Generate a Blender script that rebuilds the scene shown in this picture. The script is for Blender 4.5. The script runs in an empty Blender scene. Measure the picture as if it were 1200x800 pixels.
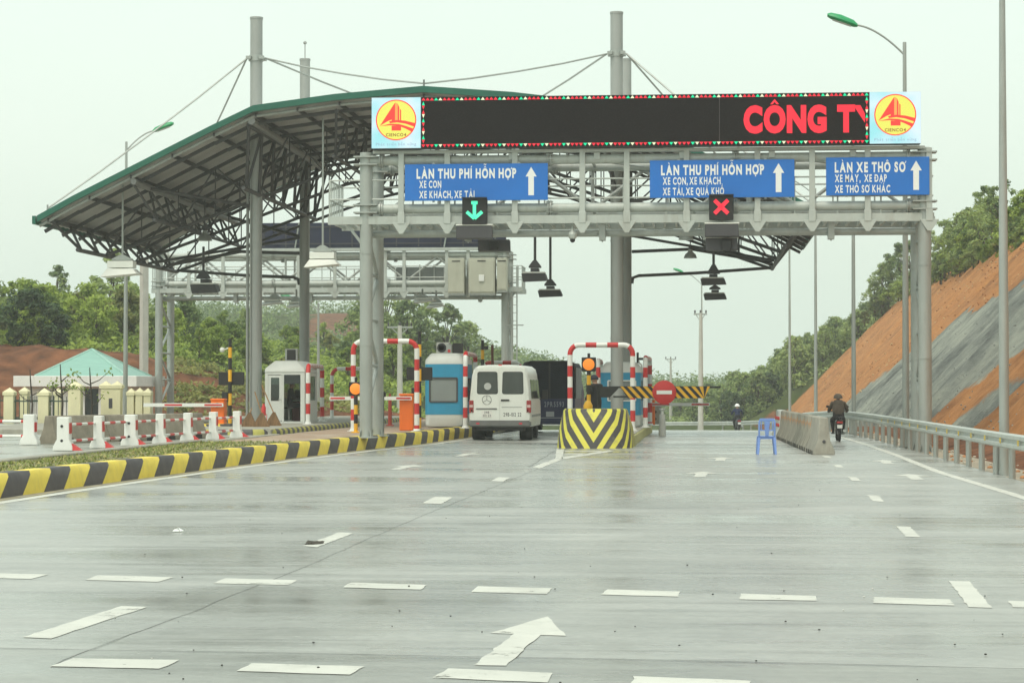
import bpy, bmesh, math, random, unicodedata
import numpy as np
from mathutils import Vector, Matrix, Euler, noise as mnoise
R = math.radians
rnd = random.Random(7)
scene = bpy.context.scene
COL = scene.collection

# ------------------------------------------------------------------ camera
F = 2600.0                      # focal length in photo pixels (photo 1200 wide)
YAW = math.atan((825 - 600) / F)
PITCH = math.atan(55 / F)
CAMH = 1.6
cam = bpy.data.cameras.new('camera')
cam.sensor_width = 36.0
cam.lens = F / 1200 * 36.0
cam.clip_start = 0.1
cam.clip_end = 4000
camo = bpy.data.objects.new('camera', cam)
camo.location = (0, 0, CAMH)
camo.rotation_euler = (math.pi / 2 + PITCH, 0, YAW)
COL.objects.link(camo)
scene.camera = camo
CM = Euler((math.pi / 2 + PITCH, 0, YAW)).to_matrix()

# ------------------------------------------------------------------ light
SUN_EL, SUN_AZ = R(62), R(200)      # azimuth of the sun seen from above, clockwise from +Y
world = bpy.data.worlds.new('World')
scene.world = world
world.use_nodes = True
nt = world.node_tree
nt.nodes.clear()
wo = nt.nodes.new('ShaderNodeOutputWorld')
sky = nt.nodes.new('ShaderNodeTexSky')
sky.sky_type = 'NISHITA'
sky.sun_disc = False
sky.sun_elevation = SUN_EL
sky.sun_rotation = SUN_AZ
sky.air_density = 1.6
sky.dust_density = 8.0
sky.ozone_density = 0.6
b1 = nt.nodes.new('ShaderNodeBackground')
b1.inputs['Strength'].default_value = 0.05
nt.links.new(sky.outputs[0], b1.inputs[0])
# the closed cloud deck: an even pale veil, a little uneven
tc = nt.nodes.new('ShaderNodeTexCoord')
mp = nt.nodes.new('ShaderNodeMapping')
mp.inputs['Scale'].default_value = (1.0, 1.0, 3.0)
nt.links.new(tc.outputs['Generated'], mp.inputs[0])
ns = nt.nodes.new('ShaderNodeTexNoise')
ns.inputs['Scale'].default_value = 2.2
ns.inputs['Detail'].default_value = 4
nt.links.new(mp.outputs[0], ns.inputs['Vector'])
cr = nt.nodes.new('ShaderNodeValToRGB')
cr.color_ramp.elements[0].position = 0.3
cr.color_ramp.elements[0].color = (0.755, 0.885, 0.775, 1)
cr.color_ramp.elements[1].position = 0.72
cr.color_ramp.elements[1].color = (0.825, 0.93, 0.835, 1)
nt.links.new(ns.outputs['Fac'], cr.inputs[0])
b2 = nt.nodes.new('ShaderNodeBackground')
b2.inputs['Strength'].default_value = 0.87
nt.links.new(cr.outputs[0], b2.inputs[0])
ad = nt.nodes.new('ShaderNodeAddShader')
nt.links.new(b1.outputs[0], ad.inputs[0])
nt.links.new(b2.outputs[0], ad.inputs[1])
nt.links.new(ad.outputs[0], wo.inputs['Surface'])

sun = bpy.data.lights.new('sun', 'SUN')
sun.energy = 0.9
sun.angle = R(25)
sun.color = (1.0, 0.97, 0.9)
suno = bpy.data.objects.new('sun', sun)
_d = Vector((math.sin(SUN_AZ) * math.cos(SUN_EL), math.cos(SUN_AZ) * math.cos(SUN_EL), math.sin(SUN_EL)))
suno.rotation_euler = _d.to_track_quat('Z', 'Y').to_euler()
suno.location = (0, 0, 60)
COL.objects.link(suno)

scene.view_settings.view_transform = 'Standard'
scene.view_settings.look = 'None'
scene.view_settings.exposure = 0.18
scene.view_settings.gamma = 1.0
scene.view_settings.use_curve_mapping = False
scene.cycles.max_bounces = 8
scene.cycles.diffuse_bounces = 3
scene.cycles.glossy_bounces = 3
scene.cycles.transmission_bounces = 6
scene.cycles.transparent_max_bounces = 12
scene.cycles.volume_bounces = 1
scene.cycles.use_denoising = True
scene.cycles.use_adaptive_sampling = False

# ------------------------------------------------------------------ measuring helpers (photo pixel -> metres)
def ray(px, py):
    return CM @ Vector(((px - 600) / F, (400 - py) / F, -1.0))
def gp(px, py, z=0.0):
    d = ray(px, py)
    t = (z - CAMH) / d.z
    return Vector((d.x * t, d.y * t, z))
def pl(px, py, Y):
    d = ray(px, py)
    t = Y / d.y
    return Vector((d.x * t, Y, CAMH + d.z * t))
def X_(px, Y, py=455):
    return pl(px, py, Y).x
def Z_(py, Y, px=600):
    return pl(px, py, Y).z
def smooth(a, b, x):
    t = max(0.0, min(1.0, (x - a) / (b - a)))
    return t * t * (3 - 2 * t)
def lerp_tab(tab, x):
    if x <= tab[0][0]: return tab[0][1]
    for (a, va), (b, vb) in zip(tab, tab[1:]):
        if x <= b:
            return va + (vb - va) * (x - a) / (b - a)
    return tab[-1][1]
def zr(Y):
    if Y < 70: return 0.0
    if Y < 110: return -0.0003 * (Y - 70) ** 2
    return -0.48 - 0.024 * (Y - 110)

# ------------------------------------------------------------------ materials
def nd(t, kind, **kw):
    n = t.nodes.new(kind)
    for k, v in kw.items():
        if k in n.inputs.keys() if hasattr(n.inputs, 'keys') else False:
            n.inputs[k].default_value = v
        else:
            setattr(n, k, v)
    return n
def srgb(r, g, b):
    f = lambda c: (c / 255 / 12.92) if c / 255 <= 0.04045 else ((c / 255 + 0.055) / 1.055) ** 2.4
    return (f(r), f(g), f(b))
def newmat(name):
    m = bpy.data.materials.new(name)
    m.use_nodes = True
    t = m.node_tree
    t.nodes.clear()
    out = t.nodes.new('ShaderNodeOutputMaterial')
    p = t.nodes.new('ShaderNodeBsdfPrincipled')
    t.links.new(p.outputs[0], out.inputs['Surface'])
    return m, t, p, out
def mat(name, col, rough=0.6, metal=0.0, var=0.12, scale=3.0, stretch=(1, 1, 1), bump=0.0, bscale=None,
        dirt=0.0, dirtcol=(0.10, 0.085, 0.06), spec=0.5):
    m, t, p, out = newmat(name)
    L = t.links
    tcn = t.nodes.new('ShaderNodeTexCoord')
    mpn = t.nodes.new('ShaderNodeMapping')
    mpn.inputs['Scale'].default_value = stretch
    L.new(tcn.outputs['Object'], mpn.inputs[0])
    n = t.nodes.new('ShaderNodeTexNoise')
    n.inputs['Scale'].default_value = scale
    n.inputs['Detail'].default_value = 5
    n.inputs['Roughness'].default_value = 0.6
    L.new(mpn.outputs[0], n.inputs['Vector'])
    r = t.nodes.new('ShaderNodeValToRGB')
    r.color_ramp.elements[0].position = 0.3
    r.color_ramp.elements[1].position = 0.7
    r.color_ramp.elements[0].color = tuple(c * (1 - var) for c in col) + (1,)
    r.color_ramp.elements[1].color = tuple(min(1, c * (1 + var)) for c in col) + (1,)
    L.new(n.outputs['Fac'], r.inputs[0])
    last = r.outputs[0]
    if dirt > 0:
        n2 = t.nodes.new('ShaderNodeTexNoise')
        n2.inputs['Scale'].default_value = scale * 0.7
        n2.inputs['Detail'].default_value = 8
        n2.inputs['Roughness'].default_value = 0.7
        m2 = t.nodes.new('ShaderNodeMapping')
        m2.inputs['Scale'].default_value = (2.5, 2.5, 0.5)
        m2.inputs['Location'].default_value = (3.1, 1.7, 0.4)
        L.new(tcn.outputs['Object'], m2.inputs[0])
        L.new(m2.outputs[0], n2.inputs['Vector'])
        r2 = t.nodes.new('ShaderNodeValToRGB')
        r2.color_ramp.elements[0].position = 0.5
        r2.color_ramp.elements[0].color = (0, 0, 0, 1)
        r2.color_ramp.elements[1].position = 0.75
        r2.color_ramp.elements[1].color = (dirt, dirt, dirt, 1)
        L.new(n2.outputs['Fac'], r2.inputs[0])
        mx = t.nodes.new('ShaderNodeMixRGB')
        L.new(r2.outputs[0], mx.inputs[0])
        L.new(last, mx.inputs[1])
        mx.inputs[2].default_value = dirtcol + (1,)
        last = mx.outputs[0]
    L.new(last, p.inputs['Base Color'])
    p.inputs['Roughness'].default_value = rough
    p.inputs['Metallic'].default_value = metal
    p.inputs['Specular IOR Level'].default_value = spec
    if bump > 0:
        n3 = t.nodes.new('ShaderNodeTexNoise')
        n3.inputs['Scale'].default_value = bscale or scale * 6
        n3.inputs['Detail'].default_value = 4
        L.new(mpn.outputs[0], n3.inputs['Vector'])
        bp = t.nodes.new('ShaderNodeBump')
        bp.inputs['Strength'].default_value = bump
        bp.inputs['Distance'].default_value = 0.02
        L.new(n3.outputs['Fac'], bp.inputs['Height'])
        L.new(bp.outputs[0], p.inputs['Normal'])
    return m
def emat(name, col, strength, base=None):
    m, t, p, out = newmat(name)
    p.inputs['Base Color'].default_value = (base or tuple(c * 0.3 for c in col)) + (1,)
    p.inputs['Emission Color'].default_value = tuple(col) + (1,)
    p.inputs['Emission Strength'].default_value = strength
    p.inputs['Roughness'].default_value = 0.6
    return m
def glassmat(name, tint=(0.8, 0.88, 0.85), alpha=0.35):
    m, t, p, out = newmat(name)
    p.inputs['Base Color'].default_value = tuple(c * 0.12 for c in tint) + (1,)
    p.inputs['Roughness'].default_value = 0.06
    tr = t.nodes.new('ShaderNodeBsdfTransparent')
    tr.inputs[0].default_value = tint + (1,)
    mx = t.nodes.new('ShaderNodeMixShader')
    mx.inputs[0].default_value = alpha
    t.links.new(tr.outputs[0], mx.inputs[1])
    t.links.new(p.outputs[0], mx.inputs[2])
    t.links.new(mx.outputs[0], out.inputs['Surface'])
    return m

# ------------------------------------------------------------------ mesh builder
class MB:
    def __init__(s):
        s.v, s.f, s.m = [], [], []
        s.marks = []
    def mark(s): s.marks.append((len(s.v), len(s.f)))       # a new piece starts here
    def build_each(s, name, *a, **k):
        mk = s.marks + [(len(s.v), len(s.f))]; out = []
        for (v0, f0), (v1, f1) in zip(mk, mk[1:]):
            if f1 == f0: continue
            q = MB(); q.v = s.v[v0:v1]; q.f = [tuple(i - v0 for i in f) for f in s.f[f0:f1]]; q.m = s.m[f0:f1]
            out.append(q.build(name, *a, **k))
        return out
    def add(s, vs, fs, mi=0):
        o = len(s.v)
        s.v += [tuple(x) for x in vs]
        for k, f in enumerate(fs):
            s.f.append(tuple(i + o for i in f))
            s.m.append(mi[k] if isinstance(mi, (list, tuple)) else mi)
    def quad(s, a, b, c, d, mi=0): s.add([a, b, c, d], [(0, 1, 2, 3)], mi)
    def poly(s, pts, mi=0): s.add(pts, [tuple(range(len(pts)))], mi)
    def box(s, x0, y0, z0, x1, y1, z1, mi=0, M=None):
        x0, x1 = min(x0, x1), max(x0, x1); y0, y1 = min(y0, y1), max(y0, y1); z0, z1 = min(z0, z1), max(z0, z1)
        vs = [Vector(p) for p in ((x0, y0, z0), (x1, y0, z0), (x1, y1, z0), (x0, y1, z0), (x0, y0, z1), (x1, y0, z1), (x1, y1, z1), (x0, y1, z1))]
        if M is not None: vs = [M @ p for p in vs]
        s.add(vs, [(3, 2, 1, 0), (4, 5, 6, 7), (0, 1, 5, 4), (1, 2, 6, 5), (2, 3, 7, 6), (3, 0, 4, 7)], mi)
    def cbox(s, cx, cy, cz, sx, sy, sz, mi=0, M=None):
        s.box(cx - sx / 2, cy - sy / 2, cz - sz / 2, cx + sx / 2, cy + sy / 2, cz + sz / 2, mi, M)
    def beam(s, p0, p1, w, h, mi=0):
        """rectangular bar from p0 to p1, w sideways, h up"""
        p0, p1 = Vector(p0), Vector(p1)
        d = (p1 - p0).normalized()
        up = Vector((0, 0, 1)) if abs(d.z) < 0.95 else Vector((0, 1, 0))
        sd = d.cross(up).normalized(); up = sd.cross(d).normalized()
        a = sd * (w / 2); b = up * (h / 2)
        vs = [p0 - a - b, p0 + a - b, p0 + a + b, p0 - a + b, p1 - a - b, p1 + a - b, p1 + a + b, p1 - a + b]
        s.add(vs, [(0, 1, 2, 3), (7, 6, 5, 4), (0, 4, 5, 1), (1, 5, 6, 2), (2, 6, 7, 3), (3, 7, 4, 0)], mi)
    def tube(s, pts, r, n=8, mi=0, cap=True, r1=None, stripe=None):
        """round tube along a polyline; stripe=(length,(mi...)) cuts it into bands"""
        pts = [Vector(p) for p in pts]
        if stripe:
            L, mis = stripe
            q = [pts[0]]; acc = 0.0; bands = []; nxt = L
            for a, b in zip(pts, pts[1:]):
                seg = (b - a).length; t0 = 0.0
                while acc + (seg - t0) >= nxt - 1e-6:
                    t0 += nxt - acc; acc = nxt
                    p = a + (b - a) * min(1, t0 / seg)
                    q.append(p); bands.append(q); q = [p]; nxt += L
                acc += seg - t0
                if t0 < seg - 1e-5: q.append(b)
            if len(q) > 1: bands.append(q)
            for k, qq in enumerate(bands):
                s.tube(qq, r, n, mis[k % len(mis)], cap)
            return
        k = len(pts)
        rs = [r if r1 is None else r + (r1 - r) * i / (k - 1) for i in range(k)]
        vs = []
        ref = None
        for i, p in enumerate(pts):
            if i == 0: d = pts[1] - p
            elif i == k - 1: d = p - pts[i - 1]
            else: d = (pts[i + 1] - p).normalized() + (p - pts[i - 1]).normalized()
            if d.length < 1e-9: d = Vector((0, 0, 1))
            d.normalize()
            if ref is None:
                ref = Vector((0, 0, 1)) if abs(d.z) < 0.9 else Vector((1, 0, 0))
            sd = d.cross(ref)
            if sd.length < 1e-4: sd = d.cross(Vector((0, 1, 0)))
            sd.normalize(); up = sd.cross(d).normalized(); ref = up
            for j in range(n):
                a = 2 * math.pi * j / n
                vs.append(p + (sd * math.cos(a) + up * math.sin(a)) * rs[i])
        fs = []
        for i in range(k - 1):
            for j in range(n):
                j2 = (j + 1) % n
                fs.append((i * n + j, i * n + j2, (i + 1) * n + j2, (i + 1) * n + j))
        if cap:
            fs.append(tuple(range(n - 1, -1, -1)))
            fs.append(tuple((k - 1) * n + j for j in range(n)))
        s.add(vs, fs, mi)
    def lathe(s, c, prof, n=16, mi=0, axis='z'):
        c = Vector(c); vs = []; fs = []
        for (r, h) in prof:
            for j in range(n):
                a = 2 * math.pi * j / n
                if axis == 'z': vs.append(c + Vector((r * math.cos(a), r * math.sin(a), h)))
                elif axis == 'x': vs.append(c + Vector((h, r * math.cos(a), r * math.sin(a))))
                else: vs.append(c + Vector((r * math.sin(a), h, r * math.cos(a))))
        for i in range(len(prof) - 1):
            for j in range(n):
                j2 = (j + 1) % n
                fs.append((i * n + j, i * n + j2, (i + 1) * n + j2, (i + 1) * n + j))
        fs.append(tuple(range(n - 1, -1, -1)))
        fs.append(tuple((len(prof) - 1) * n + j for j in range(n)))
        s.add(vs, fs, mi)
    def prism(s, poly, y0, y1, mi=0, plane='xz'):
        n = len(poly)
        f = {'xz': lambda a, b, t: (a, t, b), 'yz': lambda a, b, t: (t, a, b), 'xy': lambda a, b, t: (a, b, t)}[plane]
        vs = [f(a, b, y0) for a, b in poly] + [f(a, b, y1) for a, b in poly]
        fs = [tuple(range(n)), tuple(range(2 * n - 1, n - 1, -1))]
        fs += [(i, i + n, (i + 1) % n + n, (i + 1) % n) for i in range(n)]
        s.add(vs, fs, mi)
    def loft(s, rings, mi=0, cap=True):
        n = len(rings[0]); vs = [p for r in rings for p in r]; fs = []
        for i in range(len(rings) - 1):
            for j in range(n):
                j2 = (j + 1) % n
                fs.append((i * n + j, i * n + j2, (i + 1) * n + j2, (i + 1) * n + j))
        if cap:
            fs.append(tuple(range(n - 1, -1, -1)))
            fs.append(tuple((len(rings) - 1) * n + j for j in range(n)))
        s.add(vs, fs, mi)
    def ball(s, c, r, n=10, mi=0, sc=(1, 1, 1)):
        k = max(4, n // 2); vs = []; fs = []
        for i in range(k + 1):
            th = math.pi * i / k
            for j in range(n):
                a = 2 * math.pi * j / n
                rr = max(1e-4, math.sin(th))
                vs.append((c[0] + r * sc[0] * rr * math.cos(a), c[1] + r * sc[1] * rr * math.sin(a), c[2] + r * sc[2] * math.cos(th)))
        for i in range(k):
            for j in range(n):
                j2 = (j + 1) % n
                fs.append((i * n + j, (i + 1) * n + j, (i + 1) * n + j2, i * n + j2))
        s.add(vs, fs, mi)
    def xf(s, M, start=0):
        for i in range(start, len(s.v)): s.v[i] = tuple(M @ Vector(s.v[i]))
        return s
    def build(s, name, mats, parent=None, loc=None, world=False, ang=35, bevel=0.0, bseg=1, fixn=True):
        if not isinstance(mats, (list, tuple)): mats = [mats]
        me = bpy.data.meshes.new(name)
        off = Vector((0, 0, 0))
        if world:
            off = Vector((0, 0, 0)); pp = parent
            while pp is not None: off = off + Vector(pp.location); pp = pp.parent
            if parent is None: off = Vector(loc or (0, 0, 0))
        me.from_pydata([tuple(Vector(p) - off) for p in s.v], [], s.f)
        for m in mats: me.materials.append(m)
        me.polygons.foreach_set('material_index', s.m)
        if bevel > 0 or fixn:
            bm = bmesh.new(); bm.from_mesh(me)
            if fixn: bmesh.ops.recalc_face_normals(bm, faces=bm.faces)
            if bevel > 0:
                es = [e for e in bm.edges if len(e.link_faces) == 2 and e.calc_face_angle(0) > R(40)]
                bmesh.ops.bevel(bm, geom=es, offset=bevel, segments=bseg, affect='EDGES', clamp_overlap=True)
            bm.to_mesh(me); bm.free()
        if ang is not None:
            me.polygons.foreach_set('use_smooth', [True] * len(me.polygons))
            me.set_sharp_from_angle(angle=R(ang))
        o = bpy.data.objects.new(name, me)
        COL.objects.link(o)
        if parent is not None: o.parent = parent
        elif loc is not None: o.location = loc
        return o

def tag(o, label, cat, group=None, kind=None):
    if label: o['label'] = label
    if cat: o['category'] = cat
    if group: o['group'] = group
    if kind: o['kind'] = kind
    return o
def thing(name, label, cat, loc=(0, 0, 0), group=None, rz=0.0):
    o = bpy.data.objects.new(name, None)
    o.empty_display_size = 0.3
    o.location = loc; o.rotation_euler = (0, 0, rz)
    COL.objects.link(o)
    return tag(o, label, cat, group)
def structure(o):
    o['kind'] = 'structure'; return o
def dup(o, loc=None, rz=None, label=None, parent=None, scale=None, group=None):
    c = o.copy(); COL.objects.link(c)
    if parent is not None: c.parent = parent
    if loc is not None: c.location = loc
    if rz is not None: c.rotation_euler = (0, 0, rz)
    if scale is not None: c.scale = scale if not isinstance(scale, (int, float)) else (scale,) * 3
    if label: c['label'] = label
    if group: c['group'] = group
    for ch in list(o.children): dup(ch, parent=c)
    return c

# ------------------------------------------------------------------ lettering: glyph outlines with hand-made diacritics
_gl = {}
def glyph(ch, bold):
    k = (ch, bold)
    if k in _gl: return _gl[k]
    c = bpy.data.curves.new('glyph', 'FONT'); c.body = ch; c.offset = bold; c.resolution_u = 4
    o = bpy.data.objects.new('glyph', c); COL.objects.link(o)
    dg = bpy.context.evaluated_depsgraph_get(); dg.update()
    ev = o.evaluated_get(dg); me = ev.to_mesh()
    vs = [(v.co.x, v.co.y) for v in me.vertices]; fs = [tuple(p.vertices) for p in me.polygons]
    ev.to_mesh_clear(); bpy.data.objects.remove(o); bpy.data.curves.remove(c)
    x0 = min(v[0] for v in vs); x1 = max(v[0] for v in vs)
    _gl[k] = ([(x - x0, y) for x, y in vs], fs, x1 - x0)
    return _gl[k]
def text2d(mb, s, x, z, y, h, width=None, bold=0.03, gap=0.20, mi=0, t=0.0):
    """letters of cap height h, from x, base line z, in the plane y (facing -y); returns the width"""
    out = []; cx = 0.0; k = 1 / 0.72
    W = 0.11 + bold
    for ch in s:
        if ch == ' ': cx += 0.50; continue
        dec = unicodedata.normalize('NFD', ch); base = dec[0]; bar = False
        if base in 'Đđ': base = 'D' if base == 'Đ' else 'd'; bar = True
        vs, fs, w = glyph(base, bold)
        vs = [(a * k, b * k) for a, b in vs]; w *= k
        out.append(([(a + cx, b) for a, b in vs], fs))
        top = 1.0 if base.isupper() or base in 'hkltd' else 0.76
        m = cx + w / 2
        def q(*p): out.append((list(p), [tuple(range(len(p)))]))
        lift = 0.0
        if bar: q((cx - .13, .44), (cx + w * .45, .44), (cx + w * .45, .44 + .11), (cx - .13, .44 + .11))
        for d in dec[1:]:
            b = top + 0.07 + lift
            if d == '\u0302':
                q((m - .24, b), (m - .10, b), (m, b + .10), (m, b + .21)); q((m, b + .21), (m, b + .10), (m + .10, b), (m + .24, b)); lift += .24
            elif d == '\u0300': q((m - .2, b + .2), (m - .04, b + .2), (m + .1, b), (m - .02, b))
            elif d == '\u0301': q((m + .04, b + .2), (m + .2, b + .2), (m + .02, b), (m - .1, b))
            elif d == '\u0303':
                P = [(m - .24, b + .03), (m - .1, b + .12), (m + .1, b + .03), (m + .24, b + .12)]
                for (a0, a1), (c0, c1) in zip(P, P[1:]): q((a0, a1), (c0, c1), (c0, c1 + .09), (a0, a1 + .09))
            elif d == '\u0309': q((m - .05, b), (m + .05, b), (m + .14, b + .12), (m + .02, b + .2), (m - .08, b + .2), (m - .08, b + .13), (m + .02, b + .11))
            elif d == '\u0323': q((m - .08, -.25), (m + .08, -.25), (m + .08, -.1), (m - .08, -.1))
            elif d == '\u031b': q((cx + w - .02, top - .16), (cx + w + .12, top - .04), (cx + w + .12, top + .1), (cx + w + .02, top + .1), (cx + w + .02, top), (cx + w - .12, top - .06)); 
        cx += w + gap + (.22 if base == ',' else 0)
    tot = (cx - gap)
    sx = h if width is None else width / tot
    for i, (vs, fs) in enumerate(out):
        mb.add([(x + a * sx, y - 0.0004 * (i % 2), z + b * h) for a, b in vs], fs, mi)
    return tot * sx
# ------------------------------------------------------------------ shared materials
galv = mat('galvanised_steel', (0.37, 0.40, 0.375), 0.42, 0.25, 0.10, 2.0, (1, 1, .4), dirt=0.4, dirtcol=(0.20, 0.17, 0.13))
galv_light = mat('painted_light_steel', (0.46, 0.50, 0.465), 0.5, 0.1, 0.07, 2.0, dirt=0.4, dirtcol=(0.25, 0.22, 0.17))
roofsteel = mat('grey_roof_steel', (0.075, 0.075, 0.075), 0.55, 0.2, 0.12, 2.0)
maststeel = mat('grey_mast_steel', (0.36, 0.38, 0.36), 0.5, 0.2, 0.08, 1.5, (1, 1, .3), dirt=0.15, dirtcol=(0.2, 0.19, 0.17))
roofsheet = mat('roof_sheet', (0.46, 0.46, 0.44), 0.65, 0.0, 0.10, 1.2, dirt=0.25, dirtcol=(0.2, 0.18, 0.15))
fascia_green = mat('green_fascia', (0.01, 0.115, 0.075), 0.45, 0.0, 0.12, 1.0)
white_paint = mat('white_paint', (0.76, 0.78, 0.74), 0.45, 0.0, 0.05, 2.0, dirt=0.22, dirtcol=(0.36, 0.32, 0.26))
red_paint = mat('red_paint', (0.55, 0.03, 0.03), 0.45, 0.0, 0.12, 2.0, dirt=0.15, dirtcol=(0.25, 0.06, 0.05))
black_paint = mat('black_paint', (0.015, 0.015, 0.016), 0.5, 0.0, 0.2, 2.0)
dark_grey = mat('dark_grey_paint', (0.065, 0.065, 0.07), 0.55, 0.0, 0.15, 2.0)
yellow_paint = mat('yellow_paint', (0.78, 0.42, 0.02), 0.5, 0.0, 0.12, 2.0, dirt=0.2)
kerb_yellow = mat('kerb_yellow', (0.80, 0.64, 0.09), 0.6, 0.0, 0.10, 3.0, bump=0.2, dirt=0.35, dirtcol=(0.3, 0.28, 0.14))
kerb_black = mat('kerb_black', (0.075, 0.07, 0.072), 0.6, 0.0, 0.2, 3.0, bump=0.2, dirt=0.3, dirtcol=(0.2, 0.18, 0.15))
orange_paint = mat('orange_paint', (0.85, 0.17, 0.015), 0.42, 0.0, 0.06, 2.0, dirt=0.15)
concrete = mat('grey_concrete', (0.34, 0.33, 0.28), 0.85, 0.0, 0.18, 3.0, bump=0.3, dirt=0.5, dirtcol=(0.15, 0.13, 0.1))
pole_concrete = mat('pole_concrete', (0.5, 0.5, 0.45), 0.8, 0.0, 0.1, 2.0, dirt=0.2)
cream = mat('cream_render', (0.78, 0.74, 0.48), 0.75, 0.0, 0.06, 2.0, dirt=0.2, dirtcol=(0.4, 0.36, 0.25))
rubber = mat('black_rubber', (0.012, 0.012, 0.012), 0.8, 0.0, 0.3, 6.0)
van_glass = mat('van_glass', (0.05, 0.058, 0.052), 0.06, 0.0, 0.25, 1.2)
dark_glass = mat('dark_glass', (0.02, 0.024, 0.024), 0.08, 0.0, 0.2, 2.0)
glass = glassmat('clear_glass')
booth_glass = glassmat('painted_reflection_glass', (0.75, .82, .8), .5)
booth_glass.node_tree.nodes['Principled BSDF'].inputs['Base Color'].default_value = (.46, .50, .49, 1)  # bright window reflection painted into the pane's pale base colour
plate_white = mat('number_plate_white', (0.7, 0.7, 0.66), 0.5, 0.0, 0.05)
navy = mat('navy_panel', (0.012, 0.016, 0.045), 0.5, 0.0, 0.2, 2.0)
cabinet = mat('beige_cabinet', (0.46, 0.47, 0.38), 0.5, 0.0, 0.06, 1.5, dirt=0.15)
sign_blue = mat('sign_blue', (0.012, 0.16, 0.56), 0.4, 0.0, 0.05, 1.5)
sign_white = mat('sign_white', (0.82, 0.84, 0.82), 0.45, 0.0, 0.03)
lampgreen = mat('lamp_green', (0.01, 0.30, 0.10), 0.4, 0.0, 0.08)
booth_white = mat('booth_white', (0.66, 0.69, 0.65), 0.45, 0.0, 0.05, 1.5, dirt=0.15, dirtcol=(0.35, 0.33, 0.28))
booth_blue = mat('booth_blue', (0.03, 0.30, 0.50), 0.4, 0.0, 0.07, 1.5, dirt=0.12)
lampwhite = mat('lamp_reflector_white', (0.78, 0.80, 0.74), 0.35, 0.0, 0.03)
wood = mat('bamboo', (0.30, 0.17, 0.07), 0.7, 0.0, 0.2, 5.0)
straw = mat('straw', (0.20, 0.12, 0.06), 0.95, 0.0, 0.35, 14.0, (1, 1, .2), bump=0.8)
marking_white = mat('marking_white', (0.60, 0.605, 0.545), 0.5, 0.0, 0.08, 1.3, dirt=0.6, dirtcol=(0.36, 0.37, 0.33))
_t = marking_white.node_tree          # chipped paint: small holes show the road
_o = [n for n in _t.nodes if n.type == 'OUTPUT_MATERIAL'][0]; _p = [n for n in _t.nodes if n.type == 'BSDF_PRINCIPLED'][0]
_g = _t.nodes.new('ShaderNodeNewGeometry'); _n = _t.nodes.new('ShaderNodeTexNoise'); _n.inputs['Scale'].default_value = 3.2; _n.inputs['Detail'].default_value = 12; _n.inputs['Roughness'].default_value = .78
_t.links.new(_g.outputs['Position'], _n.inputs['Vector'])
_r = _t.nodes.new('ShaderNodeMapRange'); _r.inputs[1].default_value = .575; _r.inputs[2].default_value = .65; _r.inputs[3].default_value = 0; _r.inputs[4].default_value = .85
_t.links.new(_n.outputs['Fac'], _r.inputs[0])
_tr = _t.nodes.new('ShaderNodeBsdfTransparent'); _mx = _t.nodes.new('ShaderNodeMixShader')
_t.links.new(_r.outputs[0], _mx.inputs[0]); _t.links.new(_p.outputs[0], _mx.inputs[1]); _t.links.new(_tr.outputs[0], _mx.inputs[2]); _t.links.new(_mx.outputs[0], _o.inputs['Surface'])
# ------------------------------------------------------------------ terrain
TOE = 6.9
TOPZ = [(20, 7.0), (60, 8.2), (90, 9.2), (118, 10.0), (141, 10.6), (194, 11.3), (233, 9.6)]
def zbase(Y): return max(-1.9, zr(Y))
BANK = [(-70, 4.6), (-36, 4.6), (-31, 4.1), (-28, 3.3), (-25, 2.3), (-21, 1.5), (-18, .8), (-15, 0.0)]
RIDGE = [(-260, 17), (-85, 17), (-63, 17.0), (-52, 10.5), (-40, 7.2), (-27, 5.5), (-10, 3.4), (3, 2.6), (30, 6), (120, 14), (260, 16)]
def hterr(X, Y):
    b = zbase(Y) - 0.12
    if X > TOE - 1.2 and Y < 226:
        z0 = zbase(Y); H = lerp_tab(TOPZ, Y) - z0
        d = max(0.0, X - TOE)
        if d < H: return b + d * 0.97 - 0.55 * min(1, d)
        return b + H - 0.35 * max(0, 1 - (d - H) / 3) + 0.13 * (d - H)
    h = b
    if X > 2 and Y >= 226:
        h = b + min(8.6, 0.62 * max(0.0, X - 4)) * (1 - 0.0 * Y)
    if X < -8:
        if Y < 100: h = -0.15 if X > -19 else (0.16 + (-0.76) * smooth(80, 86, Y))
        if Y >= 100: h = b + (0.2 - b - 0.0) * (1 - smooth(100, 130, Y)) if X > -19 else -0.6
        h += lerp_tab(BANK, X) * smooth(102, 117, Y)
        if Y > 116: h += 0.018 * (min(Y, 205) - 116) * smooth(-14, -24, X)
    if Y > 270:
        r = lerp_tab(RIDGE, X) * smooth(280, 400, Y)
        h = max(h, -1.9 + r) if X < 2 else max(h, -1.9 + r)
    n = mnoise.noise(Vector((X * .12, Y * .12, 3.3)))
    if (X < -19 and Y > 103) or Y > 226: h += 0.45 * n
    if X < -14 and 98 < Y < 124: h += (.42 * mnoise.noise(Vector((X * .5, Y * .45, 1))) + .30 * mnoise.noise(Vector((X * 1.3, Y * 1.1, 6)))) * min(1, (Y - 98) / 4)
    return h
def soil_amt(X, Y):
    s = 0.0
    if X < -12 and 98 < Y < 121: s = 1.0
    if X < -16 and 84 < Y <= 100: s = 0.7
    if X > 5 and Y < 226 and X < TOE + 14: s = 1.0
    if 300 < Y < 405 and abs(X + 63 - (Y - 380) * .02) < 0.5 + 5.0 * smooth(330, 395, Y): s = 1.0
    return s
xs = sorted(set(list(np.arange(-46, -12, .8)) + list(np.arange(-70, -46, 2.0)) + list(np.arange(-12, 70.1, 2.0)) + list(np.arange(-260, -70, 10.0)) + list(np.arange(80, 261, 10.0))))
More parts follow.
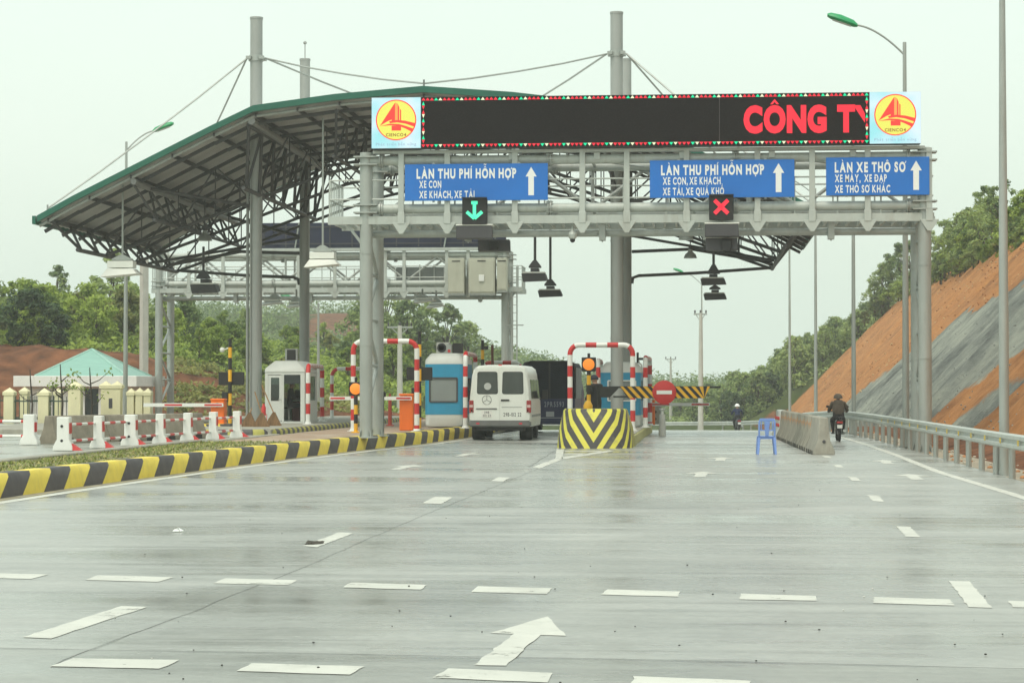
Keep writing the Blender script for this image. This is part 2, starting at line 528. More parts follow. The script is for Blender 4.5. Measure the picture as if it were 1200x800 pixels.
ys = sorted(set(list(np.arange(-30, 98, 2.0)) + list(np.arange(98, 124, .6)) + list(np.arange(124, 260, 2.0)) + list(np.arange(260, 460, 5.0)) + [470.0]))
vs = [(x, y, hterr(x, y)) for y in ys for x in xs]
nx = len(xs)
fs = [(j * nx + i, j * nx + i + 1, (j + 1) * nx + i + 1, (j + 1) * nx + i) for j in range(len(ys) - 1) for i in range(nx - 1)]
me = bpy.data.meshes.new('terrain'); me.from_pydata(vs, [], fs)
at = me.attributes.new('soil', 'FLOAT', 'POINT'); at.data.foreach_set('value', [soil_amt(v[0], v[1]) for v in vs])
me.polygons.foreach_set('use_smooth', [True] * len(me.polygons))
def terrain_material():
    m, t, p, out = newmat('ground_soil_and_grass'); L = t.links
    a = t.nodes.new('ShaderNodeAttribute'); a.attribute_name = 'soil'
    g = t.nodes.new('ShaderNodeNewGeometry')
    n1 = t.nodes.new('ShaderNodeTexNoise'); n1.inputs['Scale'].default_value = 0.9; n1.inputs['Detail'].default_value = 8
    n2 = t.nodes.new('ShaderNodeTexNoise'); n2.inputs['Scale'].default_value = 0.25; n2.inputs['Detail'].default_value = 4
    for n in (n1, n2): L.new(g.outputs['Position'], n.inputs['Vector'])
    soil = t.nodes.new('ShaderNodeValToRGB')
    e = soil.color_ramp.elements
    e[0].position = .3; e[0].color = (0.075, 0.034, 0.02, 1); e[1].position = .7; e[1].color = (0.235, 0.10, 0.05, 1)
    L.new(n1.outputs['Fac'], soil.inputs[0])
    gr = t.nodes.new('ShaderNodeValToRGB')
    e = gr.color_ramp.elements
    e[0].position = .3; e[0].color = (0.03, 0.05, 0.012, 1); e[1].position = .7; e[1].color = (0.08, 0.10, 0.03, 1)
    L.new(n2.outputs['Fac'], gr.inputs[0])
    ad = t.nodes.new('ShaderNodeMath'); ad.operation = 'MULTIPLY_ADD'
    L.new(n1.outputs['Fac'], ad.inputs[0]); ad.inputs[1].default_value = 0.8
    sb = t.nodes.new('ShaderNodeMath'); sb.operation = 'SUBTRACT'; L.new(a.outputs['Fac'], sb.inputs[0]); sb.inputs[1].default_value = 0.4
    L.new(sb.outputs[0], ad.inputs[2])
    cl = t.nodes.new('ShaderNodeMapRange'); cl.inputs[1].default_value = .35; cl.inputs[2].default_value = .6
    L.new(ad.outputs[0], cl.inputs[0])
    mx = t.nodes.new('ShaderNodeMixRGB'); L.new(cl.outputs[0], mx.inputs[0]); L.new(gr.outputs[0], mx.inputs[1]); L.new(soil.outputs[0], mx.inputs[2])
    L.new(mx.outputs[0], p.inputs['Base Color']); p.inputs['Roughness'].default_value = 0.95
    p.inputs['Specular IOR Level'].default_value = 0.15
    b = t.nodes.new('ShaderNodeBump'); b.inputs['Strength'].default_value = 1.0; b.inputs['Distance'].default_value = 0.25
    L.new(n1.outputs['Fac'], b.inputs['Height']); L.new(b.outputs[0], p.inputs['Normal'])
    return m
me.materials.append(terrain_material())
o = bpy.data.objects.new('terrain', me); COL.objects.link(o); structure(o)

# ------------------------------------------------------------------ the cut hillside on the right
NT, Ys = 44, np.arange(22, 226.5, 0.9)
vs = []; at = []
ZU = [(60, 7.4), (88, 6.0), (105, 5.3), (123, 4.2), (140, 0.4), (150, -2)]
for Y in Ys:
    z0 = zbase(Y) - 0.1; H = lerp_tab(TOPZ, Y) - z0 + 0.15 * mnoise.noise(Vector((Y * .25, 1, 0)))
    for i in range(NT + 1):
        tt = i / NT
        z = z0 + tt * H
        # rills running straight down the face, ledges, lumps
        rill = mnoise.noise(Vector((Y * .55, z * .10, 2.2))) * .22 + mnoise.noise(Vector((Y * 1.6, z * .25, 7))) * .10
        lump = mnoise.noise(Vector((Y * .9, z * .9, 4))) * .10
        e = min(1, tt * 6)
        d = (rill + lump) * e
        x = TOE + tt * H * 1.0 + d * .7
        vs.append((x, Y, z - d * .7))
        w = mnoise.noise(Vector((Y * .12, z * .35, 9))) * 1.5 + mnoise.noise(Vector((Y * .45, z * .9, 5))) * .9
        up = lerp_tab(ZU, Y) - z + w
        lo = (Y + w * 2.0) - (78 - 2.17 * z)
        gry = smooth(-.5, .5, up) * smooth(-2, 2, lo)
        lo2 = (Y + w * 1.5) - (66 - 2.17 * z)          # a second thin grey seam nearer
        gry = max(gry, 0.8 * smooth(-1, 0.5, lo2) * (1 - smooth(2.0, 4.0, lo2)))
        at.append(gry)
n1_ = NT + 1
fs = [(j * n1_ + i, j * n1_ + i + 1, (j + 1) * n1_ + i + 1, (j + 1) * n1_ + i) for j in range(len(Ys) - 1) for i in range(NT)]
# close the far end and the top with a skirt so that the cut has a body
me = bpy.data.meshes.new('cut_hillside'); me.from_pydata(vs, [], fs)
a_ = me.attributes.new('rock', 'FLOAT', 'POINT'); a_.data.foreach_set('value', at)
me.polygons.foreach_set('use_smooth', [True] * len(me.polygons))
def cut_material():
    m, t, p, out = newmat('cut_earth_and_rock'); L = t.links
    a = t.nodes.new('ShaderNodeAttribute'); a.attribute_name = 'rock'
    g = t.nodes.new('ShaderNodeNewGeometry')
    def noise(scale, sc, det=6, rough=.6):
        mp = t.nodes.new('ShaderNodeMapping'); mp.inputs['Scale'].default_value = sc
        L.new(g.outputs['Position'], mp.inputs[0])
        n = t.nodes.new('ShaderNodeTexNoise'); n.inputs['Scale'].default_value = scale
        n.inputs['Detail'].default_value = det; n.inputs['Roughness'].default_value = rough
        L.new(mp.outputs[0], n.inputs['Vector']); return n.outputs['Fac']
    def ramp(src, *st):
        r = t.nodes.new('ShaderNodeValToRGB'); e = r.color_ramp.elements
        while len(e) < len(st): e.new(.5)
        for k, (q, c) in enumerate(st): e[k].position = q; e[k].color = c + (1,)
        L.new(src, r.inputs[0]); return r.outputs[0]
    grain = noise(1.3, (1, 1, 1), 12, .80)
    streak = noise(1.0, (.30, .8, .30), 8, .72)
    earth = ramp(grain, (.28, (0.24, 0.10, 0.035)), (.5, (0.44, 0.20, 0.075)), (.66, (0.52, 0.28, 0.12)), (.8, (0.60, 0.44, 0.24)))
    earth2 = ramp(streak, (.35, (0.27, 0.12, 0.05)), (.65, (0.50, 0.24, 0.09)))
    mx0 = t.nodes.new('ShaderNodeMixRGB'); mx0.inputs[0].default_value = .18; L.new(earth, mx0.inputs[1]); L.new(earth2, mx0.inputs[2])
    blot = noise(.35, (1, .5, 1), 6, .65)
    mb0 = t.nodes.new('ShaderNodeMixRGB'); mb0.blend_type = 'MULTIPLY'; mb0.inputs[0].default_value = 1; L.new(mx0.outputs[0], mb0.inputs[1]); L.new(ramp(blot, (.30, (.60, .56, .58)), (.48, (1, .97, .93)), (.65, (1.12, 1.06, .95))), mb0.inputs[2]); mx0 = mb0
    rk = ramp(streak, (.30, (0.12, 0.125, 0.12)), (.48, (0.21, 0.225, 0.20)), (.6, (0.32, 0.33, 0.29)), (.75, (0.36, 0.31, 0.24)))
    rk2 = ramp(grain, (.3, (0.16, 0.17, 0.16)), (.7, (0.36, 0.37, 0.33)))
    mx1 = t.nodes.new('ShaderNodeMixRGB'); mx1.inputs[0].default_value = .62; L.new(rk, mx1.inputs[1]); L.new(rk2, mx1.inputs[2])
    mb1 = t.nodes.new('ShaderNodeMixRGB'); mb1.blend_type = 'MULTIPLY'; mb1.inputs[0].default_value = 1; L.new(mx1.outputs[0], mb1.inputs[1]); L.new(ramp(blot, (.36, (.42, .43, .45)), (.47, (.85, .87, .86)), (.6, (1.25, 1.25, 1.18))), mb1.inputs[2]); mx1 = mb1
    j = t.nodes.new('ShaderNodeMath'); j.operation = 'MULTIPLY_ADD'; j.inputs[1].default_value = 1.5
    L.new(grain, j.inputs[0]); s = t.nodes.new('ShaderNodeMath'); s.operation = 'SUBTRACT'; s.inputs[1].default_value = .75
    L.new(a.outputs['Fac'], s.inputs[0]); L.new(s.outputs[0], j.inputs[2])
    mr = t.nodes.new('ShaderNodeMapRange'); mr.inputs[1].default_value = .38; mr.inputs[2].default_value = .62; L.new(j.outputs[0], mr.inputs[0])
    mx = t.nodes.new('ShaderNodeMixRGB'); L.new(mr.outputs[0], mx.inputs[0]); L.new(mx0.outputs[0], mx.inputs[1]); L.new(mx1.outputs[0], mx.inputs[2])
    L.new(mx.outputs[0], p.inputs['Base Color']); p.inputs['Roughness'].default_value = .9; p.inputs['Specular IOR Level'].default_value = .2
    b = t.nodes.new('ShaderNodeBump'); b.inputs['Strength'].default_value = .9; b.inputs['Distance'].default_value = .18
    L.new(grain, b.inputs['Height']); L.new(b.outputs[0], p.inputs['Normal'])
    return m
me.materials.append(cut_material())
o = bpy.data.objects.new('cut_hillside', me); COL.objects.link(o); structure(o)

# ------------------------------------------------------------------ road
KERB_PX = [(-230, 622), (-110, 601), (0, 584), (89, 571), (177, 559), (265, 547), (332, 538.3), (395, 530.6), (430, 526.5), (492, 520.3), (522, 516), (550, 512)]
KP = [gp(*p) for p in KERB_PX]
KP += [Vector((KP[-1].x + .03, 80, 0)), Vector((KP[-1].x + .05, 96, 0))]
class Path:
    def __init__(s, pts):
        s.p = [Vector(p) for p in pts]; s.s = [0.0]
        for a, b in zip(s.p, s.p[1:]): s.s.append(s.s[-1] + (b - a).length)
        s.L = s.s[-1]
    def at(s, q):
        q = max(0, min(s.L, q))
        for i in range(len(s.p) - 1):
            if q <= s.s[i + 1] + 1e-9:
                t = (q - s.s[i]) / max(1e-9, s.s[i + 1] - s.s[i]); return s.p[i].lerp(s.p[i + 1], t)
        return s.p[-1]
    def nrm(s, q):       # to the left of travel
        d = (s.at(q + .6) - s.at(q - .6)); d.z = 0; d.normalize(); return Vector((-d.y, d.x, 0))
KPATH = Path(KP)
def kerb_x(Y): return lerp_tab([(p.y, p.x) for p in KP], Y)
RAIL = [(5.6, 18), (5.4, 30), (5.3, 40), (5.25, 55), (5.2, 68), (5.1, 78), (4.95, 88), (4.65, 103), (4.3, 125), (3.7, 141), (2.3, 148.5), (-.8, 152), (-6, 154), (-14, 155.5), (-26, 154)]
def rail_x(Y): return lerp_tab([(y, x) for x, y in RAIL[:10]], Y)

def road_material(name, c0, c1, near=False):
    m, t, p, out = newmat(name); L = t.links
    g = t.nodes.new('ShaderNodeNewGeometry')
    def noise(scale, sc, det=6, rough=.6, loc=(0, 0, 0)):
        mp = t.nodes.new('ShaderNodeMapping'); mp.inputs['Scale'].default_value = sc; mp.inputs['Location'].default_value = loc
        L.new(g.outputs['Position'], mp.inputs[0])
        n = t.nodes.new('ShaderNodeTexNoise'); n.inputs['Scale'].default_value = scale
        n.inputs['Detail'].default_value = det; n.inputs['Roughness'].default_value = rough
        L.new(mp.outputs[0], n.inputs['Vector']); return n.outputs['Fac']
    def ramp(src, *st):
        r = t.nodes.new('ShaderNodeValToRGB'); e = r.color_ramp.elements
        while len(e) < len(st): e.new(.5)
        for k, (q, c) in enumerate(st): e[k].position = q; e[k].color = (c + (1,)) if isinstance(c, tuple) else (c, c, c, 1)
        L.new(src, r.inputs[0]); return r.outputs[0]
    def mul(a, b, f=1.0):
        x = t.nodes.new('ShaderNodeMixRGB'); x.blend_type = 'MULTIPLY'; x.inputs[0].default_value = f; L.new(a, x.inputs[1]); L.new(b, x.inputs[2]); return x.outputs[0]
    base = ramp(noise(.35, (1, .8, 1), 7, .62), (.3, c0), (.7, c1))
    streak = noise(1.0, (.16, 2.6, 1), 7, .68)
    fine = noise(9.0, (1, 1.0, 1), 5, .7)
    blot = noise(.22, (.8, 1.6, 1), 5, .65, (4, 9, 0))
    col = mul(base, ramp(streak, (.28, .50), (.44, .90), (.58, 1.0), (.78, 1.13)))
    col = mul(col, ramp(fine, (.3, .86), (.7, 1.1)))
    wet = ramp(blot, (.40, 0.0), (.62, 1.0))
    wetd = t.nodes.new('ShaderNodeMixRGB'); L.new(wet, wetd.inputs[0]); wetd.inputs[1].default_value = (1, 1, 1, 1); wetd.inputs[2].default_value = (.80, .81, .81, 1)
    col = mul(col, wetd.outputs[0])
    L.new(col, p.inputs['Base Color'])
    # damp patches are glossier
    rr = t.nodes.new('ShaderNodeMixRGB'); L.new(wet, rr.inputs[0]); rr.inputs[1].default_value = (.40,) * 3 + (1,); rr.inputs[2].default_value = (.15,) * 3 + (1,)
    ra = t.nodes.new('ShaderNodeMath'); ra.operation = 'MULTIPLY_ADD'; L.new(streak, ra.inputs[0]); ra.inputs[1].default_value = .25
    L.new(rr.outputs[0], ra.inputs[2])
    sb = t.nodes.new('ShaderNodeMath'); sb.operation = 'SUBTRACT'; L.new(ra.outputs[0], sb.inputs[0]); sb.inputs[1].default_value = .12
    L.new(sb.outputs[0], p.inputs['Roughness'])
    b = t.nodes.new('ShaderNodeBump'); b.inputs['Strength'].default_value = .18; b.inputs['Distance'].default_value = .004
    mxh = t.nodes.new('ShaderNodeMath'); mxh.operation = 'ADD'; L.new(streak, mxh.inputs[0]); L.new(fine, mxh.inputs[1])
    L.new(mxh.outputs[0], b.inputs['Height']); L.new(b.outputs[0], p.inputs['Normal'])
    return m
road_mat = road_material('damp_concrete_road', (0.32, 0.33, 0.305), (0.45, 0.46, 0.425))
near_mat = road_material('asphalt_foreground', (0.28, 0.29, 0.265), (0.36, 0.37, 0.335))
plat_mat = road_material('side_lane_concrete', (0.34, 0.35, 0.30), (0.45, 0.46, 0.41))

def sheet(name, rows, m, dz=0.0):
    """rows: (Y, x_left, x_right, z); becomes one sheet"""
    mb = MB(); n = 14
    for (Y, a, b, z) in rows:
        for i in range(n + 1): mb.v.append((a + (b - a) * i / n, Y, z + dz))
    for j in range(len(rows) - 1):
        for i in range(n):
            q = j * (n + 1) + i
            mb.f.append((q, q + 1, q + n + 2, q + n + 1)); mb.m.append(0)
    return structure(mb.build(name, m, ang=60))
rows = []
for Y in list(np.arange(4, 70, 3)) + list(np.arange(70, 142, 3)) + [141.5]:
    a = (kerb_x(Y) - .1) if Y < 97 else kerb_x(96) - (Y - 97) * .25
    if Y < 22: a = -13.5 - (22 - Y) * .3
    rows.append((Y, a, rail_x(Y) + (0.15 if Y < 100 else .1), zr(Y)))
sheet('road', rows, road_mat)
mb = MB()     # the bend beyond the plaza
ring_in = []; 
bp_ = [(3.8, 141.5), (2.4, 148.3), (-.8, 151.8), (-6, 153.8), (-14, 155.3), (-26, 153.8), (-40, 150)]
bq_ = [(-20, 141.5), (-22, 142), (-24, 142.5), (-26, 143), (-30, 143), (-34, 143), (-44, 141)]
for (a, b), (c, d) in zip(bp_, bq_):
    for i in range(7):
        t_ = i / 6; mb.v.append((a + (c - a) * t_, b + (d - b) * t_, zr(b + (d - b) * t_)))
for j in range(6):
    for i in range(6):
        q = j * 7 + i; mb.f.append((q, q + 1, q + 8, q + 7)); mb.m.append(0)
structure(mb.build('road_bend', road_mat, ang=60))

# darker asphalt nearest the camera, 4 mm above the road
mb = MB()
A = [gp(x, y, .004) for x, y in ((-60, 758), (0, 760), (300, 765), (620, 771), (900, 777), (1290, 786))]
Bn = [Vector((a.x * .6, 5.0, .004)) for a in A]
for i in range(len(A) - 1): mb.quad(Bn[i], Bn[i + 1], A[i + 1], A[i])
structure(mb.build('road_foreground', near_mat, ang=60))

# ------------------------------------------------------------------ left platform, verge, pavers
rows = []
for Y in list(np.arange(18, 100, 2)) + [100, 110, 120, 132]:
    xl = -40 if Y < 82 else -18.6
    z = .3 if Y < 90 else .3 - (Y - 90) * .02
    q = kerb_x(Y)
    xr_ = q - .34
    rows.append((Y, xl, xr_, z))
sheet('side_lane', rows, plat_mat)
grass_soil = mat('verge_ground', (0.20, 0.19, 0.085), 0.95, 0, .3, 6.0, bump=.6)
rows = [(Y, -12.15 - (.1 if Y < 30 else 0) - max(0, (36 - Y)) * .04, kerb_x(Y) - .34, .309) for Y in np.arange(20, 53.1, 1.5)]
sheet('verge', rows, grass_soil)
def paver_material():
    m, t, p, out = newmat('brick_pavers'); L = t.links
    g = t.nodes.new('ShaderNodeNewGeometry')
    b = t.nodes.new('ShaderNodeTexBrick'); b.inputs['Scale'].default_value = 2.2
    b.inputs['Color1'].default_value = (0.42, 0.27, 0.18, 1); b.inputs['Color2'].default_value = (0.36, 0.25, 0.17, 1)
    b.inputs['Mortar'].default_value = (0.25, 0.2, 0.15, 1); b.inputs['Mortar Size'].default_value = .03
    L.new(g.outputs['Position'], b.inputs['Vector'])
    n = t.nodes.new('ShaderNodeTexNoise'); n.inputs['Scale'].default_value = 1.1; n.inputs['Detail'].default_value = 6; L.new(g.outputs['Position'], n.inputs['Vector'])
    mx = t.nodes.new('ShaderNodeMixRGB'); mx.blend_type = 'MIX'
    r = t.nodes.new('ShaderNodeValToRGB'); r.color_ramp.elements[0].position = .45; r.color_ramp.elements[1].position = .75; L.new(n.outputs['Fac'], r.inputs[0])
    L.new(r.outputs[0], mx.inputs[0]); L.new(b.outputs[0], mx.inputs[1]); mx.inputs[2].default_value = (0.46, 0.40, 0.32, 1)
    L.new(mx.outputs[0], p.inputs['Base Color']); p.inputs['Roughness'].default_value = .75
    return m
rows = [(Y, -11.75, kerb_x(Y) - .34, .309) for Y in np.arange(53.1, 96, 2)]
sheet('pavement', rows, paver_material())
# narrow concrete edging between verge and side lane
mb = MB()
mb.box(-12.42, 20, .1, -12.15, 53.1, .36)
mb.box(-12.0, 53.13, .1, -11.76, 61, .34)
structure(mb.build('edging', concrete, bevel=.02))
# short grass blades of the verge
rg = np.random.RandomState(3)
mb = MB()
for k in range(9000):
    y = rg.uniform(22, 53); x0 = -12.1; x1 = kerb_x(y) - .36
    x = rg.uniform(x0, x1)
    if mnoise.noise(Vector((x * .9, y * .5, 0))) < -0.12 and rg.rand() < .8: continue
    h = rg.uniform(.02, .065); a = rg.uniform(0, 6.28); w = .02
    dx, dy = math.cos(a) * w, math.sin(a) * w
    lx, ly = rg.uniform(-.05, .05, 2)
    i = len(mb.v); mb.v += [(x - dx, y - dy, .305), (x + dx, y + dy, .305), (x + lx, y + ly, .305 + h)]; mb.f.append((i, i + 1, i + 2)); mb.m.append(int(rg.rand() < .3))
g1 = mat('grass_green', (0.20, 0.25, 0.06), .8, 0, .3, 2.0); g2 = mat('grass_dry', (0.42, 0.38, 0.16), .85, 0, .3, 2.0)
o = mb.build('verge_grass', [g1, g2], ang=None, fixn=False)
tag(o, 'short patchy grass on the verge behind the yellow and black kerb', 'grass', kind='stuff')

# ------------------------------------------------------------------ kerbs: painted blocks
def striped_kerb(name, path, step, h, depth, shift, mats, start=0.0, front_in=.05, zfun=None, base=0.0):
    mb = MB(); k = 0; q = start; sub = 3
    prof = [(0.0, -.02), (front_in * .5, h * .55), (front_in, h - .05), (front_in + .05, h), (depth, h), (depth, 0.02)]
    while q < path.L - .3:
        q1 = min(q + step - .012, path.L - .02)
        rings = []
        for i in range(sub + 1):
            b = q + (q1 - q) * i / sub
            ring = []
            for (off, z) in prof:
                sq = min(path.L - .01, b + shift * min(1, max(0, z / h)))
                P = path.at(sq) + path.nrm(sq) * off
                P = Vector((P.x, P.y, z + base + (zfun(P.y) if zfun else 0)))
                ring.append(P)
            rings.append(ring)
        mb.loft(rings, k % 2)
        q += step; k += 1
    return structure(mb.build(name, mats, ang=40))
striped_kerb('kerb', KPATH, 1.0, .35, .36, .62, [kerb_yellow, kerb_black], start=.35)
GD = MB(); prev = None
for i in range(61):
    q = KPATH.L * i / 60; c = KPATH.at(q); nn = KPATH.nrm(q); a, b = c + nn * .03, c + nn * (-.22 + .05 * mnoise.noise(Vector((q, 0, 4)))); a.z = b.z = .002
    if prev: GD.quad(prev[0], a, b, prev[1])
    prev = (a, b)
structure(GD.build('gutter_dirt', mat('gutter_silt', (.30, .27, .19), .85, 0, .35, 2.5, dirt=.6, dirtcol=(.16, .13, .08)), ang=None))

# ------------------------------------------------------------------ painted markings
MK = MB()
def ragged(P):
    out = []
    for a, b in zip(P, P[1:] + P[:1]):
        n = max(1, int((b - a).length / .12)); d = (b - a).normalized(); s = Vector((d.y, -d.x, 0))
        for i in range(n):
            p = a.lerp(b, i / n)
            out.append(p + (s * (.016 * mnoise.noise(Vector((p.x * 6, p.y * 6, 1))) + .010 * mnoise.noise(Vector((p.x * 19, p.y * 19, 4)))) if i else Vector((0, 0, 0))))
    return out
def mk(*pts): MK.poly(ragged([gp(x, y, .0078 if y > 757 else .0038) for x, y in pts]))
for q in [((-40, 670), (57.5, 672.5), (36, 677.8), (-50, 675.8)),
          ((114, 673.5), (204, 675.8), (185, 681.3), (100, 679)),
          ((264, 677), (348, 679.2), (338, 685), (250, 683)),
          ((411.7, 682), (500, 684.7), (493, 690.3), (401.7, 687.7)),
          ((560, 686.3), (646.7, 688.7), (640.7, 695.3), (552.3, 693)),
          ((712, 690), (797, 692.5), (795, 698.6), (704, 696)),
          ((868, 695), (956, 697.7), (957, 703.3), (866.7, 701.7)),
          ((1024, 699), (1113, 701.7), (1119, 709), (1023, 706)),
          ((1181.7, 703.3), (1275, 706), (1285, 713), (1187, 711)),
          ((-120, 766), (-30, 768), (-60, 777), (-150, 775)),
          ((86, 770.5), (210, 772.5), (186, 782.8), (58, 780)),
          ((295, 776.3), (427.7, 780), (410, 789.7), (277, 785.5)),
          ((525, 782.3), (647.7, 787.7), (641.7, 799), (507, 793.3)),
          ((742, 791.5), (880, 797), (878, 808), (738, 802)),
          ((142.5, 709.5), (172.5, 710.5), (60, 747.5), (26, 746)),
          ((396.7, 623.3), (415, 624), (371.7, 640.7), (355, 639.3)),
          ((510, 581.6), (531, 582.3), (517, 590), (494, 589.3)),
          ((584, 558.6), (598, 559.2), (589, 564), (575, 563.3)),
          ((1111.7, 680), (1136, 680.7), (1162.7, 711.7), (1135, 710.7)),
          ((1050, 616), (1066.7, 616.7), (1078.7, 629), (1061.7, 628.3)),
          ((1016, 579.7), (1030, 580.3), (1035.7, 587.7), (1022.7, 586.7)),
          ((993.3, 558.3), (1003.3, 558.7), (1009, 563.3), (998.3, 563)),
          ((975.7, 544), (985, 544.3), (989.3, 547.7), (980.7, 547.3)),
          ((962, 533.3), (971.7, 533.7), (975, 536.3), (966.7, 536)),
          ((641.7, 721.7), (663.3, 744.3), (633.3, 743.3), (593.3, 779.3), (555, 778.7), (602, 742), (574, 741.2)),
          ((624, 547), (632, 548.6), (659, 538), (651, 536.8)),
          ((651, 536.8), (659, 538), (661, 526.2), (652, 526.2)),
          ((659, 538), (720, 528.2), (713, 527.3), (658, 535.4)),
          ((662, 528), (706, 528), (703, 529), (662, 529)),
          ((662, 531), (690, 531), (684, 532), (662, 532))]:
    mk(*q)
HD = math.radians(-1.56)     # lane direction, turned to the right of +Y
def ground_arrow(px, py, L=2.6):
    c = gp(px, py); z = .0038
    d = Vector((math.sin(-HD), math.cos(HD), 0)); s = Vector((d.y, -d.x, 0))
    P = [(-.11, -L / 2), (.11, -L / 2), (.11, .1 * L), (.36, .1 * L), (0, L / 2), (-.36, .1 * L), (-.11, .1 * L)]
    MK.poly([Vector((0, 0, z)) + c + s * a + d * b for a, b in P])
for q in ((822, 555.5), (845, 537.5), (475, 547.3), (546, 532.5), (1070, 558.5), (1038, 541)): ground_arrow(*q)
def ribbon(pts, w0, w1, side=1):
    pts = [Vector(p) for p in pts]; P = Path(pts); prev = None; n = max(2, int(P.L / 2))
    for i in range(n + 1):
        q = P.L * i / n; c = P.at(q); nn = P.nrm(q) * side
        a, b = c + nn * w0, c + nn * w1
        for v in (a, b): v.z = zr(v.y) + .0038
        if prev: MK.quad(prev[0], a, b, prev[1])
        prev = (a, b)
ribbon(KP, -.50, -.29)
ribbon([gp(*p) for p in ((1330, 628), (1200, 583), (1100, 553), (1050, 533), (1013, 520))] + [Vector((4.45, 76, 0)), Vector((4.3, 88, 0)), Vector((4.0, 103, 0)), Vector((3.6, 125, 0))], -.09, .09)
o = MK.build('road_markings', marking_white, ang=None); structure(o)
# joints and cracks in the slab
JT = MB()
def joint(px, w):
    P = Path([gp(*p) for p in px]); n = int(P.L / .35) + 2; prev = None
    for i in range(n + 1):
        q = P.L * i / n; c = P.at(q); nn = P.nrm(q)
        j = mnoise.noise(Vector((q * 1.3, w * 50, 0))) * .03; ww = w * (.6 + .8 * abs(mnoise.noise(Vector((q * 2.1, 3, 0)))))
        a, b = c + nn * (j - ww), c + nn * (j + ww); a.z = b.z = .0058 if c.y < 14.2 else .002
        if prev: JT.quad(prev[0], a, b, prev[1])
        prev = (a, b)
joint([(60, 782), (107, 760), (217, 720), (287, 692), (325, 677), (390, 650), (450, 623), (500, 602), (560, 578), (640, 545)], .0045)
joint([(-60, 758), (0, 760), (300, 765), (620, 771), (900, 777), (1290, 786)], .012)
joint([(620, 547), (652, 527)], .012)
o = JT.build('road_joints', mat('joint_tar', (0.07, 0.07, 0.065), .7), ang=None); structure(o)
# grit and litter lying on the road
mb = MB()
for k in range(120):
    y = 11 + (rg.rand() ** 2) * 40; x = rg.uniform(-.28 * y, .14 * y)
    if x < kerb_x(max(y, 22)) + .5: continue
    r = rg.uniform(.003, .010); mb.ball((x, y, r * .6 + .005), r, 6, int(rg.rand() < .12), (1, 1.2, .6))
o = mb.build('road_grit', [mat('grit', (0.05, 0.048, 0.045), .9), mat('pale_grit', (0.6, 0.6, 0.55), .8)], ang=60)
tag(o, 'scattered dark grit and pebbles on the damp road', 'grit', kind='stuff')
mb = MB(); c = gp(368, 637)
mb.ball((c.x, c.y, .008), .10, 12, 0, (1.0, 1.6, .18))
mb.v = [(x + .03 * mnoise.noise(Vector((x * 9, y * 9, z * 9))), y + .05 * mnoise.noise(Vector((y * 7, x * 8, 2))), max(.004, z + .03 * mnoise.noise(Vector((x * 12, y * 12, 5))))) for x, y, z in mb.v]
o = mb.build('debris_clod', mat('wet_mud', (0.05, 0.042, 0.03), .8), ang=60, world=True, loc=c); tag(o, 'dark lump of mud lying at the end of a white dash', 'mud')
mb = MB(); c = gp(207, 623)
mb.poly([(c.x - .04, c.y - .04, .011), (c.x + .04, c.y - .05, .012), (c.x + .02, c.y + .01, .03), (c.x - .03, c.y + .03, .03)])
mb.poly([(c.x + .05, c.y - .06, .012), (c.x + .08, c.y + .03, .012), (c.x + .02, c.y + .01, .05)])
mb.poly([(c.x + .08, c.y + .03, .012), (c.x - .03, c.y + .03, .03), (c.x + .02, c.y + .01, .05)])
o = mb.build('paper_scrap', sign_white, ang=None, world=True, loc=c); tag(o, 'small crumpled scrap of white paper on the grey road', 'litter')

rows = []
for Y in np.arange(16, 140, 2): rows.append((Y, rail_x(Y) - .02, TOE + .15 + .12 * math.sin(Y * .9), zr(Y) - .03))
sheet('shoulder', rows, mat('gravel_shoulder', (.33, .29, .22), .9, 0, .3, 1.6, bump=.8, dirt=.4, dirtcol=(.30, .17, .09)))
mb = MB()
for k in range(2600):
    y = 40 + 184 * rg.rand() ** 1.2; z0 = zbase(y) - .1; H = lerp_tab(TOPZ, y) - z0; tt = rg.rand() ** 1.3 * .97
    gy_ = lerp_tab(ZU, y) >= z0 + tt * H; r = rg.uniform(.02, .065) * (.55 if gy_ else 1.0); mb.ball((TOE + tt * H, y, z0 + tt * H + .02), r, 5, int(rg.rand() < .45) if lerp_tab(ZU, y) < z0 + tt * H else 2, (1, 1.2, .8))
o = mb.build('slope_stones', [mat('clod_orange', (.30, .13, .05), .95, 0, .3), mat('clod_tan', (.55, .40, .22), .95, 0, .3), mat('clod_grey', (.26, .27, .25), .95, 0, .4)], ang=60); tag(o, 'loose clods and stones scattered over the orange and grey cutting', 'stones', kind='stuff')
mb = MB()
for k in range(420):
    y = 28 + 100 * rg.rand() ** 1.5; x = rail_x(y) + .3 + rg.rand() * 1.6; r = rg.uniform(.02, .07); mb.ball((x, y, zr(y) - .02), r, 6, int(rg.rand() < .4), (1, 1.2, .7))
o = mb.build('loose_stones', [mat('stone_orange', (.42, .20, .09), .9), mat('stone_pale', (.45, .42, .34), .9)], ang=60); tag(o, 'loose stones at the foot of the orange cutting behind the guard rail', 'stones', kind='stuff')
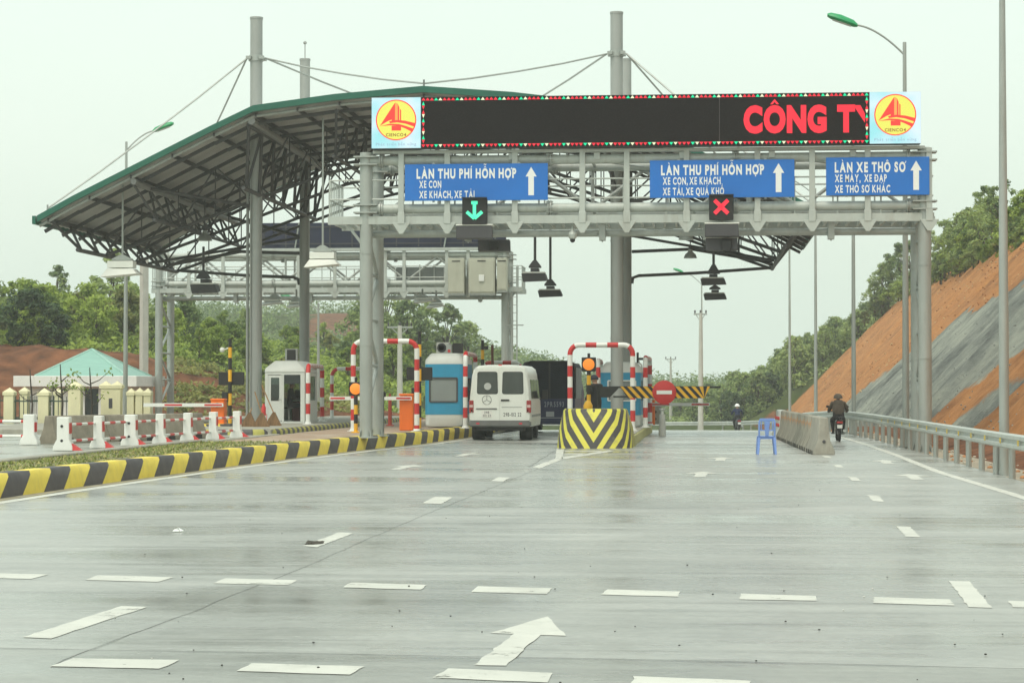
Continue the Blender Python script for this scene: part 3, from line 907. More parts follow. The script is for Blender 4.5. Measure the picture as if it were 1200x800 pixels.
# ------------------------------------------------------------------ sign gantries
def leg_pair(parent, x, Y, D, z0, z1, r=.17, flip=1):
    for yy in (Y, Y + D):
        mb = MB(); mb.tube([(x, yy, z0), (x, yy, z1)], r, 16)
        mb.lathe((x, yy, z0), [(r + .16, 0), (r + .16, .03), (r + .02, .035), (r + .02, .06)], 12)
        for zz in (z0 + 2.4, z0 + 4.8): mb.lathe((x, yy, zz), [(r + .012, 0), (r + .012, .04)], 16)
        for a in range(4):
            t_ = math.pi / 4 + a * math.pi / 2
            mb.beam((x + math.cos(t_) * (r + .05), yy + math.sin(t_) * (r + .05), z0 + .03), (x + math.cos(t_) * r, yy + math.sin(t_) * r, z0 + .2), .015, .08)
        mb.build('leg', galv, parent, world=True)
    mb = MB(); zz = z0 + .8; k = 0
    while zz + 1.0 < z1 - 1.6:
        a, b = (Y + r, Y + D - r) if k % 2 == 0 else (Y + D - r, Y + r)
        mb.tube([(x, a, zz), (x, b, zz + 1.0)], .055, 8)
        mb.tube([(x, Y + r, zz + 1.1), (x, Y + D - r, zz + 1.1)], .045, 8)
        zz += 1.2; k += 1
    mb.build('leg_lacing', galv, parent, world=True)

def gantry(name, label, Y, D, xl, xr, ext_l, ext_r, posts, z0l, z0r, lift=0.0, tall=None):
    g = thing(name, label, 'gantry', (xl, Y, z0l), None)
    zt, zb, zd = 7.55 + lift, 6.29 + lift, 5.98 + lift
    leg_pair(g, xl, Y, D, z0l, zt + .22)
    leg_pair(g, xr, Y, D, z0r, zt + .22)
    for yy in (Y, Y + D):
        mb = MB(); mb.tube([(xl + .1, yy, zt), (xr - .1, yy, zt)], .125, 14); mb.build('top_chord', galv_light, g, world=True)
        mb = MB(); mb.tube([(xl + .1, yy, zb), (xr - .1, yy, zb)], .125, 14); mb.build('bottom_chord', galv_light, g, world=True)
    mb = MB()      # collars and bolted flanges on the chords and at the legs
    for yy in (Y, Y + D):
        for zz in (zt, zb):
            for xx in (xl, xr):
                mb.mark(); sgn = 1 if xx == xl else -1
                mb.cbox(xx, yy, zz + .10, .62, .46, .035); mb.cbox(xx, yy, zz - .10, .62, .46, .035)
                for q in (.32, .37): mb.lathe((xx + sgn * (q + .06), yy, zz), [(.19, -.016), (.19, .016)], 14, axis='x')
            n = max(1, int((xr - xl) / 4.6))
            for k in range(1, n):
                mb.mark(); xx = xl + (xr - xl) * k / n
                for q in (-.03, .03): mb.lathe((xx + q, yy, zz), [(.2, -.016), (.2, .016)], 14, axis='x')
                for a in range(8): mb.beam((xx - .09, yy + .165 * math.cos(a * .785), zz + .165 * math.sin(a * .785)), (xx + .09, yy + .165 * math.cos(a * .785), zz + .165 * math.sin(a * .785)), .028, .028)
    mb.build_each('flange', galv, g, world=True)
    n = int((xr - xl) / 1.35)
    for yy, nm in ((Y + D, 'lacing'), (Y, 'lacing')):
        mb = MB()
        if yy == Y and Y < 90:
            continue
        for k in range(n):
            a = xl + .3 + (xr - xl - .6) * k / n; b = xl + .3 + (xr - xl - .6) * (k + 1) / n
            lo, hi = zb + .1, zt - .1
            if k % 2: lo, hi = hi, lo
            mb.tube([(a, yy, lo), (b, yy, hi)], .05, 8)
            if k % 3 == 0: mb.tube([(b, yy, zb), (b, yy, zt)], .05, 8)
        mb.build(nm, galv, g, world=True)
    mb = MB()
    for k in range(n // 2 + 1):
        mb.mark(); x = xl + .6 + (xr - xl - 1.2) * k / (n // 2)
        mb.tube([(x, Y + .1, zt), (x, Y + D - .1, zt)], .04, 8)
        mb.mark(); mb.tube([(x, Y + .1, zb), (x, Y + D - .1, zb)], .04, 8)
        if k < n // 2: mb.tube([(x, Y + .1, zt - .02), (x + 1.3, Y + D - .1, zt - .02)], .032, 6)
    mb.build_each('cross_brace', galv, g, world=True)
    # flat front posts with gusset feet under the deck channel
    mb = MB()
    for x in posts:
        mb.mark(); long = (x in (tall or []))
        mb.box(x - .075, Y - .21, zd + .14, x + .075, Y - .16, zt + (.20 if not long else .20))
        mb.box(x - .09, Y - .23, zd - .10, x + .09, Y - .155, zd + .2)
        mb.prism([(x - .24, zd - .06), (x + .24, zd - .06), (x + .05, zd - .36), (x - .05, zd - .36)], Y - .215, Y - .185)
    mb.build_each('front_post', galv_light, g, world=True, bevel=.006)
    # deck: channel in front, grating, rear channel, lower pipe with hangers
    mb = MB()
    mb.box(ext_l, Y - .15, zd - .10, ext_r, Y - .09, zd + .11); mb.box(ext_l, Y - .09, zd - .10, ext_r, Y + .0, zd - .07)
    mb.box(ext_l, Y + D + .09, zd - .10, ext_r, Y + D + .15, zd + .11)
    x = ext_l + .05
    while x < ext_r:
        mb.box(x, Y - .088, zd - .065, x + .05, Y + D + .088, zd + .02); x += .30
    mb.build('walkway', galv_light, g, world=True)
    mb = MB(); mb.tube([(xl, Y + .35, zd - .33), (xr - .2, Y + .35, zd - .33)], .095, 12)
    for x in [q for q in posts[1::2] if q + .8 < xr]:
        mb.cbox(x + .5, Y + .25, zd - .32, .16, .34, .42)
        mb.prism([(x + .36, zd - .38), (x + .64, zd - .38), (x + .5, zd - .58)], Y + .22, Y + .26)
    for x in (ext_l + .5, ext_r - .3): mb.beam((x, Y, zd - .1), (xl if x < (xl + xr) / 2 else xr, Y, zd - .75), .07, .07)
    mb.build('lower_pipe', galv, g, world=True)
    mb = MB()      # railing of the catwalk
    yf = Y - .04
    for yy in (yf, Y + D + .04):
        for zz in (zd + 1.06, zd + .56):
            mb.tube([(ext_l + .03, yy, zz), (ext_r - .03, yy, zz)], .024, 6)
        x = ext_l + .03
        while x < ext_r:
            mb.tube([(x, yy, zd + .02), (x, yy, zd + 1.06)], .024, 6); x += 1.1
    for xx in (ext_l + .03, ext_r - .03):
        for zz in (zd + 1.06, zd + .56): mb.tube([(xx, yf, zz), (xx, Y + D + .04, zz)], .024, 6)
        for k in range(1, 8):
            yy = yf + (D + .08) * k / 8; mb.tube([(xx, yy, zd + .02), (xx, yy, zd + 1.06)], .016, 6)
    mb.build('railing', galv_light, g, world=True)
    return g

GY = 57.5
POSTX = [X_(p, GY) for p in (471, 525, 604, 683, 735, 805, 888, 952, 1017, 1089)]
GXL, GXR = X_(429, GY), X_(1084, GY)
near_g = gantry('sign_gantry', 'light grey steel gantry carrying the long message board and the blue signs', GY, 2.0, GXL, GXR, X_(385, GY), X_(1095, GY), POSTX, .31, -.05, tall=[POSTX[0]])
mb = MB()       # the plate shelf under the display board
mb.box(X_(438, GY), GY - .22, 7.72, X_(1084, GY), GY + .05, 7.80)
for p in (600, 700, 800, 905, 1000): mb.cbox(X_(p, GY), GY - .1, 7.62, .16, .12, .18)
mb.build('top_shelf', galv_light, near_g, world=True, bevel=.006)

FY = 98.0
fx = lambda p: X_(p, FY)
far_posts = [fx(p) for p in (222, 262, 305, 350, 393, 425, 452, 474, 524, 549)]
far_g = gantry('equipment_gantry', 'lower looking grey lattice gantry farther back, carrying beige cabinets beyond the canopy masts', FY, 2.2, fx(186), fx(592), fx(178), fx(612), far_posts, .1, -.2)
mb = MB()      # caged ladder at its right leg
xa, xb = fx(600), fx(606)
for x in (xa, xb): mb.tube([(x, FY - .1, .1), (x, FY - .1, 7.0)], .035, 6)
zz = .4
while zz < 7: mb.tube([(xa, FY - .1, zz), (xb, FY - .1, zz)], .018, 6); zz += .35
for zz in (2.2, 4.4): mb.beam((xa - .3, FY - .1, zz), (xb + .3, FY - .1, zz), .05, .05)
mb.build('ladder', galv, far_g, world=True)
mb = MB()
mb.box(fx(305), FY - .3, 7.72, fx(592), FY, 7.85); mb.build('top_shelf', galv_light, far_g, world=True)

for i, (a, b, t0, b0, lab) in enumerate(((503.5, 522.5, 303, 341, 'beige cabinet on the far gantry walkway, left of the wider one'),
                                         (527.5, 558, 303, 341, 'widest beige cabinet on the far gantry walkway, with a small white box on its door'),
                                         (560.5, 572, 303, 338, 'beige cabinet at the right end of the far gantry walkway'))):
    cx = (fx(a + 24) + fx(b + 24)) / 2; w = fx(b) - fx(a)
    z0, z1 = Z_(b0 + 3, FY - .3), Z_(t0, FY - .3)
    t = thing('control_cabinet', lab, 'cabinet', (cx, FY - .56, z0), 'cabinets on the far gantry')
    mb = MB(); mb.box(-w / 2, -.35, 0, w / 2, .35, z1 - z0); mb.build('body', cabinet, t, bevel=.015)
    mb = MB(); mb.box(-w / 2 + .05, -.372, .06, w / 2 - .05, -.352, z1 - z0 - .1); mb.build('door', cabinet, t, bevel=.006)
    mb = MB(); mb.box(-.18, -.385, z1 - z0 - .16, .18, -.374, z1 - z0 - .11); mb.build('vent', black_paint, t)
    mb = MB(); mb.box(-w / 2, -.33, -.07, w / 2, .42, -.003); mb.build('bracket', galv, t)
    if i == 1:
        mb = MB(); mb.box(-.12, -.43, .52, .12, -.374, .80); mb.build('meter_box', white_paint, t, bevel=.01)
sb_ = thing('far_sign', 'grey back of a sign panel behind the lattice of the far gantry', 'road sign', (fx(491), FY + .3, Z_(334, FY)))
mb = MB(); w_ = (fx(519) - fx(463)) / 2; mb.box(-w_, 0, 0, w_, .04, Z_(312, FY) - Z_(334, FY)); mb.build('panel', mat('sign_back_grey', (.20, .22, .21), .5), sb_)
mb = MB()
for q in (-.6, 0, .6): mb.box(w_ * q - .03, -.05, -.1, w_ * q + .03, -.003, Z_(312, FY) - Z_(334, FY) + .1)
mb.build('stiffener', galv, sb_)
# back of the far display board
bx = thing('display_board', 'dark navy back of a display board above the far gantry under the canopy', 'display board', (fx(450), FY + .4, 7.95), None)
mb = MB(); mb.box(fx(302), FY + .2, 7.86, fx(592), FY + .6, 9.02); mb.build('casing', navy, bx, world=True, bevel=.02)
mb = MB()
x = fx(302) + .2
while x < fx(592) - .3: mb.box(x, FY + .165, 7.93, x + .05, FY + .198, 8.95); x += 1.0
for zz in (8.05, 8.8): mb.box(fx(302) + .1, FY + .15, zz, fx(592) - .1, FY + .163, zz + .05)
mb.build('back_frame', dark_grey, bx, world=True)
mb = MB()
for p in (345, 440, 520): mb.tube([(fx(p), FY + .1, 7.9), (fx(p) + .25, FY - .3, 9.0)], .035, 6)
mb.build('stay', galv_light, bx, world=True)

# ------------------------------------------------------------------ LED display board
LY = 57.05
px2 = lambda px, py: pl(px, py, LY)
xl_, xr_ = X_(435, LY), X_(1080.5, LY)
zb_, zt_ = Z_(174.5, LY), Z_(115.0, LY)
# same real height all along (the picture's slant is perspective)
zb_ = (pl(435, 175, LY).z + pl(1080, 167.5, LY).z) / 2; zt_ = (pl(435, 115, LY).z + pl(1080, 107, LY).z) / 2
H_ = zt_ - zb_
led = thing('display_board', 'long black electronic message board with red lettering and round emblems, atop the near gantry', 'display board', ((xl_ + xr_) / 2, LY, zb_))
mb = MB(); mb.box(xl_, LY + .01, zb_, xr_, LY + .42, zt_); mb.build('casing', dark_grey, led, world=True, bevel=.01)
xa, xb = xl_ + H_ * .985, xr_ - H_ * .99
m_led, t_, p_, _ = newmat('unlit_led_face')
p_.inputs['Base Color'].default_value = (0.018, 0.014, 0.014, 1); p_.inputs['Roughness'].default_value = .75; p_.inputs['Specular IOR Level'].default_value = .2
g_ = t_.nodes.new('ShaderNodeNewGeometry'); ck = t_.nodes.new('ShaderNodeTexVoronoi'); ck.inputs['Scale'].default_value = 34; t_.links.new(g_.outputs['Position'], ck.inputs['Vector'])
rr_ = t_.nodes.new('ShaderNodeValToRGB'); rr_.color_ramp.elements[0].color = (0.035, 0.028, 0.028, 1); rr_.color_ramp.elements[1].color = (0.012, 0.010, 0.011, 1); rr_.color_ramp.elements[1].position = .4
t_.links.new(ck.outputs['Distance'], rr_.inputs[0]); t_.links.new(rr_.outputs[0], p_.inputs['Base Color'])
mb = MB(); mb.box(xa, LY - .012, zb_ + .005, xb, LY + .008, zt_ - .005)
o = mb.build('screen', m_led, led, world=True)
xs_ = X_(844, LY)
mb = MB(); mb.box(xs_ - .012, LY - .018, zb_ + .1, xs_ + .0, LY - .0125, zt_ - .1)
mb.build('module_seam', mat('seam_grey', (.09, .08, .08)), led, world=True)
led_red = emat('led_red', (1.0, 0.02, 0.05), 0.76); led_green = emat('led_green', (0.0, 0.85, 0.38), .8); led_white = emat('led_cream', (0.95, 0.95, .62), .8)
mb = MB(); u = H_ / 15.0; n = int((xb - xa) / (u * 1.25)); stp = (xb - xa) / n
def tri(cx, cz, w, h, mi, up=True):
    s = 1 if up else -1
    mb.add([(cx - w / 2, LY - .02, cz - s * h / 2), (cx + w / 2, LY - .02, cz - s * h / 2), (cx, LY - .02, cz + s * h / 2)], [(0, 1, 2)], mi)
pat = [0, 0, 2, 1, 0, 0]
for k in range(n):
    cx = xa + (k + .5) * stp
    m_ = [0, 0, 0, 1, 2][k % 5] if True else 0
    m_ = {0: 0, 1: 0, 2: 0, 3: 1, 4: 2}[k % 5]
    tri(cx, zt_ - u * .62, stp * .95, u * .85, m_, True); tri(cx, zb_ + u * .62, stp * .95, u * .85, m_, False)
nv = int(H_ / (u * 1.25)); 
for k in range(1, nv - 1):
    cz = zb_ + (k + .5) * H_ / nv; m_ = [0, 0, 1, 2][k % 4]
    for cx in (xa + u * .6, xb - u * .6): tri(cx, cz, u * .85, H_ / nv * .9, m_, k % 2 == 0)
mb.build('border_lights', [led_red, led_green, led_white], led, world=True, ang=None)
# the running red lettering, the last letter cut by the edge of the screen
mb = MB(); lx = X_(872, LY); lz = zb_ + H_ * .262; lh = H_ * .485
w_ = text2d(mb, 'CÔNG T', lx, lz, LY - .021, lh, X_(1003, LY) - lx, bold=.06, gap=.06)
lx2 = X_(1001, LY); cutx = xb - u * 1.15
ww_ = (cutx - lx2)
mb.poly([(lx2, LY - .021, lz + lh), (lx2 + ww_ * .62, LY - .021, lz + lh), (cutx, LY - .021, lz + lh * .66), (cutx, LY - .021, lz + lh * .30)])
mb.build('lettering', led_red, led, world=True, ang=None, fixn=False)
# emblem panels
def emblem(x0, x1):
    cx = (x0 + x1) / 2; w = x1 - x0
    m, t, p, out = newmat('lit_pale_blue_panel'); L = t.links
    tcn = t.nodes.new('ShaderNodeTexCoord'); n = t.nodes.new('ShaderNodeTexNoise'); n.inputs['Scale'].default_value = 1.2
    L.new(tcn.outputs['Object'], n.inputs['Vector'])
    r = t.nodes.new('ShaderNodeValToRGB'); r.color_ramp.elements[0].color = (0.30, 0.80, 0.86, 1); r.color_ramp.elements[1].color = (0.72, 0.90, 1.0, 1)
    r.color_ramp.elements[0].position = .35; r.color_ramp.elements[1].position = .65
    L.new(n.outputs['Fac'], r.inputs[0]); L.new(r.outputs[0], p.inputs['Emission Color']); p.inputs['Emission Strength'].default_value = .82
    p.inputs['Base Color'].default_value = (.1, .12, .12, 1)
    ep = MB(); ep.box(x0, LY - .012, zb_ + .005, x1, LY + .008, zt_ - .005)
    e = ep.build('emblem_panel', m, led, world=True)
    cz = zb_ + H_ * .555; r0 = H_ * .40
    em = MB(); y = LY - .014
    def disc(r, yy, mi, n=40): em.poly([(cx + r * math.cos(2 * math.pi * k / n), yy, cz + r * math.sin(2 * math.pi * k / n)) for k in range(n)], mi)
    disc(r0, y, 0); disc(r0 * .945, y - .002, 1)
    P = lambda a, b, yy=0: (cx + a * r0, y - .004 - yy, cz + b * r0)
    # tall tower and slanted wedge with a swooping road beneath
    em.poly([P(-.80, -.28), P(-.05, .86), P(-.05, -.05), P(-.22, -.05), P(-.22, .02), P(-.40, -.05)], 0)
    em.poly([P(-.05, .86, .001), P(.08, .80, .001), P(.08, -.02, .001), P(-.05, -.02, .001)], 2)
    em.poly([P(.08, .80), P(.16, .62), P(.16, -.04), P(.08, -.04)], 0)
    em.poly([P(.19, .55), P(.25, .48), P(.25, -.04), P(.19, -.04)], 0)
    sw = [(-.35, -.06), (.05, -.0), (.45, -.04), (.93, -.16)]; sw2 = [(.91, -.34), (.45, -.18), (.05, -.12), (-.30, -.16)]
    em.poly([P(a, b, .002) for a, b in sw + sw2], 0)
    sw = [(-.80, -.30), (-.3, -.18), (.15, -.20), (.5, -.30), (.90, -.45)]; sw2 = [(.80, -.60), (.45, -.42), (.15, -.30), (-.3, -.26)]
    em.poly([P(a, b, .003) for a, b in sw + sw2], 0)
    em.poly([P(-.22, -.28, .001), P(.25, -.30, .001), P(.25, -.52, .001), P(-.22, -.52, .001)], 0)
    text2d(em, 'CIENCO4', cx - r0 * .5, cz - r0 * .80, y - .006, r0 * .15, r0 * 1.0, bold=.03, mi=3)
    text2d(em, 'Phát triển bền vững', x0 + w * .09, zb_ + H_ * .055, y - .006, H_ * .055, w * .82, bold=.0, mi=4)
    em.build('emblem', [emat('emblem_red', (0.95, 0.05, 0.04), .8), emat('emblem_yellow', (0.74, .74, .12), .85), emat('emblem_orange', (0.95, 0.35, 0.08), .85), emat('emblem_brown', (.35, .12, .02), .6), emat('emblem_grey', (.30, .42, .55), .75)], e, world=True, ang=None, fixn=False)
    return e
emblem(xl_ + .004, xa - .02); emblem(xb + .02, xr_ - .004)

# ------------------------------------------------------------------ blue lane signs
SY = GY - .27
def lane_sign(name, label, x0p, x1p, ytl, ytr, ybl, ybr, lines, arrow_px):
    x0, x1 = X_(x0p, SY, ytl), X_(x1p, SY, ytr)
    zt = (pl(x0p, ytl, SY).z + pl(x1p, ytr, SY).z) / 2; zb = (pl(x0p, ybl, SY).z + pl(x1p, ybr, SY).z) / 2
    h = zt - zb
    s = thing(name, label, 'road sign', ((x0 + x1) / 2, SY, zb), 'blue lane signs on the gantry')
    mb = MB(); mb.box(x0, SY - .01, zb, x1, SY + .02, zt); mb.build('panel', sign_blue, s, world=True, bevel=.004)
    mb = MB()
    for (txt, xa, xb, fb, fh, bold) in lines:
        text2d(mb, txt, X_(xa, SY), zb + h * fb, SY - .013, h * fh, X_(xb, SY) - X_(xa, SY), bold=bold)
    mb.build('lettering', sign_white, s, world=True, ang=None, fixn=False)
    ax = X_(arrow_px, SY); mb = MB()
    w = .145
    mb.poly([(ax + a * w, SY - .013, zb + h * b) for a, b in ((-.5, .13), (.5, .13), (.5, .64), (1.0, .64), (0, .90), (-1.0, .64), (-.5, .64))])
    mb.build('arrow', sign_white, s, world=True, ang=None)
    mb = MB()
    for q in (.2, .8): mb.box(x0 + (x1 - x0) * q - .03, SY + .022, zb - .04, x0 + (x1 - x0) * q + .03, SY + .05, zt + .04)
    mb.build('bracket', galv, s, world=True)
    return s
lane_sign('lane_sign', 'blue lane sign ending XE KHÁCH,XE TẢI, just above the green arrow signal', 474.5, 642, 193, 191, 236, 234,
          [('LÀN THU PHÍ HỖN HỢP', 488, 605, .615, .255, .045), ('XE CON', 491, 517, .355, .195, .03), ('XE KHÁCH,XE TẢI', 491, 556, .075, .195, .03)], 622.5)
lane_sign('lane_sign', 'blue lane sign ending XE QUÁ KHỔ, above the red cross signal', 761.5, 931, 188.5, 186.5, 232, 231,
          [('LÀN THU PHÍ HỖN HỢP', 775, 896, .615, .255, .045), ('XE CON,XE KHÁCH', 777, 845, .355, .195, .03), ('XE TẢI,XE QUÁ KHỔ', 777, 849, .075, .195, .03)], 913)
lane_sign('lane_sign', 'blue lane sign reading LÀN XE THÔ SƠ, at the right end of the gantry', 968, 1089, 185, 183.5, 229.5, 228,
          [('LÀN XE THÔ SƠ', 979, 1062, .615, .255, .045), ('XE MÁY, XE ĐẠP', 979, 1040, .355, .195, .03), ('XE THÔ SƠ KHÁC', 979, 1044, .075, .195, .03)], 1074.5)

# ------------------------------------------------------------------ lane signals and lights hanging from the gantry
def lane_signal(label, x0p, x1p, y0p, y1p, kind):
    Y = GY - .55
    a, b = pl(x0p, y1p, Y), pl(x1p, y0p, Y); w = b.x - a.x; h = b.z - a.z; cx = (a.x + b.x) / 2
    s = thing('lane_signal', label, 'traffic signal', (cx, Y, a.z))
    mb = MB(); mb.box(-w / 2, 0, 0, w / 2, .22, h); mb.build('housing', black_paint, s, bevel=.012)
    mb = MB(); mb.box(-w / 2 - .01, -.14, h, w / 2 + .01, .0, h + .012); mb.build('visor', black_paint, s)
    mb = MB(); mb.box(-.03, .22, h * .3, .03, .42, h * .45); mb.box(-.03, .22, h * .7, .03, .42, h * .85); mb.build('bracket', galv, s)
    mb = MB(); y = -.012
    if kind == 'arrow':
        c = h * .52; q = h * .30
        for (p0, p1) in (((0, c + q), (0, c - q)), ((0, c - q), (-.20, c - q * .15)), ((0, c - q), (.20, c - q * .15)), ((-.08, c + q), (.08, c + q))):
            wv = (.085, .02) if p0[0] == p1[0] else (.02, .085)
            mb.beam((p0[0], y, p0[1]), (p1[0], y, p1[1]), *wv)
        m = emat('signal_green', (0.10, 1.0, .52), .95)
    else:
        c = h * .52; q = h * .27
        for sg in (-1, 1): mb.beam((-q * sg, y, c - q), (q * sg, y, c + q), .02, .10)
        m = emat('signal_red', (1.0, .03, .06), .95)
    mb.build('lit_arrow' if kind == 'arrow' else 'lit_cross', m, s)
    return s
lane_signal('black lane signal showing a lit green downward arrow, hung on the near gantry', 541.5, 570.5, 232, 263, 'arrow')
lane_signal('black lane signal showing a lit red cross, hung on the near gantry', 831, 859.5, 228.5, 257.5, 'cross')

def hood(label, x0p, x1p, y0p, y1p, Y, deep=.5, white_top=True, camera_at=None, name='overhead_light'):
    """flat box light seen from below and in front, its pale lid on top"""
    a, b = pl(x0p, y1p, Y), pl(x1p, y0p, Y); w = b.x - a.x; h = b.z - a.z; cx = (a.x + b.x) / 2
    s = thing(name, label, 'light', (cx, Y, a.z))
    mb = MB(); mb.loft([[(-w / 2, 0, 0), (w / 2, 0, 0), (w / 2, deep * .3, -.02), (-w / 2, deep * .3, -.02)],
                        [(-w / 2, 0, h * .9), (w / 2 - .02, 0, h * .9), (w / 2 - .04, deep, h * .9), (-w / 2 + .02, deep, h * .9)]])
    mb.build('body', dark_grey, s, bevel=.012)
    if white_top:
        mb = MB(); mb.box(-w / 2 - .01, -.012, h * .9, w / 2 + .01, deep, h); mb.build('lid', lampwhite, s, bevel=.008)
    if camera_at:
        c0, c1 = pl(camera_at[0], camera_at[3], Y - .1), pl(camera_at[1], camera_at[2], Y - .1)
        mb = MB(); mb.box(c0.x - cx, -.12, c0.z - a.z, c1.x - cx, -.005, c1.z - a.z); mb.build('camera', black_paint, s, bevel=.012)
    mb = MB(); mb.tube([(0, deep * .5, h), (0, deep * .5, h + .22)], .03, 8); mb.build('hanger', galv, s)
    return s
hood('dark box light with a white lid under the green arrow signal', 534.5, 577, 262.5, 279.5, GY - .5)
hood('grey box light with a small camera, behind and below the one under the green arrow', 560, 598, 279, 294, GY + 1.5, white_top=False, camera_at=(573, 584, 282, 293), name='camera_light')
hood('dark box light with a white rim directly below the red cross signal', 826, 866, 260.5, 277, GY - .5)
hood('second dark box below the red cross signal, with a black camera lens on it', 827, 865, 277, 293, GY - .2, camera_at=(846, 857, 281, 294), name='camera_light')
s = thing('small_camera', 'small white dome camera under the gantry between the two lane signals', 'camera', tuple(pl(671, 279, GY)))
mb = MB(); mb.lathe((0, 0, 0), [(.02, -.06), (.10, 0), (.12, .10), (.05, .20), (.03, .32)], 12); mb.build('body', galv_light, s)
mb = MB(); mb.ball((0, 0, -.05), .07, 10); mb.build('lens', black_paint, s)
# ------------------------------------------------------------------ the canopy over the booths
CYF, CYB = 69.0, 84.0
CX0 = -8.76; HW = 12.35
PROF = [(-HW, 6.9), (-11.2, 7.52), (-9.2, 8.5), (-6.8, 9.68), (-5.4, 10.33), (-2.8, 10.66), (0, 10.88), (2.8, 10.66), (5.4, 10.33), (6.8, 9.68), (9.2, 8.5), (11.2, 7.52), (HW, 6.9)]
def zroof(u): return lerp_tab(PROF, u)
MY1, MY2 = 72.5, 81.5
MXL, MXR = X_(299.5, MY1) , X_(723, MY1)
can = thing('toll_canopy', 'huge grey canopy with a green edge, hung by cables from four tall masts', 'canopy', (CX0, 77, .3))
us = [a for a, b in PROF]
fine = []
for (a, za), (b, zb) in zip(PROF, PROF[1:]):
    for k in range(3): fine.append((a + (b - a) * k / 3, za + (zb - za) * k / 3))
fine.append(PROF[-1])
mb = MB()
def corr(y): return .02 * math.sin(y * 14)
n = len(fine); yy = np.arange(CYF, CYB + .01, .25)
top = [[(CX0 + u, y, z + .10) for u, z in fine] for y in yy]; bot = [[(CX0 + u, y, z + (.03 if k % 2 else 0)) for u, z in fine] for k, y in enumerate(yy)]
ny = len(yy)
for S in (top, bot):
    base = len(mb.v)
    for row in S: mb.v += row
    for j in range(ny - 1):
        for i in range(n - 1):
            q = base + j * n + i; mb.f.append((q, q + 1, q + n + 1, q + n)); mb.m.append(0)
mb.build('roof', roofsheet, can, world=True, ang=20)
mb = MB()      # green edging all round, standing proud of the sheet
def edge(pts, up=.13, dn=.07, out=Vector((0, -1, 0))):
    for (a, b) in zip(pts, pts[1:]):
        a, b = Vector(a), Vector(b); o1 = out * .05; o2 = out * .16
        mb.loft([[a + o1 + Vector((0, 0, -dn)), a + o2 + Vector((0, 0, -dn)), a + o2 + Vector((0, 0, up)), a + o1 + Vector((0, 0, up))],
                 [b + o1 + Vector((0, 0, -dn)), b + o2 + Vector((0, 0, -dn)), b + o2 + Vector((0, 0, up)), b + o1 + Vector((0, 0, up))]])
edge([(CX0 + u, CYF, z + .06) for u, z in PROF]); edge([(CX0 + u, CYB, z + .06) for u, z in PROF], out=Vector((0, 1, 0)))
for sg in (-1, 1): edge([(CX0 + sg * HW, CYF - .16, 6.94), (CX0 + sg * HW, CYB + .16, 6.94)], out=Vector((sg, 0, 0)), up=.14, dn=.12)
mb.build('fascia', fascia_green, can, world=True)
mb = MB()      # pale gutter pipe beneath the front edge
mb.tube([(CX0 + u, CYF + .12, z - .12) for u, z in PROF], .055, 8)
mb.build('front_edge_pipe', galv, can, world=True)
mb = MB()      # purlins and rafters right under the sheet
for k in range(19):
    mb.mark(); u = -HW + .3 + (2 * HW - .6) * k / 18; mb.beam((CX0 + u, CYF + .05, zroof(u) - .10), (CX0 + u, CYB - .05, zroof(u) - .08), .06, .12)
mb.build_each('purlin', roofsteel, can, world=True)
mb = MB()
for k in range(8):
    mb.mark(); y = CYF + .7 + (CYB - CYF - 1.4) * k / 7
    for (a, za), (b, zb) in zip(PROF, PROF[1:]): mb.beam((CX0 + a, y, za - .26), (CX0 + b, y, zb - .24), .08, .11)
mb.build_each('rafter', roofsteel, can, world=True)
def zlow(u):      # bottom chord of the arched trusses
    au = abs(u)
    return lerp_tab([(0, 9.35), (3.2, 8.95), (5.9, 8.0), (8.6, 7.0), (11.3, 6.05), (12.4, 5.95)], au)
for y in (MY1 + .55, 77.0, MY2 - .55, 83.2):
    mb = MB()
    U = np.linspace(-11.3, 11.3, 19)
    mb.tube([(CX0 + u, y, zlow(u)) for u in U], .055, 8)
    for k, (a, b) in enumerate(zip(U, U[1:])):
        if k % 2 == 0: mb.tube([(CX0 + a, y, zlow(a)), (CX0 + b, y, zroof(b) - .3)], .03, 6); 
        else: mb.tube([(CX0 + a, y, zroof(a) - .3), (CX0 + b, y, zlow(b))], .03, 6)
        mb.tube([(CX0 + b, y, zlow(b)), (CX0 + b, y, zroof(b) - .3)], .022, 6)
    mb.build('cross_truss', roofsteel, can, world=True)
def long_truss(u_top, u_low, zt, zl, n, r=.06, nm='long_truss', m=None):
    mb = MB(); ys = np.linspace(CYF + .2, CYB - .2, n * 2 + 1)
    mb.tube([(CX0 + u_low, ys[1] - .45, zl), (CX0 + u_low, ys[-2] + .45, zl)], r, 8); mb.tube([(CX0 + u_top, ys[0], zt), (CX0 + u_top, ys[-1], zt)], r * 1.2, 8)
    for k in range(2 * n):
        a, b = ys[k], ys[k + 1]
        p = (CX0 + u_top, a, zt) if k % 2 == 0 else (CX0 + u_low, a, zl); q = (CX0 + u_low, b, zl) if k % 2 == 0 else (CX0 + u_top, b, zt)
        mb.tube([p, q], r * .72, 6)
    mb.build(nm, m or roofsteel, can, world=True)
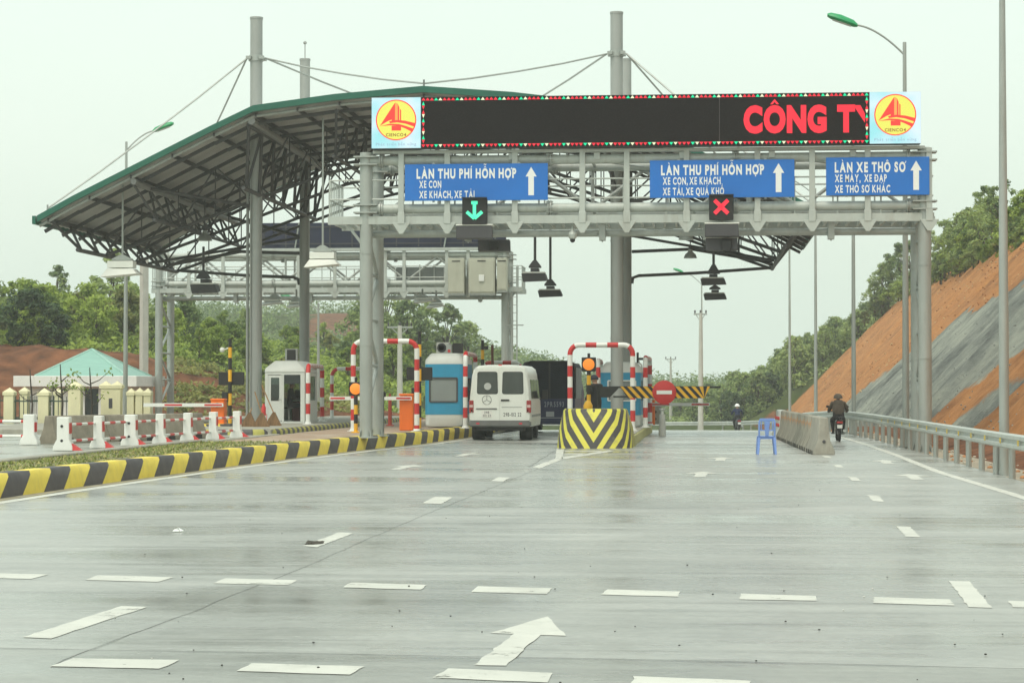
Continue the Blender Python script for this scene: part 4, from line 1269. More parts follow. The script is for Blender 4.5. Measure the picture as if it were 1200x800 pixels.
for sg in (-1, 1):
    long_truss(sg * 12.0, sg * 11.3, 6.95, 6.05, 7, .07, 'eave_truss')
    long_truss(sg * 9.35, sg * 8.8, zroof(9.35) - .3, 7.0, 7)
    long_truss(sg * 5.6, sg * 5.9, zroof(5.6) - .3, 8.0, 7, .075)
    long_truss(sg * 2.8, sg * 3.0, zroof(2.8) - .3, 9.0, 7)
    # stout purlin tubes running from the front edge backwards
    mb = MB()
    mb.mark(); mb.tube([(CX0 + sg * 9.3, CYF + .1, zroof(9.3) - .28), (CX0 + sg * 9.1, CYB - .2, zroof(9.3) - .5)], .10, 10)
    mb.mark(); mb.tube([(CX0 + sg * 5.5, CYF + .1, zroof(5.5) - .22), (CX0 + sg * 5.4, CYB - .2, zroof(5.5) - .5)], .12, 10)
    mb.build_each('edge_beam', mat('strut_grey', (0.25, 0.25, 0.24), .5, .2) if sg < 0 else roofsteel, can, world=True)
for (mx, sg) in ((MXL, -1), (MXR, 1)):
    for my in (MY1, MY2):
        r = .205 if my == MY1 else .19
        ztop = 13.9 if my == MY1 else (13.85 if sg < 0 else 13.7)
        mb = MB(); mb.tube([(mx, my, .2), (mx, my, ztop)], r, 20)
        mb.lathe((mx, my, ztop), [(r + .015, -.05), (r + .015, .02), (.03, .03)], 20)
        for zz in (3.2, 6.4): mb.lathe((mx, my, zz), [(r + .01, 0), (r + .01, .04)], 20)
        mb.lathe((mx, my, .3), [(r + .16, 0), (r + .16, .03), (r + .02, .04)], 14)
        if my == MY2 and sg < 0: mb.tube([(mx, my, ztop), (mx, my, ztop + .55)], .02, 6); mb.ball((mx, my, ztop + .62), .07, 8)
        if my == MY1 and sg < 0:
            mb.tube([(mx - .29, my + .05, .3), (mx - .29, my + .05, 9.6)], .05, 8); mb.tube([(mx - .14, my - .2, .3), (mx - .14, my - .2, 9.0)], .025, 6)
        mast = mb.build('mast', maststeel, can, world=True)
        zc = 12.55 if my == MY1 else 12.2
        if my == MY2: zc = 11.3
        mb = MB(); mb.lathe((mx, my, zc), [(r + .03, -.10), (r + .03, .10)], 16)
        for a in range(4): mb.cbox(mx + math.cos(a * 1.571 + .785) * (r + .1), my + math.sin(a * 1.571 + .785) * (r + .1), zc, .16, .16, .10)
        mb.build('collar', galv, mast, world=False if False else True) if False else mb.build('collar', galv, can, world=True)
        mb = MB()
        ends = [(-12.1, CYF + .15), (-12.1, CYB - .15), (0, CYF + .1), (0, CYB - .2)] if sg < 0 else [(0, CYF + .1), (0, CYB - .2), (12.1, CYF + .15), (12.1, CYB - .15)]
        if my == MY2: ends = [(-8, CYB - 1), (-1.2, CYB - 1), (-8, CYF + 6), (-1.2, CYF + 6)] if sg < 0 else [(8, CYB - 1), (1.2, CYB - 1), (8, CYF + 6), (1.2, CYF + 6)]
        for (u, y) in ends:
            mb.mark()
            dx = -1 if CX0 + u < mx else 1
            p1 = Vector((CX0 + u, y, zroof(u) + .3)); p0 = Vector((mx + dx * (r + .12), my, zc))
            mid = (p0 + p1) / 2 + Vector((0, 0, -.10)); mb.tube([p0, (p0 + mid) / 2 + Vector((0, 0, -.03)), mid, (p1 + mid) / 2 + Vector((0, 0, -.03)), p1], .032, 6)
            mb.tube([p1 - Vector((0, 0, .35)), p1 + Vector((0, 0, .12))], .03, 6)
        mb.build_each('stay_cable', galv, can, world=True)
        mb = MB()       # raking struts from the mast head frame out to the trusses
        for u in ((-9.2,) if sg < 0 else (9.2,)):
            mb.mark(); mb.tube([(mx, my, 7.6 if my == MY1 else 7.2), (CX0 + u, my - (1.6 if my == MY1 else -1.2), zroof(u) - .4)], .06, 8)
        mb.build_each('mast_strut', roofsteel, can, world=True)
for sg, mx in ((-1, MXL), (1, MXR)):      # low tie pipes out to the eaves
    mb = MB()
    e = (CX0 + sg * 11.2, CYB - .6, 6.1)
    mb.mark(); mb.tube([(mx + sg * .2, MY2, 5.45), (mx + sg * .24, MY2, 5.66), (mx + sg * .45, MY2 + .1, 5.74), (mx + sg * 2.5, MY2 + .6, 5.85), e], .06, 8)
    mb.mark(); mb.tube([(mx + sg * .2, MY2, 6.62), (mx + sg * 2.4, MY2, 6.70), (CX0 + sg * 11.2, MY2, 6.2)], .06, 8)
    mb.mark(); mb.tube([(mx + sg * .2, MY2, 7.2), (CX0 + sg * 11.2, MY2 - 3, 6.1)], .05, 8)
    mb.build_each('tie_pipe', roofsteel, can, world=True)

# ------------------------------------------------------------------ hanging floodlights
def floodlight(label, px, ytop, yrod, x0p, x1p, y0p, y1p, Y, white, tilt=0.0, slant=.0):
    z0, z1 = Z_(y1p, Y), Z_(y0p, Y)
    a, b = X_(x0p, Y), X_(x1p, Y); cx = X_(px, Y); w = b - a
    zrod = Z_(yrod, Y); ztop_ = Z_(ytop, Y)
    u = cx - CX0
    s = thing('floodlight', label, 'light', (cx, Y, zrod))
    rod = galv if white else roofsteel; lm = lampwhite if white else dark_grey
    mb = MB(); mb.tube([(0, 0, 0), (0, 0, ztop_ - zrod)], .035 if white else .045, 8); mb.build('rod', rod, s)
    hb = z1 - zrod
    mb = MB(); q_ = .28 if white else .24; mb.prism([(-.06, 0.02), (.06, 0.02), (w * q_, hb + .05), (w * q_, hb), (-w * q_, hb), (-w * q_, hb + .05)], -.12, .12); mb.build('bracket', galv if white else dark_grey, s, bevel=.008)
    h = z1 - z0
    mb = MB()
    ox = (a + b) / 2 - cx
    mb.box(ox - w * .16, -.2, hb - h * .3, ox + w * .16, .25, hb - .02) if not white else mb.box(ox - w * .36, -.2, hb - h * .44, ox + w * .36, .25, hb - .02)
    if not white:
        rim = MB(); rim.box(ox - w * .46, -.34, hb - h * .40, ox + w * .40, .28, hb - h * .30); rim.build('lid', lampwhite, s, bevel=.006)
    mb.build('gear_box', lampwhite if white else dark_grey, s, bevel=.01)
    mb = MB()
    if white:
        mb.loft([[(ox - w * .36, -.25, hb - h * .5), (ox + w * .36, -.25, hb - h * .5), (ox + w * .36, .3, hb - h * .5), (ox - w * .36, .3, hb - h * .5)],
                 [(ox - w * .5, -.42, hb - h), (ox + w * .5, -.42, hb - h + .10), (ox + w * .5, .45, hb - h + .1), (ox - w * .5, .45, hb - h)]])
    else:      # flat lamp head tipped so that its dark face looks forward and down
        mb.loft([[(ox - w * .5, -.36, hb - h * .42), (ox + w * .42, -.36, hb - h * .42), (ox + w * .42, .30, hb - h * .42), (ox - w * .5, .30, hb - h * .42)],
                 [(ox - w * .44, -.30, hb - h), (ox + w * .5, -.30, hb - h + .03), (ox + w * .5, .2, hb - h * .8), (ox - w * .44, .2, hb - h * .8)]])
    mb.build('shade', lm, s, bevel=.006)
    return s
floodlight('white floodlight on a long pale rod at the outer left tip of the canopy', 143, 213, 297, 121, 163, 303, 323, 70.2, True)
floodlight('dark floodlight hung by a short rod left of the left front mast', 238, 287, 316, 225, 257, 325, 343, 76, False)
floodlight('white floodlight on a long pale rod between the left mast and the gantry leg', 378, 136, 287, 358, 398, 294, 313, 70.2, True)
floodlight('black floodlight on a rod under the near gantry, left one of the hanging pair', 627, 262, 306, 612, 642, 314, 331, 74, False)
floodlight('black floodlight on a rod under the near gantry, lower right one of the hanging pair', 645, 262, 328, 631, 659.5, 335, 349, 79, False)
floodlight('dark floodlight below the red cross signal, upper one of two', 836.5, 294, 312, 821, 851.5, 322, 336, 76, False)
floodlight('dark floodlight below the red cross signal, lower one of two', 838, 312, 336, 824.5, 852, 340, 353, 83, False)
floodlight('small white floodlight right of the left masts, under the far gantry', 322, 335, 344, 306, 333, 349, 357, 83.5, True)
floodlight('small pale floodlight beside the dark rear mast, under the far gantry', 347, 338, 347, 337, 357, 352, 360, 83.8, True)
floodlight('small white floodlight under the beige cabinets of the far gantry', 495, 338, 345, 485, 511, 348, 355, 82, True)
floodlight('small grey floodlight under the beige cabinets, behind the white one', 511, 340, 349, 500, 522, 354, 361, 83.6, True)
def bell(label, px, py, Y, r, ytop):
    p = pl(px, py, Y); s = thing('bell_lamp', label, 'light', tuple(p), 'bell shaped lamps under the canopy')
    mb = MB(); mb.lathe((0, 0, 0), [(r, 0), (r * .96, .02), (r * .8, r * .55), (r * .35, r * .95), (r * .3, r * 1.3)], 16); mb.build('shade', galv, s)
    mb = MB(); mb.lathe((0, 0, 0), [(r * .26, r * 1.25), (r * .26, r * 1.9), (.02, r * 2.0)], 12); mb.tube([(0, 0, r * 1.9), (0, 0, Z_(ytop, Y) - p.z)], .02, 6); mb.build('gear_housing', dark_grey, s)
bell('bell shaped lamp under the dark left half of the canopy', 240, 282, 76, .27, 250)
bell('bell shaped lamp below the gantry, left of the red cross signal', 809, 302.5, 76, .23, 280)
bell('bell shaped lamp tucked close under the gantry, above another bell lamp', 804, 281, 72, .25, 262)
# ------------------------------------------------------------------ islands with their striped kerbs
mb = MB(); mb.box(-15.6, 61.2, .1, -12.06, 92, .452); structure(mb.build('island', concrete, bevel=.01))
pathB = Path([(-15.4, 60.98, 0), (-12.35, 61.0, 0), (-12.08, 61.25, 0), (-11.96, 62, 0), (-11.78, 92, 0)])
striped_kerb('island_kerb', pathB, .36, .16, .16, .0, [mat('dull_yellow', (.42, .40, .10), .7, 0, .15), kerb_black], base=.3, front_in=.02)
IX0, IX1 = -3.98, -1.92
mb = MB(); mb.box(IX0 + .03, 61.5, -.1, IX1 - .03, 84, .30)
structure(mb.build('island', mat('yellowish_kerb', (.50, .48, .20), .7, 0, .15, 2.0, dirt=.4), bevel=.04))
mb = MB(); mb.box(IX0 + .06, 61.6, .3, IX1 - .06, 83.9, .309); structure(mb.build('island_top', concrete))
mb = MB(); mb.box(-22, 62, .1, -17.5, 92, .44); structure(mb.build('island', concrete, bevel=.02))

# crash nose of the middle island: rounded concrete block with painted chevrons
def chevron_mat():
    m, t, p, out = newmat('chevron_paint'); L = t.links
    tcn = t.nodes.new('ShaderNodeTexCoord'); sp = t.nodes.new('ShaderNodeSeparateXYZ'); L.new(tcn.outputs['Object'], sp.inputs[0])
    def M(op, a, b=None):
        n = t.nodes.new('ShaderNodeMath'); n.operation = op
        for i, q in enumerate((a, b)):
            if q is None: continue
            if isinstance(q, (int, float)): n.inputs[i].default_value = q
            else: L.new(q, n.inputs[i])
        return n.outputs[0]
    ax = M('ABSOLUTE', sp.outputs[0]); side = M('MAXIMUM', M('SUBTRACT', sp.outputs[1], .25), 0.0)
    f = M('SUBTRACT', M('MULTIPLY', M('ADD', ax, M('MULTIPLY', side, .75)), 1.6), sp.outputs[2])
    fr = M('FRACT', M('ADD', M('MULTIPLY', f, 1 / .54), 10.748))
    st = M('GREATER_THAN', fr, .47)
    n = t.nodes.new('ShaderNodeTexNoise'); n.inputs['Scale'].default_value = 4; n.inputs['Detail'].default_value = 7; L.new(tcn.outputs['Object'], n.inputs['Vector'])
    mx = t.nodes.new('ShaderNodeMixRGB'); L.new(st, mx.inputs[0]); mx.inputs[1].default_value = (.78, .72, .10, 1); mx.inputs[2].default_value = (.07, .066, .068, 1)
    m2 = t.nodes.new('ShaderNodeMixRGB'); r = t.nodes.new('ShaderNodeValToRGB'); r.color_ramp.elements[0].position = .55; r.color_ramp.elements[1].position = .8; r.color_ramp.elements[1].color = (.5, .5, .5, 1)
    L.new(n.outputs['Fac'], r.inputs[0]); L.new(r.outputs[0], m2.inputs[0]); L.new(mx.outputs[0], m2.inputs[1]); m2.inputs[2].default_value = (.28, .26, .17, 1)
    L.new(m2.outputs[0], p.inputs['Base Color']); p.inputs['Roughness'].default_value = .55
    return m
cx = (IX0 + IX1) / 2
mb = MB()
def nose_ring(z, hw, y0, y1, r):
    pts = []
    for (sx, sy) in ((-1, 1), (-1, -1), (1, -1), (1, 1)):
        pass
    n = 7
    pts.append((-hw, y1, z))
    for k in range(n + 1):
        a = math.pi + (math.pi / 2) * k / n; pts.append((-hw + r + r * math.cos(a), y0 + r + r * math.sin(a), z))
    for k in range(n + 1):
        a = 1.5 * math.pi + (math.pi / 2) * k / n; pts.append((hw - r + r * math.cos(a), y0 + r + r * math.sin(a), z))
    pts.append((hw, y1, z)); return [Vector(p) for p in pts]
mb.loft([nose_ring(-.02, 1.03, 0, 3.2, .75), nose_ring(.5, .97, .10, 2.9, .7), nose_ring(1.0, .86, .25, 1.7, .6), nose_ring(1.05, .82, .30, 1.6, .58)])
nose = mb.build('crash_block', chevron_mat(), loc=(cx, 59.35, 0), ang=30)
tag(nose, 'rounded yellow and black chevron block at the front of the middle toll island', 'crash barrier')

# ------------------------------------------------------------------ toll booths
rgb = np.random.RandomState(11)
def roof_cap(mb, w, d, z0, z1, inset=.22, over=.0):
    mb.loft([[(-w / 2 - over, 0 - over, z0), (w / 2 + over, -over, z0), (w / 2 + over, d + over, z0), (-w / 2 - over, d + over, z0)],
             [(-w / 2 - over + .02, -over + .02, z0 + (z1 - z0) * .35), (w / 2 + over - .02, -over + .02, z0 + (z1 - z0) * .35), (w / 2 + over - .02, d + over - .02, z0 + (z1 - z0) * .35), (-w / 2 - over + .02, d + over - .02, z0 + (z1 - z0) * .35)],
             [(-w / 2 + inset, inset * .5, z1), (w / 2 - inset, inset * .5, z1), (w / 2 - inset, d - inset * .5, z1), (-w / 2 + inset, d - inset * .5, z1)]])
maroon = mat('maroon_panel', (.10, .015, .02), .6)
# white booth with its door ajar
YB = 72.0; bx0, bx1 = X_(310.5, YB), X_(357, YB); W = bx1 - bx0
wb = thing('toll_booth', 'white toll booth with an open doorway and a glazed door, left of the others', 'toll booth', ((bx0 + bx1) / 2, YB, .452))
zt = 1.66; d = 2.4; e = .06
mb = MB(); mb.box(-W / 2, 0, 0, W / 2, d, .06); mb.build('plinth', booth_white, wb, bevel=.01)
mb = MB()
mb.box(-W / 2, 0, .062, -W / 2 + e, d, zt); mb.box(W / 2 - e, 0, .062, W / 2, d, .75); mb.box(W / 2 - e, 0, .75, W / 2, .25, zt); mb.box(W / 2 - e, d - .3, .75, W / 2, d, zt); mb.box(W / 2 - e, .25, 1.55, W / 2, d - .3, zt)
mb.box(-W / 2 + e, d - e, .062, W / 2 - e, d, .82); mb.box(-W / 2 + e, d - e, 1.55, W / 2 - e, d, zt)
mb.box(-W / 2 + e, 0, 1.60, W / 2 - e, e, zt); mb.box(-.09, 0, .062, -.03, e, 1.6); mb.box(W / 2 - .14, 0, .062, W / 2 - e, e, 1.6); mb.box(-W / 2 + e, 0, .062, -W / 2 + .1, e, 1.6)
mb.build('walls', booth_white, wb)
mb = MB(); roof_cap(mb, W, d, zt + .002, 2.06, .30, .02); mb.build('roof', booth_white, wb, bevel=.03)
mb = MB(); x0, x1 = -W / 2 + .105, -.095
mb.box(x0, .01, .08, x1, .05, .74); mb.box(x0, .01, .74, x0 + .09, .05, 1.58); mb.box(x1 - .09, .01, .74, x1, .05, 1.58); mb.box(x0 + .09, .01, 1.50, x1 - .09, .05, 1.58)
dr = mb.build('door', booth_white, wb)
mb = MB(); mb.box(x0 + .09, .025, .74, x1 - .09, .035, 1.50); mb.build('door_glass', glass, dr)
mb = MB(); mb.box(x0 + .09, .037, 1.28, x1 - .09, .042, 1.49); mb.build('blind', booth_white, dr)
mb = MB(); mb.tube([(x1 - .03, .008, .78), (x1 - .03, -.03, .78), (x1 - .12, -.03, .78)], .012, 6); mb.build('handle', galv, dr)
mb = MB(); mb.box(-.025, .012, 1.30, W / 2 - .145, .03, 1.595); mb.build('dark_transom', dark_glass, wb)
mb = MB(); mb.box(W / 2 - .04, .25, .75, W / 2 - .03, d - .3, 1.55); mb.build('side_window', glass, wb)
mb = MB(); mb.box(-W / 2 + e, d - .035, .82, W / 2 - e, d - .025, 1.55); mb.build('rear_window', glass, wb)
mb = MB(); mb.box(.05, 1.0, .065, W / 2 - .07, 2.2, .72); mb.build('desk', maroon, wb, bevel=.01)
mb = MB(); mb.box(.10, 1.2, .80, W / 2 - .12, 1.26, 1.1); mb.box(.28, 1.23, .72, .36, 1.3, .8); mb.build('monitor', black_paint, wb, bevel=.008)
mb = MB(); mb.box(-.11, .6, 2.066, .30, .85, 2.46); db = mb.build('roof_display', mat('display_grey', (.33, .35, .33), .5), wb, bevel=.012)
mb = MB(); mb.box(-.04, .585, 2.09, .25, .598, 2.43); mb.build('display_face', black_paint, db)

def blue_booth(label, x0p, x1p, Y, z0, ytop, group, win):
    a, b = X_(x0p, Y), X_(x1p, Y); W = b - a; d = 2.7
    t = thing('toll_booth', label, 'toll booth', ((a + b) / 2, Y, z0), group)
    zt = Z_(ytop, Y) - z0
    zb0, zb1 = .42, zt - .36
    e = .07
    def ring(z, q=0.0, r=.16):
        pts = []
        for (sx, sy, a0) in ((1, 0, -math.pi / 2), (1, 1, 0), (-1, 1, math.pi / 2), (-1, 0, math.pi)):
            ccx = sx * (W / 2 - r - q); ccy = (r + q) if sy == 0 else (d - r - q)
            for k in range(5):
                an = a0 + k * math.pi / 8; pts.append(Vector((ccx + r * math.cos(an), ccy + r * math.sin(an), z)))
        return pts
    mb = MB(); mb.loft([ring(0, .05), ring(.06, .012), ring(zb0 - .02, .012)]); mb.build('plinth', booth_white, t)
    wz0, wz1, wx0, wx1 = win
    # walls as a shell with a real opening in front
    mb = MB(); r0 = ring(zb0 - .018); r1 = ring(wz0); r2 = ring(wz1); r3 = ring(zb1)
    mb.loft([r0, r1], cap=False); mb.loft([r2, r3], cap=False)
    for k in range(20):
        k2 = (k + 1) % 20
        if k == 19: continue                       # the front pane lies between point 19 and point 0
        side = k in (4, 14)
        if side: continue
        mb.quad(r1[k], r1[k2], r2[k2], r2[k])
    for (A, Bq) in ((r1[19], r1[0]),):
        f = lambda q, z: Vector((q, 0, z))
        mb.quad(Vector((A.x, 0, wz0)), f(wx0, wz0), f(wx0, wz1), Vector((A.x, 0, wz1))); mb.quad(f(wx1, wz0), Vector((Bq.x, 0, wz0)), Vector((Bq.x, 0, wz1)), f(wx1, wz1))
    for sx in (-1, 1):
        X = sx * W / 2
        mb.quad((X, .2, wz0), (X, .6, wz0), (X, .6, wz1), (X, .2, wz1)); mb.quad((X, d - .5, wz0), (X, d - .2, wz0), (X, d - .2, wz1), (X, d - .5, wz1))
    mb.build('walls', booth_blue, t, ang=30)
    fr = MB()
    for (p, q) in (((wx0, wz0), (wx1, wz0)), ((wx0, wz1), (wx1, wz1)), ((wx0, wz0), (wx0, wz1)), ((wx1, wz0), (wx1, wz1))): fr.beam((p[0], -.004, p[1]), (q[0], -.004, q[1]), .05, .045)
    w_ = fr.build('window_frame', dark_grey, t)
    mb = MB(); mb.box(wx0 + .02, .01, wz0 + .02, wx1 - .02, .018, wz1 - .02); mb.build('pane', booth_glass, w_)
    mb = MB()
    for sx in (-1, 1): mb.mark(); mb.box(sx * (W / 2 - .02) - .004, .6, wz0, sx * (W / 2 - .02) + .004, d - .5, wz1)
    mb.build_each('side_window', glass, t)
    mb = MB(); mb.loft([ring(zb1 + .002, .0), ring(zb1 + .14, .01), ring(zt - .05, .14), ring(zt, .2)]); mb.build('roof', booth_white, t, ang=45)
    mb = MB(); mb.box(-W / 2 + .1, .9, .45, W / 2 - .1, 1.4, wz0 - .05); mb.build('desk', cabinet, t)
    mb = MB(); mb.box(-.14, .95, wz0 - .04, .12, 1.0, wz0 + .16); mb.build('monitor', dark_grey, t)
    mb = MB(); mb.box(wx1 - .24, .03, wz0 + .05, wx1 - .05, .034, wz0 + .22); mb.build('paper_notice', sign_white, t)
    return t, W, zt
t1, W1, z1 = blue_booth('light blue and white toll booth with a wide front window, beside the white van', 497.5, 544, 72.3, .345, 413.5, 'blue and white toll booths', (.82, 1.60, -.48, .42))
ac = thing('air_conditioner', 'box shaped air conditioner with a round black fan, on the blue booth roof', 'air conditioner', (t1.location.x - .12, 72.9, .345 + z1 + .005))
mb = MB(); mb.box(-.22, 0, 0, .20, .5, .36); mb.build('casing', mat('ac_grey', (.45, .46, .42), .5), ac, bevel=.015)
mb = MB(); mb.lathe((-.04, -.006, .18), [(.155, 0), (.155, -.012), (.13, -.016)], 20, axis='y'); fan = mb.build('fan_grille', black_paint, ac)
mb = MB()
for k in range(5): mb.lathe((-.04, -.024, .18), [(.03 + k * .024, 0), (.034 + k * .024, -.004)], 20, axis='y')
mb.build('grille_rings', dark_grey, fan)
db = thing('roof_display', 'small black display beside the air conditioner on the blue booth roof', 'display', (t1.location.x + .38, 72.8, .345 + z1 + .005))
mb = MB(); mb.box(-.17, 0, 0, .17, .2, .33); mb.build('casing', black_paint, db, bevel=.01)
mb = MB(); mb.box(-.38, .02, 0, -.2, .18, .30); lb = mb.build('lamp_box', galv, db, bevel=.008)
mb = MB(); mb.box(-.33, .008, .03, -.24, .018, .12); mb.build('red_lamp', red_paint, lb)
t2, W2, z2 = blue_booth('light blue and white toll booth behind the round grey mast on the middle island', 703.5, 751, 74.2, .309, 424, 'blue and white toll booths', (.88, 1.55, -.42, .50))
for ch in t2.children:
    if ch.name.startswith('window_frame'): ch.data.materials[0] = white_paint

# ------------------------------------------------------------------ red and white guard hoops
def hoop(label, p0, p1, z0, ztop, r=.078, L=.33, rad=.28, group='red and white guard hoops round the toll booths'):
    p0, p1 = Vector((p0[0], p0[1], 0)), Vector((p1[0], p1[1], 0)); c = (p0 + p1) / 2; d = (p1 - p0); w = d.length; d.normalize()
    t = thing('guard_hoop', label, 'guard hoop', (c.x, c.y, z0), group)
    A = -d * (w / 2); Bv = d * (w / 2); H = ztop - z0 - r
    pts = [A, A + Vector((0, 0, H - rad))]
    for k in range(1, 7):
        a = k / 6 * math.pi / 2; pts.append(A + d * (rad - rad * math.cos(a)) + Vector((0, 0, H - rad + rad * math.sin(a))))
    for k in range(0, 7):
        a = k / 6 * math.pi / 2; pts.append(Bv - d * (rad - rad * math.sin(a)) + Vector((0, 0, H - rad + rad * math.cos(a))))
    pts.append(Bv)
    # symmetric bands: each half gets its own run
    mb = MB(); mb.tube(pts, r, 12, stripe=(L, (0, 1)), cap=False); mb.build('pipe', [white_paint, red_paint], t)
    mb = MB()
    for q in (A, Bv): mb.mark(); mb.lathe((q.x, q.y, 0), [(r + .10, 0), (r + .10, .02), (r + .03, .03), (r + .02, .08)], 12)
    mb.build_each('base_plate', white_paint, t)
    return t
def Xf(px, Y): return X_(px, Y)
hoop('large hoop in front of the blue booth, arching behind the near gantry leg', (Xf(414, 66.3), 66.3), (Xf(488.5, 66.3), 66.3), .309, 3.10)
hoop('large hoop standing on the middle island above the chevron block', (Xf(668, 67.5), 67.5), (Xf(741.5, 67.5), 67.5), .309, 3.0)
hoop('smaller hoop farther back on the left, half hidden by the near gantry leg', (Xf(389, 84), 84), (Xf(447, 84), 84), .45, 2.42, .07)
hoop('hoop along the right flank of the white booth', (Xf(361, 70.6), 70.6), (Xf(377.5, 75.8), 75.8), .45, 2.42, .075)
hoop('hoop between the blue booth and the rear of the white van', (Xf(545.3, 70.5), 70.5), (Xf(557, 75.4), 75.4), .33, 2.80, .075)
hoop('hoop between the middle booth and the no entry sign', (Xf(756.3, 73.4), 73.4), (Xf(761.5, 77.4), 77.4), .309, 2.70, .08)
hoop('hoop at the left flank of the middle booth, behind the orange lamp', (Xf(701, 73.0), 73.0), (Xf(704.5, 77.0), 77.0), .309, 2.60, .07)
hoop('hoop in the lane beyond the white van, only its top showing', (Xf(566, 84.5), 84.5), (Xf(611, 84.5), 84.5), .25, 2.66, .075)

# ------------------------------------------------------------------ boom barriers
def barrier_box(name, label, px, Y, z0, ytop, boom, stripe=.55, base=True, w=.42):
    x = X_(px, Y); h = Z_(ytop, Y) - z0
    t = thing(name, label, 'boom barrier', (x, Y, z0), 'orange boom barriers of the toll lanes')
    mb = MB(); mb.box(-w / 2, -.2, .0, w / 2, .2, h - .06); cab = mb.build('cabinet', orange_paint, t, bevel=.02)
    mb = MB(); mb.box(-w / 2 - .015, -.215, h - .058, w / 2 + .015, .215, h); mb.build('lid', orange_paint, t, bevel=.015)
    mb = MB(); mb.box(-w / 2 + .05, -.205, .12, w / 2 - .05, -.2015, h - .2); mb.build('door', orange_paint, cab)
    zb = Z_(boom[2], Y) - z0; a = X_(boom[0], Y) - x; b = X_(boom[1], Y) - x
    mb = MB(); n = max(2, int(abs(b - a) / stripe)); 
    for k in range(n):
        q0 = a + (b - a) * k / n; q1 = a + (b - a) * (k + 1) / n
        mb.box(q0, -.30, zb - .055, q1, -.24, zb + .055)
        if k % 2 == 0: mb.box(q0 + (q1 - q0) * .06, -.304, zb - .028, q1 - (q1 - q0) * .06, -.3005, zb + .028, 1)
    mb.build('boom', [white_paint, red_paint], t)
    mb = MB(); mb.lathe((0 if a < 0 else 0, -.245, zb), [(.07, 0.04), (.07, -.01)], 12, axis='y'); mb.build('pivot', dark_grey, t)
    return t
barrier_box('boom_barrier', 'orange boom barrier on the left, its red and white arm across the side lane', 256.5, 67.4, .3, 467, (264, 171, 474.5))
barrier_box('boom_barrier', 'orange boom barrier beside the front hoop of the blue booth, arm pointing left', 477, 67.8, .309, 461, (484, 388, 466.5), .5)
barrier_box('boom_barrier', 'orange boom barrier behind the no entry sign, arm pointing right', 762.5, 78.5, .309, 468, (763, 832, 473.5), .55, w=.3)
mb = MB()
x0, x1, y0, y1 = X_(224, 66.6), X_(272, 66.6), 66.3, 67.9
for k in range(6):
    q0 = x0 + (x1 - x0) * k / 6; q1 = x0 + (x1 - x0) * (k + 1) / 6; s_ = .12
    mb.loft([[(q0, y0, .30), (q1, y0, .30), (q1, y1, .30), (q0, y1, .30)], [(q0 - s_ if k else q0, y0 + .02, .52), (q1 - s_ if k < 5 else q1, y0 + .02, .52), (q1 - s_ if k < 5 else q1, y1, .52), (q0 - s_ if k else q0, y1, .52)]], k % 2)
structure(mb.build('island_kerb', [kerb_yellow, kerb_black]))

# yellow and black arm with the round no entry sign
Yg = 62.6; zz = Z_(459.5, Yg)
gx = X_(713, Yg)
t = thing('swing_gate', 'yellow and black striped lane arm carrying a round red no entry sign', 'lane gate', (gx, Yg, .8))
a, b = X_(727, Yg), X_(832, Yg); h = .33
mb = MB(); n = 25; sl = .30
zb, ztp = zz - h / 2 - .8, zz + h / 2 - .8
def clipx(x): return x
for k in range(n + 2):      # slanted stripes cut to the arm's trapezoid
    x0 = a - gx + (b - a + sl) * (k - 1) / n; x1 = a - gx + (b - a + sl) * k / n
    A_, B_ = a - gx, b - gx
    P = []
    for xx, top in ((x0, 1), (x1, 1), (x1, 0), (x0, 0)):
        lo = A_ + (0 if top else .20); hi = B_ - (0 if top else .16)
        P.append((max(lo, min(hi, xx + (-sl / 2 if top else sl / 2) * 1.0)), ztp if top else zb))
    if abs(P[0][0] - P[1][0]) < .005 and abs(P[2][0] - P[3][0]) < .005: continue
    mb.prism(P, -.02, .02, k % 2)
mb.build('arm', [yellow_paint, black_paint], t)
mb = MB(); mb.beam((a - gx - .32, .03, ztp - .02), (b - gx + .30, .03, ztp - .02), .05, .055); mb.beam((a - gx - .2, .03, zb + .04), (a - gx + .25, .03, zb + .04), .05, .05)
mb.prism([(a - gx - .62, ztp), (a - gx + .0, ztp), (a - gx - .30, zb + .02), (a - gx - .62, zb + .02)], .0, .05)
mb.build('arm_frame', black_paint, t)
mb = MB(); mb.tube([(-.28, .03, -.45), (-.28, .03, ztp + .02)], .05, 10); mb.lathe((-.28, .03, -.5), [(.14, 0), (.14, .03), (.06, .05)], 12); mb.build('post', black_paint, t)
sx = X_(778.5, Yg) - gx; mb = MB(); r = .335
mb.lathe((sx, -.05, zz - .8), [(r - .01, .02), (r, .01), (r, -.005), (r - .012, -.01)], 36, axis='y'); sg = mb.build('sign_disc', red_paint, t)
mb = MB(); mb.box(sx - .215, -.068, zz - .8 - .052, sx + .215, -.0615, zz - .8 + .052); mb.build('white_bar', sign_white, sg)

